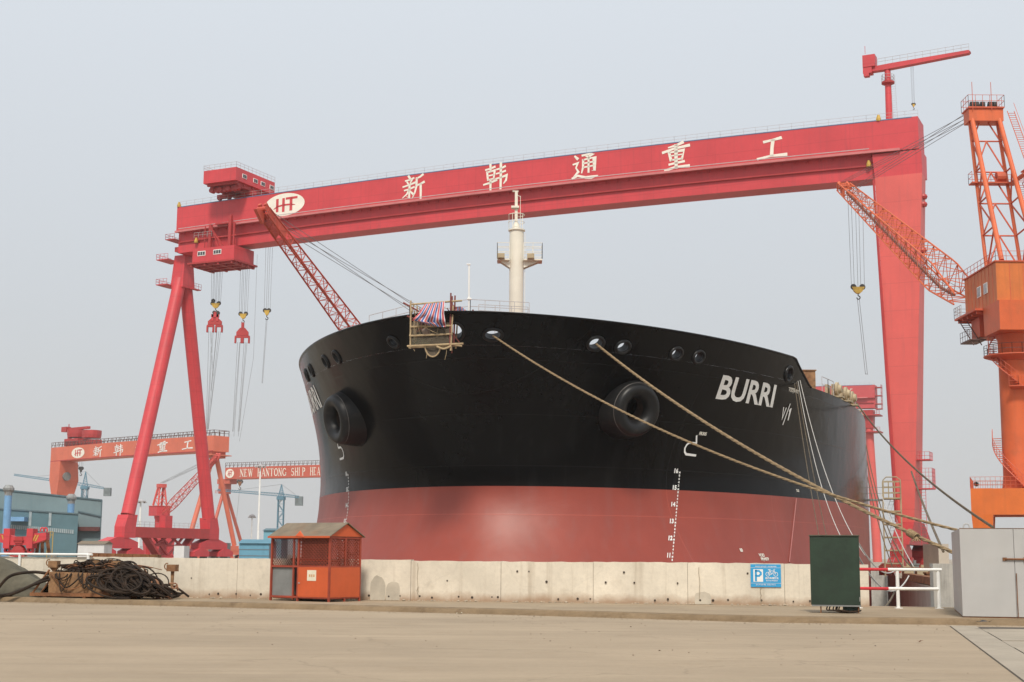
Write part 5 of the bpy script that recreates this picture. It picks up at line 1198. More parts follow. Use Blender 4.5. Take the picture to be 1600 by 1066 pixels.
        zm = up[1][0].lerp(up[1][1], .55); g = MB(); g.box(zm.x - .7, zm.x + .6, yc - tw - 1.1, yc + tw + .9, zm.z - .15, zm.z); g.box(zm.x - 4.6, zm.x - .7, yc - tw - .9, yc - tw - .3, zm.z - .15, zm.z); g.rail([(zm.x - .7, yc + tw + .9, zm.z), (zm.x + .6, yc + tw + .9, zm.z), (zm.x + .6, yc - tw - 1.1, zm.z)], 1.2, .9, .03, 2); g.lathe([(.1, -.5), (.6, -.5), (.6, .5), (.1, .5)], 12, Matrix.Translation((zm.x, yc - 1, zm.z + .7)) @ Matrix.Rotation(R(90), 4, 'X')); g.build('tower_platform', ORLATT, c)
        g = MB(); q0 = Vector((tx - 1.2, yc - tw - 1.3, tz)); q1 = Vector((zm.x - 3.5, yc - tw - 1.7, tz - 8.2)); q2 = Vector((zm.x, yc - tw - 1.5, zm.z)); 
        for a_, b_ in ((q0, q1), (q1, q2), (q2, Vector((zm.x - 5, yc - tw - 2.2, zm.z - 8)))):
            g.ladder(a_, b_, (0, .8, 0), .35, .05); g.tube(a_ + Vector((0, -.4, 1)), b_ + Vector((0, -.4, 1)), .03, 4)
        g.box(q1.x - 1.4, q1.x + 1.2, q1.y - 2.4, q1.y + .8, q1.z - .12, q1.z); g.rail([(q1.x - 1.4, q1.y - 2.4, q1.z), (q1.x + 1.2, q1.y - 2.4, q1.z)], 1.2, .6, .03, 2); g.build('tower_stair', ORLATT, c)
    # boom
    F_1 = Vector(foot); T_1 = Vector(tip); d = (T_1 - F_1); Lb_ = d.length; dn_ = d.normalized(); side = Vector((0, 0, 1)).cross(dn_).normalized(); upv = dn_.cross(side)
    secs = []
    for k in range(nsec + 1):
        t = k / nsec; f = min(1, 0.35 + t * 4) if t < .16 else 1 - (1 - taper) * ((t - .16) / .84)
        wv = bw * (1 - 0.45 * max(0, t - .16)); hv = hh * f; p = F_1 + d * t
        secs.append([p + side * wv - upv * hv, p - side * wv - upv * hv, p - side * wv + upv * hv, p + side * wv + upv * hv])
    g = MB(); g.lattice(secs, th * .85, th * .42); bo = g.build('boom', m if fine else m, c)
    g = MB(); hd0 = secs[-3]; e_ = T_1 + dn_ * (Lb_ * .02)
    if not fine:
        ta_, tb_ = secs[-4], secs[-1]
        for (i_, j_) in ((0, 3), (1, 2)): g.prism([ta_[i_], tb_[i_], tb_[j_], ta_[j_]], side * (.16 if i_ else -.16))
        g.box(-.01, .01, -.01, .01, 0, .01, Matrix.Translation(T_1))
    g.tube(T_1 - dn_ * 1.2 + side * bw * .5, T_1 + dn_ * .6 + side * bw * .4 + upv * .5, th * 2.2, 6); g.tube(T_1 - dn_ * 1.2 - side * bw * .5, T_1 + dn_ * .6 - side * bw * .4 + upv * .5, th * 2.2, 6)
    g.tube(T_1 + dn_ * .3 - side * bw * .6, T_1 + dn_ * .3 + side * bw * .6, hh * .3, 10); g.prism([T_1 + side * .2, T_1 + dn_ * 1.2 - upv * .9 + side * .2, T_1 - dn_ * .6 - upv * 1.4 + side * .2], side * -.4)
    g.build('boom_head', m if not fine else ORLATT, bo)
    g = MB()
    if fine:
        for k in range(2, nsec - 1):
            a = secs[k]; b = secs[k + 1]; pa = a[0].lerp(a[1], .5) + upv * .3; pb = b[0].lerp(b[1], .5) + upv * .3; g.box(0, 0, 0, 0, 0, 0) if False else None
            g.tube(pa, pb, .22, 4); g.tube(pa - side * .5 + upv * .9, pb - side * .5 + upv * .9, .03, 4); g.tube(pa + side * .5 + upv * .9, pb + side * .5 + upv * .9, .03, 4); g.tube(pa + side * .5, pa + side * .5 + upv * .9, .03, 4)
        g.build('boom_walkway', mat('walkway_brown', (.22, .10, .07), .6, .2, 1), bo)
    g = MB(); ta = Vector((tx, yc, tz + .6)); hp_ = F_1 + d * (.86 if fine else .84)
    for k in range(6 if fine else 4):
        y = (k / (5 if fine else 3) - .5) * tw * 1.5; off = (.0 if k % 2 else .10)
        g.tube(ta + Vector((0, y, 0)), F_1 + d * (.90 + off) + side * y * .4 + upv * hh * .5, .035 if fine else th * .28, 4)
    g.build('luffing_rope', STEEL, c)
    return c, secs
def loc_in(base, ang, p): return Matrix.Rotation(-ang, 4, 'Z') @ (Vector(p) - Vector(base))
# nearest: orange crane at the right edge
b1 = Vector((P(1563, 620, 153).x + 1.55, 153.0, 0.15)); a1 = R(90)
def l1(x, y, Y): return loc_in(b1, a1, P(x, y, Y))
z_top = P(1535, 176, 159).z - .15; ft1 = l1(1512, 468, 160); tp1 = l1(1318, 292, 213)
hz1 = P(1557, 409, 149.4).z - .15; hz0 = P(1557, 470, 149.4).z - .15
pz1 = P(1527, 762, 148.3).z - .15; pz0 = P(1540, 804, 148.3).z - .15
ym = loc_in(b1, a1, P(1535, 178, 159.6)).y; yh = l1(1557, 440, 149.4).y; pw_ = l1(1527, 775, 148.3).y
slew_crane(b1, a1, 'orange portal jib crane at the right edge with its lattice boom over the quay', ORLATT if False else ORANGE, ORHOUSE, mat('portal_orange', (0.68, 0.155, 0.025), .5, .08, .3, streak=.3, scol=(.45, .12, .03)), pz0, pz1, pw_ / 1.26, 1.55, hz0 - 2.6,
           (-3.6, 7.0, -3.2, yh, hz0, hz1), (6.6, ym, z_top, 1.6, 1.8, 1.95, -3.0, 1.95), (ft1.x, ft1.y, ft1.z), (tp1.x, tp1.y, tp1.z), 1.55, 1.75, .34, 26, True, .13)
# hook of that crane
Th = P(1336, 300, 213)
hook_thing(Th, P(1330, 300, 213).z, 'crane_hook', 'hook with yellow block and long sling hanging left of the red rigid leg', HG, P(1336, 452, 213).z, 5, 2.0, None, [(-.15, -1.5, .75, -13.2), (.15, -1.5, 1.05, -13.2), (.75, -13.1, 1.05, -13.2)])
# crane behind the ship, left of the bow
b2 = Vector((-12.7, 178.0, 0.15)); tipw = P(412, 330, 150); fw = P(612, 600, 173); dd = (tipw - fw); a2 = math.atan2(dd.y, dd.x)
f2 = loc_in(b2, a2, fw); t2 = loc_in(b2, a2, tipw); tw2 = loc_in(b2, a2, P(660, 505, 182))
slew_crane(b2, a2, 'orange red crane behind the ship with its lattice boom rising left of the bow scaffold', mat('boom_red_orange', (0.50, 0.075, 0.045), .55, .1, .5, spots=.2), ORHOUSE, ORANGE, 7, 9.5, 4.5, 1.8, 17, (-6, 4.5, -3, 3, 17, 21),
           (tw2.x, 0, tw2.z, 1.6, -1, 2.0, -5, 2.0), (f2.x, f2.y, f2.z), (t2.x, t2.y, t2.z), .98, .95, .45, 24, False, .115)
# distant crane between the legs of the big gantry
b3 = P(247, 862, 430); b3.z = .15; tip3 = P(340, 713, 405); ft3 = P(258, 801, 428); dd = tip3 - ft3; a3 = math.atan2(dd.y, dd.x)
f3 = loc_in(b3, a3, ft3); t3 = loc_in(b3, a3, tip3); tw3 = loc_in(b3, a3, P(257, 758, 430)); hz = P(247, 792, 430).z; hz_ = P(247, 807, 430).z
slew_crane(b3, a3, 'small distant red crane seen between the left legs of the big gantry', REDLEG, RED, RED, 5, 7, 3.5, 1.4, hz_, (-2.9, 2.3, -2.2, 2.2, hz_, hz), (tw3.x, 0, tw3.z, .8, 1.6, 1.4, -1.8, 1.4), (f3.x, f3.y, f3.z), (t3.x, t3.y, t3.z), 1.0, 1.0, .5, 16, False, .16)
# ------------------------------------------------------------------ tower cranes, lamps, buildings
def tower_crane(bx, top_y, mast_base, jl, jr, Y, label, dirv):
    # px: mast x, apex y; jib from jl=(x,y) to jr=(x,y)
    a = P(bx, top_y, Y); t = empty('tower_crane', (a.x, a.y, 0.15), 0, label, 'tower crane', 'blue tower cranes far off')
    L_ = P(jl[0], jl[1], Y + dirv); R_ = P(jr[0], jr[1], Y - dirv * .3); o = Vector((a.x, a.y, 0.15)); L_ -= o; R_ -= o; z = (R_ - L_).normalized(); zj = (L_ + (R_ - L_) * ((0 - L_.x) / (R_.x - L_.x))).z
    w = 1.1; g = MB(); n = max(8, int((zj) / 3.0))
    for sx in (-w, w):
        for sy in (-w, w): g.tube((sx, sy, 0), (sx, sy, zj), .22, 4)
    for k in range(n):
        z0, z1 = zj * k / n, zj * (k + 1) / n; s = 1 if k % 2 else -1
        for y in (-w, w): g.tube((-w * s, y, z0), (w * s, y, z1), .13, 4)
        for x in (-w, w): g.tube((x, -w * s, z0), (x, w * s, z1), .13, 4)
        g.tube((-w, -w, z1), (w, -w, z1), .12, 4)
    g.build('mast', TCRANE, t)
    g = MB(); ap = Vector((0, 0, a.z - .15))
    for sx in (-w, w): g.tube((sx, 0, zj), ap, .22, 4)
    for k in range(1, 6): zz = zj + (ap.z - zj) * k / 6; ww = w * (1 - k / 6); g.tube((-ww, 0, zz), (ww, 0, zz), .14, 4); g.tube((-w * (1 - (k - 1) / 6), 0, zj + (ap.z - zj) * (k - 1) / 6), (ww, 0, zz), .12, 4)
    g.box(-1.6, 1.6, -1.5, 1.5, zj - 1.4, zj - .2); g.build('tower_top', TCRANE, t)
    g = MB(); n = 26; up = Vector((0, 0, 1.1))
    for (A, B) in ((Vector((0, 0, zj)), L_), (Vector((0, 0, zj)), R_)):
        m_ = n if A is not R_ and B is L_ else 8
        g.tube(A, B, .2, 4); g.tube(A + up, B + up * .6, .18, 4)
        for k in range(m_): p = A.lerp(B, k / m_); q_ = A.lerp(B, (k + .5) / m_) + up * (1 - .4 * k / m_); r_ = A.lerp(B, (k + 1) / m_); g.tube(p, q_, .1, 4); g.tube(q_, r_, .1, 4)
    g.build('jib', TCRANE, t)
    g = MB(); c = R_; g.box(c.x - 3.2, c.x - .2, -1, 1, c.z - 2.6, c.z + 1.0); g.build('counterweight', mat('counterweight_grey', (.16, .19, .2), .8, .2, .5), t)
    g = MB(); g.tube(ap, L_ * .66 + Vector((0, 0, zj)) * .34 + up, .06, 4); g.tube(ap, R_ * .8 + Vector((0, 0, zj)) * .2 + up, .06, 4); g.build('tie_bar', STEEL, t)
tower_crane(134, 737, 780, (22, 743), (162, 764), 620, 'pale blue tower crane rising behind the teal workshop', 40)
tower_crane(440, 757, 820, (340, 757 + 10), (467, 778), 560, 'pale blue tower crane standing left of the ship behind the blue sheds', 40)

def lamp(x, yt, Y, label, w=.30, hr=1.3):
    a = P(x, yt, Y); g = empty('lamp_post', (a.x, a.y, .15), 0, label, 'lamp post', 'white high mast lamps'); h = a.z - .15
    m_ = MB(); m_.tube((0, 0, 0), (0, 0, h), w, 10, w * .6); m_.build('pole', WHITE, g)
    m_ = MB(); m_.lathe([(.2, h - .3), (hr, h - .2), (hr, h + .05), (.2, h + .4)], 12)
    for k in range(6): an = k * math.pi / 3; m_.box(hr * math.cos(an) - .2, hr * math.cos(an) + .2, hr * math.sin(an) - .2, hr * math.sin(an) + .2, h - .5, h - .2)
    m_.build('lamp_head', RAILG, g)
lamp(407, 728, 390, 'tall white lamp mast in front of the far English lettering', .32)
lamp(394, 806, 330, 'short white lamp mast between the far gantry legs and the blue sheds', .22, .7)
lamp(220, 783, 360, 'white lamp mast left of the small distant red crane', .34)

# teal workshop with two vent stacks
def bld(name, label, cat, group=None): return empty(name, (0, 0, 0.15), 0, label, cat, group)
Yw = 300
ws = empty('workshop', (P(80, 860, Yw).x, Yw, .15), 0, 'teal clad workshop hall with a lower front bay, left edge', 'building')
def wbox(mb, xa, xb, yt, yb_, Ya, dep, slope=0):
    A = P(xa, yt, Ya); B = P(xb, yt + slope, Ya); zb = .15
    mb.hexa([(A.x, Ya, zb), (B.x, Ya, zb), (B.x, Ya + dep, zb), (A.x, Ya + dep, zb), (A.x, Ya, A.z), (B.x, Ya, B.z), (B.x, Ya + dep, B.z), (A.x, Ya + dep, A.z)])
def trimz(x, y, Y): return P(x, y, Y)
g = MB(); A = P(-120, 752, Yw + 16); B = P(159.5, 781.5, Yw + 16)
g.hexa([(A.x, Yw + 16, .15), (B.x, Yw + 16, .15), (B.x * 1.082 - 1, Yw + 40, .15), (A.x, Yw + 40, .15), (A.x, Yw + 16, A.z), (B.x, Yw + 16, B.z), (B.x * 1.082 - 1, Yw + 40, B.z), (A.x, Yw + 40, A.z)])
hall = g.build('hall', TEALLT, ws, world=True)
g = MB(); A2 = P(-120, 787, Yw); B2 = P(122.5, 803, Yw)
g.hexa([(A2.x, Yw, .15), (B2.x, Yw, .15), (B2.x * 1.054 - .4, Yw + 15.9, .15), (A2.x, Yw + 15.9, .15), (A2.x, Yw, A2.z), (B2.x, Yw, B2.z), (B2.x * 1.054 - .4, Yw + 15.9, B2.z), (A2.x, Yw + 15.9, A2.z)])
bay = g.build('front_bay', TEAL, ws, world=True)
inv = WM[ws].inverted()
def wsub(g, n, m, par): g.v = [inv @ v for v in g.v]; return g.build(n, m, par)
g = MB(); g.tube(A + Vector((0, -.1, 0)), B + Vector((0, -.1, 0)), .22, 4); g.tube(B + Vector((0, -.1, 0)), (B.x, Yw + 15.9, .15), .16, 4); c1 = P(122, 799, Yw + 15.8); c2 = P(159, 807, Yw + 15.8); g.tube(c1, c2, .2, 4); wsub(g, 'roof_trim', mat('trim_teal', (.09, .14, .16), .6, .1, 1), hall)
g = MB(); g.tube(A2 + Vector((0, -.1, 0)), B2 + Vector((0, -.1, 0)), .2, 4); wsub(g, 'roof_trim', MATS['trim_teal'], bay)
g = MB(); A3 = P(122, 822, Yw + 15.7); B3 = P(156, 830, Yw + 15.7); g.box(A3.x, B3.x, Yw + 14.6, Yw + 15.9, B3.z, A3.z - .2); wsub(g, 'canopy', mat('canopy_brown', (.12, .035, .03), .7, .2, 1), hall)
g = MB(); Aw_ = P(14, 819.5, Yw - .1); Bw_ = P(116, 828, Yw - .1); n = 32
for k in range(n):
    p = Aw_.lerp(Bw_, k / n); q_ = Aw_.lerp(Bw_, (k + .68) / n); g.hexa([(p.x, Yw - .12, p.z - .85), (q_.x, Yw - .12, q_.z - .85), (q_.x, Yw, q_.z - .85), (p.x, Yw, p.z - .85), (p.x, Yw - .12, p.z), (q_.x, Yw - .12, q_.z), (q_.x, Yw, q_.z), (p.x, Yw, p.z)])
wsub(g, 'window_strip', mat('translucent_panel', (.30, .36, .38), .5, .15, .5), bay)
for x in (48, 79):
    g = MB(); p = P(x, 797, Yw - .1); q_ = P(x, 822, Yw - .1); g.box(p.x - .28, p.x + .28, Yw - .14, Yw, q_.z, p.z - .3); wsub(g, 'rooflight', MATS['translucent_panel'], bay)
g = MB(); p = P(15, 808, Yw - 1); g.box(p.x, p.x + 3.6, Yw - 2.5, Yw, p.z - .9, p.z); wsub(g, 'canopy', BLUE, bay)
g = MB(); p = P(78, 861, Yw); g.box(p.x, p.x + 1.5, Yw - .15, Yw, .15, 1.6); wsub(g, 'door', GREYP, bay)
for (x, yb_, yt, Y, r, lab) in ((14, 860, 758, 285, .72, 'tall pale blue vent stack with capped top at the far left of the workshop'), (112, 803, 772, 305, .72, 'shorter pale blue vent stack standing on the workshop roof')):
    p = P(x, yt, Y); zb = .15 if yb_ > 850 else P(x, yb_, Y).z - .4; st = empty('vent_stack', (p.x, p.y, zb), 0, lab, 'vent stack', 'blue vent stacks of the workshop')
    h = p.z - zb; g = MB(); g.tube((0, 0, 0), (0, 0, h - 2.0), r, 16); autosmooth(g.build('pipe', BLUE, st), 40)
    g = MB(); g.lathe([(r, h - 2.2), (r * 1.1, h - 1.5), (r * 1.55, h - 1.0), (r * 1.55, h - .6), (r * .9, h)], 12, cap1=True); g.build('cap', mat('vent_cap_grey', (.24, .25, .25), .6, .25, 1.5, spots=.5, spcol=(.2, .1, .05)), st)
# white wall and stores beside the workshop
def store(x0, x1, yt, Y, dep, label, m, cat='shed', roof=None, name='shed', yridge=None, group=None, seams=0):
    A = P(x0, yt, Y); B = P(x1, yt, Y); t = empty(name, ((A.x + B.x) / 2, Y, .15), 0, label, cat, group); w = (B.x - A.x) / 2; h = A.z - .15
    g = MB(); g.box(-w, w, 0, dep, 0, h); b_ = g.build('wall', m, t)
    if seams:
        g = MB()
        for k in range(1, seams): g.box(-w, w, -.03, 0, h * k / seams - .03, h * k / seams + .03)
        g.box(w, w + .04, -.04, .2, 0, h); g.build('panel_joint', STEEL, b_)
    if yridge:
        zr = P(x0, yridge, Y).z - .15; g = MB(); g.prism([Vector((-w - .15, -.2, h)), Vector((-w - .15, dep + .2, h)), Vector((-w - .15, dep * .5, zr))], (2 * w + .3, 0, 0)); g.build('roof', roof or m, t)
    return t
SHB = mat('shed_blue', (0.13, 0.33, 0.46), .6, .06, .5, streak=.2)
store(374, 421, 849, 150, 4.5, 'bright blue shed with a low roof, left of the orange hut', SHB, yridge=842.5, roof=mat('shed_roof_blue', (.10, .25, .33), .6, .1, .5), group='blue sheds', seams=4)
store(412, 440, 829, 168, 5, 'taller pale blue cabin behind the blue shed', mat('cabin_pale_blue', (.17, .38, .48), .6, .06, .5), yridge=825, roof=TEAL, group='blue sheds')
store(122, 163, 850, 200, 4, 'white storage hut with a dusty roof right of the workshop', mat('hut_white', (.62, .62, .62), .7, .08, .5), yridge=845, roof=ROOFG, group='low stores')
store(272, 288, 853, 240, 4, 'small white store between the left gantry legs', mat('hut_white', (.62, .62, .62)), group='low stores')
store(326, 350, 848, 330, 8, 'grey distant store behind the right foot of the big gantry', GREYP, group='low stores')
store(1430, 1436, 872, 900, 30, 'pale far building left of the dock end', mat('far_building_grey', (.45, .46, .47), .8, .1, .05), 'building', name='far_building', group='far buildings at the dock end')
store(1437, 1449, 878, 900, 30, 'low far building right of the pale far building', MATS['far_building_grey'], 'building', name='far_building', group='far buildings at the dock end')
store(1466, 1482, 850, 160, 6, 'cream cabin showing just left of the grey box, behind the concrete wall', mat('cabin_cream', (.60, .56, .48), .7, .08, .5), 'cabin', name='site_cabin')
store(206, 232, 853, 500, 20, 'long grey far shed between the left gantry legs', mat('far_shed', (.36, .38, .40), .8, .1, .1), name='far_shed', group='far sheds')
store(232, 262, 860, 520, 20, 'lower dark far shed between the left gantry legs', mat('far_shed_dark', (.20, .21, .22), .8, .1, .1), name='far_shed', group='far sheds')

# red lifting spreader parked on the left quay
Ys = 118
def S(x, y, d=0): return P(x, y, Ys + d)
o = S(32, 866); spd = empty('lifting_spreader', (o.x, o.y, .15), 0, 'red lifting spreader with yellow black stripes standing behind the wall, far left', 'lifting spreader')
g = MB(); a = S(-14, 834); b = S(72, 851); g.prism([S(-14, 834), S(14, 834), S(20, 839), S(46, 838), S(50, 834), S(72, 832), S(72, 843), S(52, 850), S(46, 852), S(14, 852), S(6, 849), S(-14, 843)][::-1], (0, .9, 0)); bd = g.build('beam', RED, spd, world=True)
ins = WM[spd].inverted()
for x in (11, 47):
    g = MB(); a = S(x - 4, 826); b = S(x + 4, 857); g.box(a.x, b.x, Ys - .15, Ys + 1.05, b.z, a.z); g.lathe([(.1, -.2), (.28, -.2), (.28, .2), (.1, .2)], 10, Matrix.Translation((S(x - 1, 859).x, Ys + .3, S(x, 860).z)) @ Matrix.Rotation(R(90), 4, 'X')); g.build('arm', RED, spd, world=True)
for x in (66, 71): g = MB(); c = S(x, 829); g.poly([c + Vector((.15 * math.cos(R(k)), 0, .22 * math.sin(R(k)))) for k in range(-30, 211, 30)], .07, 6); g.build('lifting_eye', RED, spd, world=True)
for x in (2, 6, 55, 59): g = MB(); g.prism([S(x, 836, -.03), S(x + 1.8, 836, -.03), S(x - 3.2 if x > 20 else x + 5, 846, -.03), S(x - 5 if x > 20 else x + 3.2, 846, -.03)], (0, .02, 0)); g.build('warning_stripe', mat('stripe_yellow', (.55, .36, .06), .6, .1, 1), spd, world=True)
g = MB(); g.box(S(24, 840).x, S(36, 840).x, Ys - .1, Ys, S(24, 849).z, S(24, 838.5).z); g.box(S(22, 840).x, S(38, 840).x, Ys - .16, Ys, S(24, 845).z, S(24, 844).z); g.build('plate', REDDARK, spd, world=True)
g = MB(); c = S(27, 860); g.lathe([(.1, -.4), (.5, -.35), (.6, 0), (.5, .35), (.1, .4)], 14, Matrix.Translation((c.x, Ys + .4, c.z - .1)) @ Matrix.Rotation(R(90), 4, 'X')); g.box(c.x - .6, c.x + .6, Ys, Ys + .8, .15, c.z); g.build('winch', REDDARK, spd, world=True)
g = MB()
for (xa, ya, xb, yb_) in ((60, 845, 57, 866), (74, 845, 77, 866), (58, 845, 76, 845), (66, 846, 66, 866)): g.tube(S(xa, ya, 2), S(xb, yb_, 2), .16, 6)
single('steel_trestle', g, RUST, 'brown steel trestle beside the red lifting spreader', 'trestle')
g = MB(); a = S(75, 833, 6); b = S(83, 833, 6); g.rail([Vector((a.x, a.y, S(75, 841, 6).z)), Vector((b.x, b.y, S(75, 841, 6).z))], .55, .25, .03, 2); g.tube((a.x, a.y, .15), a, .04, 4); g.tube((b.x, b.y, .15), b, .04, 4); single('guard_frame', g, YELLOW, 'small yellow guard frame beside the brown trestle', 'guard rail')
# rusty beam lying behind the wall in front of the gantry foot
g = MB(); a = P(140, 866, 56); b = P(246, 869, 55); dz = Vector((0, 0, .5)); g.hexa([a - dz, b - dz, b - dz + Vector((0, .6, 0)), a - dz + Vector((0, .6, 0)), a + dz * .1, b + dz * .1, b + dz * .1 + Vector((0, .6, 0)), a + dz * .1 + Vector((0, .6, 0))])
for k in range(9): p = a.lerp(b, k / 8); g.box(p.x - .03, p.x + .03, p.y - .06, p.y, p.z - .5, p.z + .05)
for p in (a, b): g.box(p.x - .3, p.x + .3, p.y, p.y + .5, .15, p.z - .5)
single('rusty_beam', g, RUST, 'long rusty steel beam lying behind the wall before the gantry foot', 'beam')

# ------------------------------------------------------------------ gangway tower and quay clutter on the right of the dock
Yg = 118; o = P(1397, 885, Yg); gw = empty('gangway_tower', (o.x, o.y, .15), R(-14), 'tan steel gangway tower with ladders between the ship and the red leg', 'gangway tower')
h = P(1397, 765, Yg).z; w = .42; g = MB()
wx = (P(1411, 800, Yg).x - P(1384, 800, Yg).x) / 2
for sx in (-wx, wx):
    for sy in (-.7, .7): g.tube((sx, sy, 0), (sx, sy, h - .6), .07, 4)
nl = 6
for k in range(1, nl + 1):
    z = (h - .9) * k / nl
    for sy in (-.7, .7): g.tube((-wx, sy, z), (wx, sy, z), .07, 4)
    g.box(-wx, wx, -.7, .7, z - .08, z)
g.build('frame', TAN, gw)
g = MB()
for k in range(nl): z0 = (h - .9) * k / nl; z1 = (h - .9) * (k + 1) / nl; s = 1 if k % 2 else -1; g.ladder((-.28 * s, -.3, z0), (.1 * s, -.3, z1), (.36, 0, 0), .24, .025)
g.build('ladder', RAILG, gw)
g = MB(); z = h - .9; g.rail([(-wx, -.7, z), (wx, -.7, z), (wx, .7, z), (-wx, .7, z)], 1.4, .5, .045, 3); g.poly([(-wx + .05, -.7, z), (-wx + .05, -.7, z + 1.5), (-wx + .3, -.7, z + 1.75), (wx - .3, -.7, z + 1.75), (wx, -.7, z + 1.5), (wx, -.7, z)], .05, 5); g.build('top_rail', TAN, gw)
g = MB(); g.box(-wx - 2.6, -wx, -.5, .5, z - .2, z - .05); g.rail([(-wx - 2.6, -.5, z - .1), (-wx, -.5, z - .1)], 1.0, .8, .025, 2); g.build('gangway', mat('gangway_grey', (.22, .21, .2), .6, .2, 1), gw)
g = MB(); p = P(1391, 884, 126); g.box(p.x - .7, p.x + .8, p.y, p.y + 1.2, .15, p.z - .15); g.prism([Vector((p.x - .8, p.y - .05, p.z - .15)), Vector((p.x + .9, p.y - .05, p.z - .15)), Vector((p.x + .5, p.y - .05, p.z + .2)), Vector((p.x - .4, p.y - .05, p.z + .2))], (0, 1.3, 0))
for k in range(4): g.lathe([(.05, -.1), (.26, -.1), (.26, .1), (.05, .1)], 10, Matrix.Translation((p.x - .5 + k * .4, p.y - .1, p.z - .4)) @ Matrix.Rotation(R(90), 4, 'X'))
single('winch', g, mat('winch_red', (.30, .05, .03), .6, .3, 1, spots=.4), 'red quay winch at the foot of the gangway tower', 'winch')
rr = random.Random(11)
for k, (x, y, Y, sx, sz, m_, lab) in enumerate(((1420, 886, 104, .7, .8, TAN, 'tan mooring bollard box nearest the gangway tower'), (1431, 884, 108, .5, 1.0, GREYP, 'grey quay box second right of the gangway tower'), (1443, 886, 98, .9, .7, TAN, 'wide tan quay box left of the concrete wall'), (1455, 887, 92, .6, .5, RUST, 'small rusty quay box next to the concrete wall'))):
    p = P(x, y, Y); g = MB(); g.box(p.x - sx / 2, p.x + sx / 2, p.y, p.y + .6, .15, .15 + sz); g.box(p.x - sx * .6, p.x + sx * .6, p.y - .05, p.y + .65, .15 + sz, .25 + sz); g.tube((p.x, p.y + .3, .2 + sz), (p.x, p.y + .3, .5 + sz), .12, 8); single('quay_box', g, m_, lab, 'quay box', 'boxes on the right quay')
g = MB(); a = P(1408, 893, 100); b = P(1462, 908, 74); t = (b - a).normalized()
a.z = b.z = .2
for (p, q_) in ((a, b),): g.prism([p, p + Vector((.8, 0, 0)), p + Vector((.7, 0, .4)), p + Vector((.1, 0, .4))], q_ - p)
single('rusty_fender', g, RUST, 'long rusty steel box girder lying along the right dock edge', 'girder')

# ------------------------------------------------------------------ parapet walls, rails, sign
wl = empty('parapet_wall', (0, 45.65, .15), 0, 'long pale stained concrete wall along the dock head, below the ship', 'wall')
wdir = Vector((1, -0.188, 0)).normalized(); wn = Vector((-wdir.y, wdir.x, 0))
def W(x, off, z): return Vector((x, wallY(x), z)) + wn * off
g = MB(); xs = [-58.7 + 2.92 * k for k in range(24)] + [10.95]; rj = random.Random(9)
for a, b in zip(xs, xs[1:]):
    hz = 1.445 + rj.uniform(-.012, .012) - (0.02 if a > -5 else -.02); n = 14; ga_ = 0.012; off = rj.uniform(-.012, .012)
    topf = [hz + rj.uniform(-.012, .008) for _ in range(n + 1)]
    for i in range(n):
        xa = a + ga_ / 2 + (b - a - ga_) * i / n; xb = a + ga_ / 2 + (b - a - ga_) * (i + 1) / n
        g.hexa([W(xa, off, .1), W(xb, off, .1), W(xb, .36, .1), W(xa, .36, .1), W(xa, off, topf[i]), W(xb, off, topf[i + 1]), W(xb, .36, topf[i + 1]), W(xa, .36, topf[i])])
wp = g.build('panel', WALLC, wl, world=True)
g = MB()
for xa, xb in ((-58.6, -12.02), (-11.98, 10.9)): g.hexa([W(xa, .05, .1), W(xb, .05, .1), W(xb, .3, .1), W(xa, .3, .1), W(xa, .05, 1.40), W(xb, .05, 1.40), W(xb, .3, 1.40), W(xa, .3, 1.40)])
g.build('joint_filler', mat('joint_dark', (.26, .22, .17), .9, .2, 1), wl, world=True)
g = MB(); PATCH = mat('repair_mortar', (.50, .45, .365), .9, .12, 1.5)
for (x, w_, h_) in ((-4.3, .5, .78), (-3.8, .45, .62), (6.0, .5, .4)):
    poly = [W(x - w_ / 2, -.018, .16), W(x + w_ / 2, -.018, .16)] + [W(x + w_ / 2 * math.cos(t), -.018, .16 + h_ * (.55 + .45 * math.sin(t)) + rj.uniform(-.03, .03)) for t in [math.pi * k / 9 for k in range(10)]]
    g.prism(poly, wn * .03)
g.build('repair_patch', PATCH, wl, world=True)
g = MB()
for k in range(46):
    x = -11 + 21.5 * k / 46 + rj.uniform(-.15, .15); z = rj.choice((.26, .28, .3, .30, 1.12, .8)); r_ = rj.uniform(.022, .042); g.lathe([(r_, -.022), (r_ * .2, -.024)], 8, rot_to(-wn, W(x, 0, z)) @ Matrix.Translation((0, 0, .044)), cap1=True)
g.build('form_hole_disc', mat('hole_shade', (.05, .035, .025), .9, .2, 1), wl, world=True)  # flat dark discs: the shade inside the form holes put into colour
g = MB()
for (x, z0, z1) in ((-3.0, .45, 1.35), (-2.98, .2, .6), (5.9, .3, 1.3), (9.9, .2, 1.3), (7.75, .2, .7)):
    pts_ = [W(x + rj.uniform(-.02, .02), -.022, z0 + (z1 - z0) * k / 6) for k in range(7)]; g.poly(pts_, .012, 4)
for (x, w_, z) in ():
    pts_ = [W(x + w_ * k / 12, -.022, z + rj.uniform(-.04, .04)) for k in range(13)]; g.poly(pts_, .006, 4)
g.build('crack', mat('crack_dark', (.36, .30, .22), .9, .2, 2), wl, world=True)
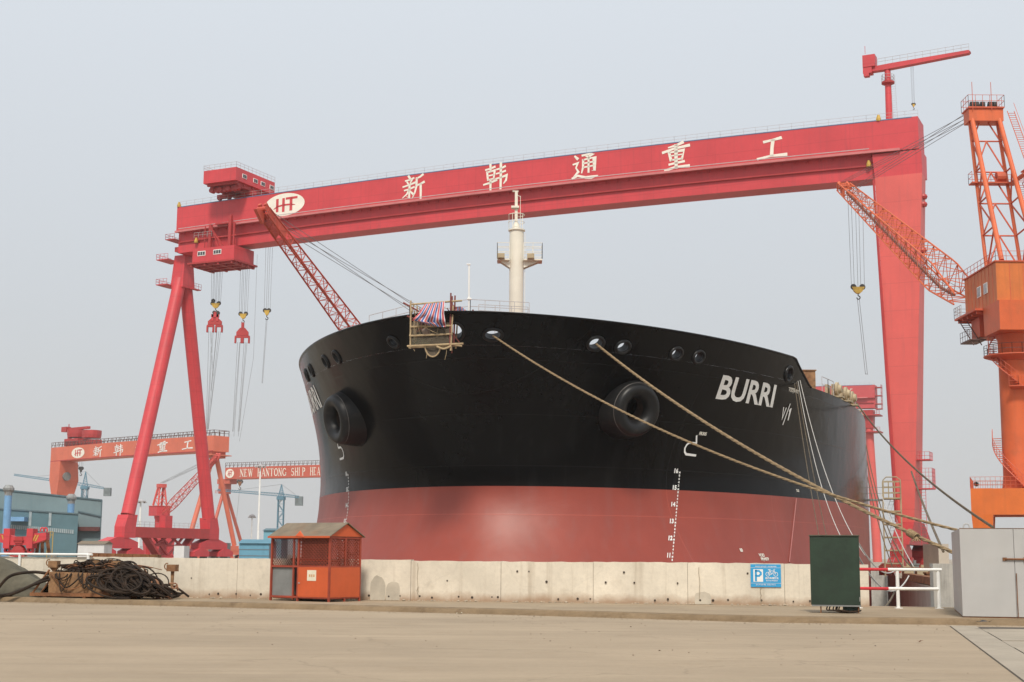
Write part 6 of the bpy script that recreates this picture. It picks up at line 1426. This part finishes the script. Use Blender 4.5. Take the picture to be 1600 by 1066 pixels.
# crumbled mortar at the foot of the wall
g = MB()
for k in range(260):
    x = rj.uniform(-11, 10.5); r_ = rj.uniform(.015, .05) * (1.5 if rj.random() > .9 else 1); p = W(x, -rj.uniform(.02, .22), .15 + r_ * .3); g.lathe([(.001, -r_ * .5), (r_, 0), (.001, r_ * .6)], 5, Matrix.Translation(p) @ Matrix.Rotation(rj.uniform(0, 3), 4, 'Z'))
r_o = g.build('rubble', mat('mortar_rubble', (.40, .33, .245), .9, .25, 3)); tag(r_o, 'crumbled mortar bits strewn along the foot of the wall', 'rubble', kind='stuff')
w2 = MB(); x0, x1 = P(1463.5, 900, 43.6).x, 22.0
Yq = 43.9
for k in range(4):
    xa = x0 + (x1 - x0) * k / 4 + .006; xb = x0 + (x1 - x0) * (k + 1) / 4 - .006; w2.hexa([(xa, Yq - .06 * xa + .85, .1), (xb, Yq - .06 * xb + .85, .1), (xb, Yq - .06 * xb + 1.2, .1), (xa, Yq - .06 * xa + 1.2, .1), (xa, Yq - .06 * xa + .85, 1.46), (xb, Yq - .06 * xb + .85, 1.46), (xb, Yq - .06 * xb + 1.2, 1.46), (xa, Yq - .06 * xa + 1.2, 1.46)])
single('parapet_wall', w2, DOCKC, 'short grey concrete wall end between the rail and the grey box', 'wall')
# pipe rail on the far left of the wall
g = MB(); n = 9; A = W(-29, -.06, 1.50); B = P(141, 867, 48.2)
xs_ = [-27 + 2.6 * k for k in range(5)]; xe = -14.3
g.tube(W(-29, -.08, 1.55), W(xe, -.08, 1.55), .04, 8)
x = xe - .15
while x > -29: g.tube(W(x, -.08, .15), W(x, -.08, 1.55), .05, 8); x -= 2.72
single('pipe_rail', g, WHITE, 'white pipe rail along the left end of the dock wall', 'rail')
# red and white rail over the gap
sg = empty('safety_rail', (P(1405, 943, 42).x, 42, .15), 0, 'red and white pipe rail across the gap beside the green cabinet', 'rail')
def G(x, y, Y=42.3): return P(x, y, Y)
zt1, zt2 = G(1400, 890).z, G(1400, 920).z
xl, xm, xr, xp, xq = G(1341, 890).x, G(1387, 890).x, G(1471, 890).x, G(1402, 890).x, G(1466, 900).x; Yr_ = 42.3
for z_ in (zt1, zt2): g = MB(); g.tube((xl, Yr_, z_), (xm, Yr_, z_), .046, 10); g.build('red_bar', mat('rail_red', (.55, .02, .03), .5, .1, 2), sg, world=True)
for z_, x_ in ((zt1, xr), (zt2, xq)): g = MB(); g.tube((xm, Yr_, z_), (x_, Yr_, z_), .046, 10); g.build('white_bar', WHITE, sg, world=True)
for x in (xl - .02, xp, xq): g = MB(); g.tube((x, Yr_ + .02, .15), (x, Yr_ + .02, zt1), .052, 10); g.box(x - .1, x + .1, Yr_ - .08, Yr_ + .12, .15, .17); g.build('post', WHITE, sg, world=True)
g = MB(); g.tube((xm, Yr_, zt1 + .055), (xr - .3, Yr_, zt1 + .055), .012, 4); g.build('rust_streak', RUST, sg, world=True)
# parking sign screwed to the wall
xa = P(1172.5, 883, wallY(7.4)).x; xb = P(1220, 883, wallY(8.4)).x; zt_ = P(1196, 882, 44.1).z; zb_ = P(1196, 917.5, 44.1).z; cx = (xa + xb) / 2
sgn = empty('parking_sign', W(cx, -.03, zb_), math.atan2(wdir.y, wdir.x), 'blue bicycle parking sign with a white P fixed to the wall', 'sign')
w_, h_ = (xb - xa) / abs(wdir.x), zt_ - zb_
g = MB(); g.box(-w_ / 2, w_ / 2, -.012, .012, 0, h_); g.build('panel', SIGNB, sgn)
SW = mat('sign_white', (.80, .80, .78), .5, .03, 2)
def sput(flat, cx_, cz_, name, m=SW, y=-.018): g = MB(); put2d(g, flat, lambda x, yy: Vector((cx_ + x, y, cz_ + yy))); return g.build(name, m, sgn)
g = MB(); x0, x1, z0, z1 = -w_ / 2 + .09 * w_, -w_ / 2 + .41 * w_, .23 * h_, .78 * h_; g.box(x0, x1, -.0165, -.0125, z0, z1); g.build('letter_panel', SW, sgn)
sput(strokes2d([[(-.07, -.16, .062), (-.07, .16, .062)], [(-.07, .14, .055), (.03, .14, .055), (.085, .085, .058), (.085, .05, .058), (.03, -.01, .055), (-.07, -.01, .055)]]), (x0 + x1) / 2, (z0 + z1) / 2, 'letter', SIGNB, -.021)
bk = []
def ring(cx_, cy_, r_, w): return [(cx_ + r_ * math.cos(2 * math.pi * k / 18), cy_ + r_ * math.sin(2 * math.pi * k / 18), w) for k in range(19)]
bk = [ring(-.12, -.03, .062, .014), ring(.12, -.03, .062, .014), [(-.12, -.03, .016), (-.06, .07, .016), (.07, .07, .016), (0, -.03, .016), (-.12, -.03, .016)], [(0, -.03, .016), (-.075, .10, .016)], [(-.11, .105, .02), (-.04, .105, .02)], [(.12, -.03, .016), (.06, .115, .016), (.10, .125, .016)]]
sput(strokes2d(bk), .2 * w_, .61 * h_, 'bicycle_symbol')
try:
    sput(text2d('自行车停放处', .068, bold=.002), .2 * w_, .385 * h_, 'lettering'); sput(text2d('BICYCLE PARKING', .046, bold=.001, xs=.92), .2 * w_, .28 * h_, 'lettering')
    sput(text2d('请按规定有序停放  保持通道畅通', .045), 0, .90 * h_, 'lettering'); sput(text2d('禁止机动车停放  违者后果自负', .045), 0, .10 * h_, 'lettering')
except Exception as ex: print('cjk', ex)
g = MB(); g.box(-w_ / 2, w_ / 2, -.0165, -.0125, .845 * h_, .855 * h_); g.box(-w_ / 2, w_ / 2, -.0165, -.0125, .165 * h_, .175 * h_); g.build('line', SW, sgn)

# ------------------------------------------------------------------ orange hut
A = Vector((-7.66, 45.75)); B = Vector((-5.62, 44.32)); ux = (B - A).normalized(); Lh = (B - A).length; hang = math.atan2(ux.y, ux.x); Dh = 1.42
ht = empty('hut', (A.x, A.y, .15), hang, 'orange steel guard hut with mesh upper walls and a dusty gable roof', 'hut')
H1 = 2.02; HM = 1.08; xm = Lh * .47; HR = 2.44
g = MB()
for (x, y) in ((0, 0), (xm, 0), (Lh, 0), (0, Dh), (xm, Dh), (Lh, Dh), (Lh, Dh / 2)): g.box(x - .03, x + .03, y - .03, y + .03, 0, H1)
g.box(xm * .80, xm * .80 + .05, -.02, .03, .05, H1)
for z in (.13, HM, H1 - .04):
    g.box(0, Lh, -.025, .025, z - .03, z + .03); g.box(0, Lh, Dh - .025, Dh + .025, z - .03, z + .03); g.box(-.025, .025, 0, Dh, z - .03, z + .03); g.box(Lh - .025, Lh + .025, 0, Dh, z - .03, z + .03)
g.tube((xm + .3, Dh - .02, 1.7), (Lh - .3, Dh - .02, 1.45), .035, 6); g.tube((.2, .7, 1.3), (Lh - .2, .7, 1.25), .03, 6)
g.build('frame', HUTD, ht)
g = MB(); g.box(xm + .03, Lh - .03, -.032, -.012, .14, HM - .02); pn = g.build('front_panel', HUT, ht)
g = MB(); g.box(Lh + .012, Lh + .032, .03, Dh - .03, .14, HM - .02); g.build('side_panel', HUT, ht)
g = MB(); g.box(.03, xm - .03, Dh - .05, Dh - .03, .16, HM - .02); g.box(.03, xm * .78, .03, .045, .16, HM - .04); g.box(-.045, -.027, .03, Dh - .03, .14, HM - .02); g.build('grey_panel', GREYP, ht)
g = MB(); g.box(.05, Lh - .05, .05, Dh - .05, .08, .12); g.build('floor', HUTD, ht)
def mesh_panel(name, o, du, dv, nu, nv, m, par, r=.006):
    g = MB(); o = Vector(o); du = Vector(du); dv = Vector(dv); nrm = du.cross(dv).normalized(); w = r
    def bar(a, b):
        t = (b - a).normalized(); s = t.cross(nrm) * w; e = nrm * w * .6
        g.hexa([a - s - e, a + s - e, a + s + e, a - s + e, b - s - e, b + s - e, b + s + e, b - s + e])
    for k in range(-nv, nu + 1):
        a0_, b0_ = k / nu, (k + nv) / nu; t0 = max(0, -k / nv); t1 = min(1, (nu - k) / nv)
        if t1 > t0: bar(o + du * (a0_ + (b0_ - a0_) * t0) + dv * t0, o + du * (a0_ + (b0_ - a0_) * t1) + dv * t1); bar(o + du * (1 - (a0_ + (b0_ - a0_) * t0)) + dv * t0, o + du * (1 - (a0_ + (b0_ - a0_) * t1)) + dv * t1)
    return g.build(name, m, par)
HMESH = mat('hut_mesh_paint', (.26, .045, .022), .6, .2, 2)
mesh_panel('mesh_panel', (xm + .03, 0, HM), (Lh - xm - .06, 0, 0), (0, 0, H1 - HM - .06), 9, 8, HMESH, ht, .011)
mesh_panel('mesh_panel', (Lh, .03, HM), (0, Dh - .06, 0), (0, 0, H1 - HM - .06), 13, 8, HMESH, ht, .014)
mesh_panel('mesh_panel', (.03, Dh, HM), (Lh - .06, 0, 0), (0, 0, H1 - HM - .06), 19, 8, HMESH, ht, .010)
mesh_panel('mesh_panel', (0, .03, HM), (0, Dh - .06, 0), (0, 0, H1 - HM - .06), 13, 8, HMESH, ht, .013)
g = MB(); sh = mat('tinted_sheet', (.13, .09, .08), .5, .2, 1); g.box(.03, xm - .03, Dh - .045, Dh - .03, HM + .03, H1 - .06); g.build('tinted_sheet', sh, ht)
e = .13; rf = MB(); t_ = .025
for (y0, y1, s) in ((-e, Dh / 2, 1), (Dh + e, Dh / 2, -1)):
    zlo, zhi = H1 - .02, HR
    rf.hexa([(-.08, y0, zlo), (Lh + .10, y0, zlo), (Lh + .10, y1, zhi), (-.08, y1, zhi), (-.08, y0, zlo + t_), (Lh + .10, y0, zlo + t_), (Lh + .10, y1, zhi + t_), (-.08, y1, zhi + t_)] if s > 0 else
            [(Lh + .10, y0, zlo), (-.08, y0, zlo), (-.08, y1, zhi), (Lh + .10, y1, zhi), (Lh + .10, y0, zlo + t_), (-.08, y0, zlo + t_), (-.08, y1, zhi + t_), (Lh + .10, y1, zhi + t_)])
rfo = rf.build('roof', ROOFG, ht)
for x in (-.02, Lh + .03): g = MB(); g.prism([Vector((x, -.08, H1)), Vector((x, Dh + .08, H1)), Vector((x, Dh / 2, HR - .03))], (.015, 0, 0)); g.build('gable', HUT, rfo)
g = MB(); g.box(-.08, Lh + .1, -e - .012, -e, H1 - .05, H1 + .01); g.prism([Vector((xm - .02, -e - .03, H1 + .01)), Vector((xm + .34, -e - .03, H1 - .02)), Vector((xm + .12, -e + .02, H1 + .16))], (0, .02, .02)); g.build('eave_trim', HUT, rfo)
g = MB(); g.box(xm + .42, xm + .80, -.040, -.034, .64, .97); nt_ = g.build('notice', PAPER, pn)
g = MB()
for k in range(3): g.box(xm + .50 + k * .09, xm + .56 + k * .09, -.0425, -.0405, .76, .84)
g.build('notice_mark', mat('faded_orange_print', (.6, .35, .18), .8, .1, 3), pn)
g = MB(); g.box(xm + .06, xm + .12, -.06, -.034, .55, .58); g.build('handle', RAILG, pn)

# ------------------------------------------------------------------ green cabinet and grey boxes
A = Vector((8.07, 38.3)); B = Vector((9.36, 38.42)); cb_ = empty('electric_cabinet', ((A.x + B.x) / 2, A.y, .15), R(-13), 'dark green electric cabinet on thin legs before the dock wall', 'cabinet'); w_ = (B - A).length / 2; ztc = P(1303, 836, 38.3).z - .15; zbc = P(1303, 945.5, 38.3).z - .15
g = MB(); g.box(-w_, w_, 0, .62, zbc, ztc - .03); bd = g.build('body', GREENC, cb_); 
bv = bd.modifiers.new('bevel', 'BEVEL'); bv.width = .012; bv.segments = 2
g = MB(); g.box(-w_ - .02, w_ + .02, -.03, .65, ztc - .03, ztc); g.build('lid', mat('cabinet_lid', (.07, .07, .045), .6, .2, 2), bd)
g = MB(); g.box(-w_ + .02, w_ + .01, -.012, .6, zbc - .04, zbc); g.build('base_frame', GREYP, bd)
for (x, y) in ((-w_ + .25, .05), (w_ - .06, .05), (-w_ + .25, .55), (w_ - .06, .55)): g = MB(); g.box(x - .014, x + .014, y - .014, y + .014, 0, zbc - .04); g.build('leg', RUST, cb_)
g = MB(); g.box(.18, .44, .1, .35, 0.02, zbc - .04); g.box(.40, .62, .15, .4, .06, zbc - .05); g.build('junction_box', mat('junction_green', (.02, .045, .03), .6, .2, 2), cb_)
g = MB()
for k, (xa_, xb_, zz) in enumerate(((-.22, .2, .05), (-.05, .3, .03), (.02, .4, .02), (.1, .55, .015), (-.15, .45, .01), (.05, .6, .03))):
    g.poly(bez([(xa_, .1, zbc - .03), (xa_ - .02, .04, zbc - .13), (xa_ + .1, .0 - .03 * k, .08), ((xa_ + xb_) / 2, -.02 - .02 * k, zz + .02), (xb_, .05, zz + .03), (xb_ + .05, .2, zz + .05)], 6), .018, 6)
g.build('cable', RUBBER, cb_)
g = MB(); g.tube((w_ - .02, -.03, zbc + .1), (w_ - .02, -.03, zbc + .22), .008, 5); g.build('latch', RAILG, bd)
CA = PZ(1504.5, 965, .15); ca = R(-15.2)
ct = empty('steel_box', (CA.x, CA.y, .15), ca, 'big light grey steel box with a bolted door, at the right edge', 'container')
Ht = P(1498, 826, 36.07).z - .15; Lc_ = 4.6; Dc = 5.6; xd = 1.29
g = MB(); g.box(0, xd - .006, 0, Dc, .03, Ht); g.box(xd - .006, xd + .006, .03, Dc, .03, Ht - .02); g.box(xd + .006, Lc_, 0.0, Dc, .03, Ht); bd = g.build('body', GREYC, ct)
bv = bd.modifiers.new('bevel', 'BEVEL'); bv.width = .01; bv.segments = 2
g = MB(); g.box(.01, Lc_ - .02, .02, Dc, 0, .03); g.box(-.005, Lc_, -.008, .03, Ht - .0, Ht + .012); g.build('rusty_edge', RUST, bd)
g = MB(); g.tube((xd + .03, -.01, .02), (xd + .03, -.01, Ht * .5), .012, 5); g.tube((xd - .22, -.035, 1.46), (xd + .5, -.035, 1.46), .022, 8); g.tube((xd + .28, -.04, 1.30), (xd + .28, -.04, 1.76), .018, 8); g.box(xd - .28, xd - .18, -.03, 0, 1.42, 1.50); g.box(xd + .22, xd + .34, -.05, 0, 1.41, 1.51); g.box(xd + .32, xd + .36, -.04, 0, 1.25, 1.34); g.build('bolt', RUST, bd)
g = MB(); g.poly([(.18 + .075 * math.cos(R(k)), .1, Ht + .04 + .085 * math.sin(R(k))) for k in range(-30, 211, 20)], .018, 6); g.build('lifting_eye', GREYC, bd)

# ------------------------------------------------------------------ cable heap, skid, tarpaulin
def hp_(x, y, d=0.0): return P(x, y, 46.9 + d)
sk = empty('rusty_skid', (hp_(125, 930).x, 46.6, .15), R(-13), 'rusty steel skid tank half buried under black hoses, far left', 'skid')
wS = 2.25; g = MB(); g.hexa([(-1.05, 0, .12), (wS - .4, 0, .12), (wS - .4, 1.1, .12), (-1.05, 1.1, .12), (-1.05, -.03, .84), (wS - .4, -.03, .78), (wS - .4, 1.1, .78), (-1.05, 1.1, .84)]); g.build('tank', RUSTLT, sk)
g = MB(); g.box(-1.65, wS, -.12, .05, .05, .16); g.box(-1.65, wS, 1.1, 1.25, .05, .16)
for x in (-1.1, .3, 1.5): g.box(x - .05, x + .05, -.1, 1.2, 0, .06)
g.tube((-1.6, -.05, .14), (-1.05, 0, .9), .035, 6); g.tube((-1.5, .3, .14), (-1.02, .3, .8), .03, 6)
g.build('runner', RUST, sk)
for (x, y, z, h_) in ((-1.05, .25, .84, .35), (1.25, .2, .80, .40), (.42, .5, .78, .45), (3.05, .55, .0, 1.1)):
    g = MB(); g.box(x - .16, x + .16, y - .1, y + .14, z + h_ - .22, z + h_); wl_ = .16 if x < 3 else .05; g.prism([Vector((x - wl_, y, z + h_ - .22)), Vector((x + wl_, y, z + h_ - .22)), Vector((x + .03, y, z)), Vector((x - .03, y, z))], (0, .06, 0)); g.poly([(x - .2 + .08 * math.cos(R(k)), y, z + h_ - .06 + .1 * math.sin(R(k))) for k in range(60, 301, 30)], .02, 5); g.build('lug', RUSTLT, sk)
rh = random.Random(21); g = MB()
Mh = WM[sk]
def HP(x, y, z): return Mh @ Vector((x, y, z))
for k in range(96):     # long hoses slumped over the skid to the right
    x0 = rh.uniform(-1.0, 1.1); y0 = rh.uniform(.0, 1.0); z0 = rh.uniform(.82, 1.08); x1 = rh.uniform(1.5, 3.65); y1 = rh.uniform(-.55, .9); r_ = rh.uniform(.018, .044)
    mid = [(x0 + (x1 - x0) * .35, max(.12, y0 + rh.uniform(-.1, .2)), z0 + rh.uniform(-.02, .14)), (x0 + (x1 - x0) * .62, (y0 + y1) / 2 - rh.uniform(0, .35), rh.uniform(.35, .95)), (x0 + (x1 - x0) * .85, y1 - rh.uniform(0, .25), rh.uniform(.12, .5))]
    g.poly([HP(*p) for p in bez([(x0, y0, z0)] + mid + [(x1, y1, rh.uniform(.04, .2))], 7)], r_, 6)
for k in range(20):     # big loops lying against the front
    cx = rh.uniform(1.5, 2.9); cz = rh.uniform(.35, .65); a = rh.uniform(.4, .95); b = rh.uniform(.22, .45); tl = rh.uniform(-.5, .1); r_ = rh.uniform(.02, .042); yb = rh.uniform(-.45, .2)
    pts = [HP(cx + a * math.cos(t) + tl * b * math.sin(t), yb - .25 * (1 - math.sin(t)), max(.04, cz + b * math.sin(t) - .25 * math.cos(t) * a * .6)) for t in [2 * math.pi * i / 22 for i in range(rh.randint(15, 23))]]
    g.poly(pts, r_, 6)
for k in range(30):     # thin loops and ends that stick up
    x0 = rh.uniform(-.9, 2.2); z0 = rh.uniform(.85, 1.05) if x0 < 1.3 else rh.uniform(.6, .95); a = rh.uniform(.1, .35); pts = bez([(x0, rh.uniform(0, .8), z0 - .1), (x0 + rh.uniform(-.2, .2), rh.uniform(0, .8), z0 + a * .8), (x0 + a, rh.uniform(0, .8), z0 + a * rh.uniform(.4, 1.1)), (x0 + a * 2, rh.uniform(0, .8), z0 - .05)], 6)
    g.poly([HP(*p) for p in pts], rh.uniform(.010, .022), 5)
ho = g.build('hose_heap', RUBBER); tag(ho, 'tangled heap of black hoses slumped over the rusty skid', 'hose heap', kind='stuff')
g = MB()
for k in range(9):
    xa_ = rh.uniform(-.95, .9); xb_ = xa_ + rh.uniform(.2, .9); zl_ = rh.uniform(.2, .65); g.poly([HP(*p) for p in bez([(xa_, .1, .9), (xa_ + .05, -.09, .7), ((xa_ + xb_) / 2, -.13 - .02 * k / 3, zl_), (xb_, -.1, .68), (xb_ + .05, .1, .9)], 7)], rh.uniform(.012, .03), 6)
tag(g.build('drooping_hoses', RUBBER), 'black hoses drooping over the front of the rusty skid tank', 'hoses', kind='stuff')
g = MB()
for k in range(16):
    x0 = rh.uniform(-.9, 1.0); pts = bez([(x0, rh.uniform(0, .9), .95), (x0 + .4, rh.uniform(0, .9), rh.uniform(1.0, 1.12)), (x0 + 1.0, rh.uniform(0, .9), rh.uniform(.98, 1.06)), (x0 + 1.6, rh.uniform(-.1, .9), rh.uniform(.8, 1.05))], 6); g.poly([HP(*p) for p in pts], rh.uniform(.012, .024), 5)
pts = bez([(-.95, -.1, .80), (-.6, -.12, .45), (-.2, -.14, .28), (.25, -.14, .45), (.38, -.1, .82)], 8); g.poly([HP(*p) for p in pts], .018, 5)
tag(g.build('rusty_wire_tangle', RUST), 'rusty wires tangled on top of the black hose heap', 'wire tangle', kind='stuff')
for k, (pts, lab) in enumerate(((((-1.0, .1, .75), (-1.6, -.05, .82), (-2.35, -.15, .70), (-2.75, -.2, .3), (-2.9, -.1, .05), (-3.3, .1, .04)), 'black hose arching from the skid down to the tarpaulin'), (((-1.0, .0, .60), (-1.5, -.15, .42), (-2.1, -.25, .15), (-2.7, -.3, .05), (-3.4, -.1, .04)), 'black hose running low from the skid along the kerb'), (((-1.05, -.05, .68), (-1.7, -.1, .35), (-2.3, -.3, .08), (-2.9, -.15, .05), (-2.5, .2, .05)), 'black hose looping on the ground before the tarpaulin'))):
    g = MB(); g.poly([HP(*p) for p in bez(pts, 9)], .05, 8); single('hose', g, RUBBER, lab, 'hose', 'hoses trailing from the skid')
g = MB(); rg = random.Random(77)
for k in range(700):
    x = rg.uniform(-17, 14); yk = 0
    for (a_, b_) in zip(KP[1:-1], KP[2:]):
        if a_[0] <= x <= b_[0]: yk = a_[1] + (b_[1] - a_[1]) * (x - a_[0]) / (b_[0] - a_[0])
    y = yk - .05 - abs(rg.gauss(0, .5)) - (rg.uniform(0, 16) if rg.random() < .35 else 0); r_ = rg.uniform(.006, .022) * (1.8 if rg.random() > .95 else 1)
    g.lathe([(.001, 0), (r_, r_ * .4), (.001, r_ * .9)], 5, Matrix.Translation((x, y, 0)) @ Matrix.Rotation(rg.uniform(0, 3), 4, 'Z'))
tag(g.build('grit', mat('grit_stone', (.26, .20, .14), .95, .4, 5)), 'loose grit and pebbles gathered along the foot of the kerb', 'grit', kind='stuff')
g = MB()      # rusty chain with a shackle at the right end
for k in range(15):
    x = 2.72 + .055 * k + rh.uniform(-.03, .03); z = .09 + (.0 if k % 3 else .12); M = Mh @ Matrix.Translation((x, -.1 + rh.uniform(-.1, .2), z + (.3 if k > 11 else 0))) @ Matrix.Rotation(rh.uniform(0, 3), 4, 'Z') @ Matrix.Rotation(rh.uniform(0, 1.6), 4, 'X')
    g.poly([M @ Vector((.06 * math.cos(t), .10 * math.sin(t), 0)) for t in [2 * math.pi * i / 12 for i in range(12)]], .024, 6, closed=True)
g.poly([HP(2.86 + .13 * math.cos(R(k)), -.25, .42 + .18 * math.sin(R(k))) for k in range(-60, 241, 20)], .045, 8)
single('rusty_chain', g, mat('chain_rust', (.30, .15, .085), .9, .3, 4), 'rusty heavy chain with a shackle at the right end of the hose heap', 'chain')
g = MB(); nx, ny = 44, 26; rn = random.Random(4)
from mathutils import noise as mn
for j in range(ny + 1):
    for i in range(nx + 1):
        u = i / nx; v = j / ny; x = -24.5 + 9.0 * u; y = 47.75 - .36 * (x + 17) + 1.75 * v
        prof = max(0, 1 - (abs(x + 18.6) / 3.6) ** 1.8) if x > -18.6 else 1 - .12 * math.sin((x + 18) * 1.3)
        cross = max(0, math.sin(math.pi * min(1, v * 1.0 + .0))) ** .55
        zz = 1.50 * prof * cross; f = mn.noise(Vector((x * 1.1, y * 1.5, 0))) * .18 + abs(mn.noise(Vector((x * 2.6 + y, y * 2.2, 3)))) * .13
        g.v.append(Vector((x, y - .25 * prof, .16 + max(0, zz + f * min(1, zz * 2)))))
for j in range(ny):
    for i in range(nx): a = j * (nx + 1) + i; g.f.append((a, a + 1, a + nx + 2, a + nx + 1)); g.mi.append(0)
single('tarpaulin_heap', g, TARP, 'mound under an olive tarpaulin at the far left kerb', 'tarpaulin', smooth=True)
g = MB(); 
for j in range(9):
    for i in range(15):
        x = -19.2 + 2.3 * i / 14; y = 47.45 - .40 * (x + 17) + .6 * j / 8; g.v.append(Vector((x, y, .17 + .45 * math.sin(math.pi * j / 8) * math.sin(math.pi * i / 14) + .12 * abs(mn.noise(Vector((x * 3, y * 3, 1)))))))
for j in range(8):
    for i in range(14): a = j * 15 + i; g.f.append((a, a + 1, a + 16, a + 15)); g.mi.append(0)
single('green_tarpaulin', g, mat('green_tarp', (.045, .075, .055), .8, .3, 2, bump=.5), 'crumpled dark green sheet at the foot of the olive tarpaulin', 'tarpaulin', smooth=True)

# ------------------------------------------------------------------ road details: crane rail trench covers, marks, litter
def RP(x, y, z=.0): return PZ(x, y, z)
a0 = RP(1483, 979); a1_ = RP(1600, 1068); td = (a1_ - a0).normalized(); tn = Vector((td.y, -td.x, 0))
if tn.x < 0: tn = -tn
def T(l, o, z): p = a0 + td * l + tn * o; return Vector((p.x, p.y, z))
g = MB(); g.add([T(-.05, .012, .003), T(30, .012, .003), T(30, 7, .003), T(-.2, 7, .003)], [(0, 1, 2, 3)]); struct('trench_bed', g, mat('trench_dark', (.085, .07, .055), .95, .2, 1))
g = MB(); g.hexa([T(-.1, .03, -.05), T(24, .03, -.05), T(24, .62, -.05), T(-.1, .62, -.05), T(-.1, .03, .018), T(24, .03, .018), T(24, .62, .018), T(-.1, .62, .018)])
single('trench_edging', g, COVERC, 'flush concrete edging strip of the rail trench at bottom right', 'edging')
ls = [(PZ(1540, yy, 0).y - a0.y) / td.y for yy in (983, 988.5, 1002, 1012.5, 1034, 1044, 1068, 1100, 1150)]; labs = ['narrow concrete trench cover nearest the kerb', 'second concrete trench cover from the kerb', 'third concrete trench cover from the kerb', 'fourth concrete trench cover from the kerb', 'fifth concrete trench cover from the kerb', 'concrete trench cover nearest the camera but two', 'concrete trench cover nearest the camera but one', 'concrete trench cover nearest the camera at bottom right']
kd = Vector((1, -.03, 0)).normalized()
for k in range(8):
    g = MB(); la, lb = ls[k] + (.12 if k == 1 else .04), ls[k + 1] - .02; h_ = .014 + .012 * (k % 2)
    def TT(l, e): p = a0 + td * l + tn * .64 + kd * e; return p
    pa, pb = TT(la, .0), TT(lb, .0); qa, qb = pa + kd * 6.4, pb + kd * 6.4
    g.hexa([Vector((p.x, p.y, -.05)) for p in (pb, qb, qa, pa)] + [Vector((p.x, p.y, h_)) for p in (pb, qb, qa, pa)])
    single('trench_cover', g, COVERC, labs[k], 'trench cover', 'concrete covers of the rail trench')
rl = random.Random(8)
def scrap(x, y, w, label, m, z=.0):
    p = PZ(x, y, z); g = MB(); v = [p + Vector((w * (i - 2) / 4 + rl.uniform(-.02, .02), (j - .5) * w * .6, .01 + rl.uniform(0, .05))) for j in (0, 1) for i in range(5)]; g.add(v, [(i, i + 1, i + 6, i + 5) for i in range(4)]); single('litter', g, m, label, 'litter', 'scraps of litter on the road')
scrap(1208, 972, .22, 'white scrap of paper on the road below the parking sign', WHITE); scrap(718, 960, .16, 'pale scrap lying under the kerb below the ship stem', PAPER); scrap(1438, 1005, .14, 'small brown scrap on the road near the trench', RUST); scrap(1537, 973, .34, 'dark board scrap lying on the kerb before the grey box', DARK, .16)

# ------------------------------------------------------------------ haze
g = MB(); g.box(-900, 900, -120, 1500, -12, 92)
hz = bpy.data.materials.new('haze_air'); hz.use_nodes = True; n = hz.node_tree.nodes; l = hz.node_tree.links; n.remove(n['Principled BSDF'])
pv = n.new('ShaderNodeVolumePrincipled'); pv.inputs['Color'].default_value = (.90, .92, .95, 1); pv.inputs['Density'].default_value = 0.00012; pv.inputs['Anisotropy'].default_value = 0.2
l.new(pv.outputs[0], n['Material Output'].inputs['Volume'])
h_ = g.build('haze', hz); h_['kind'] = 'stuff'
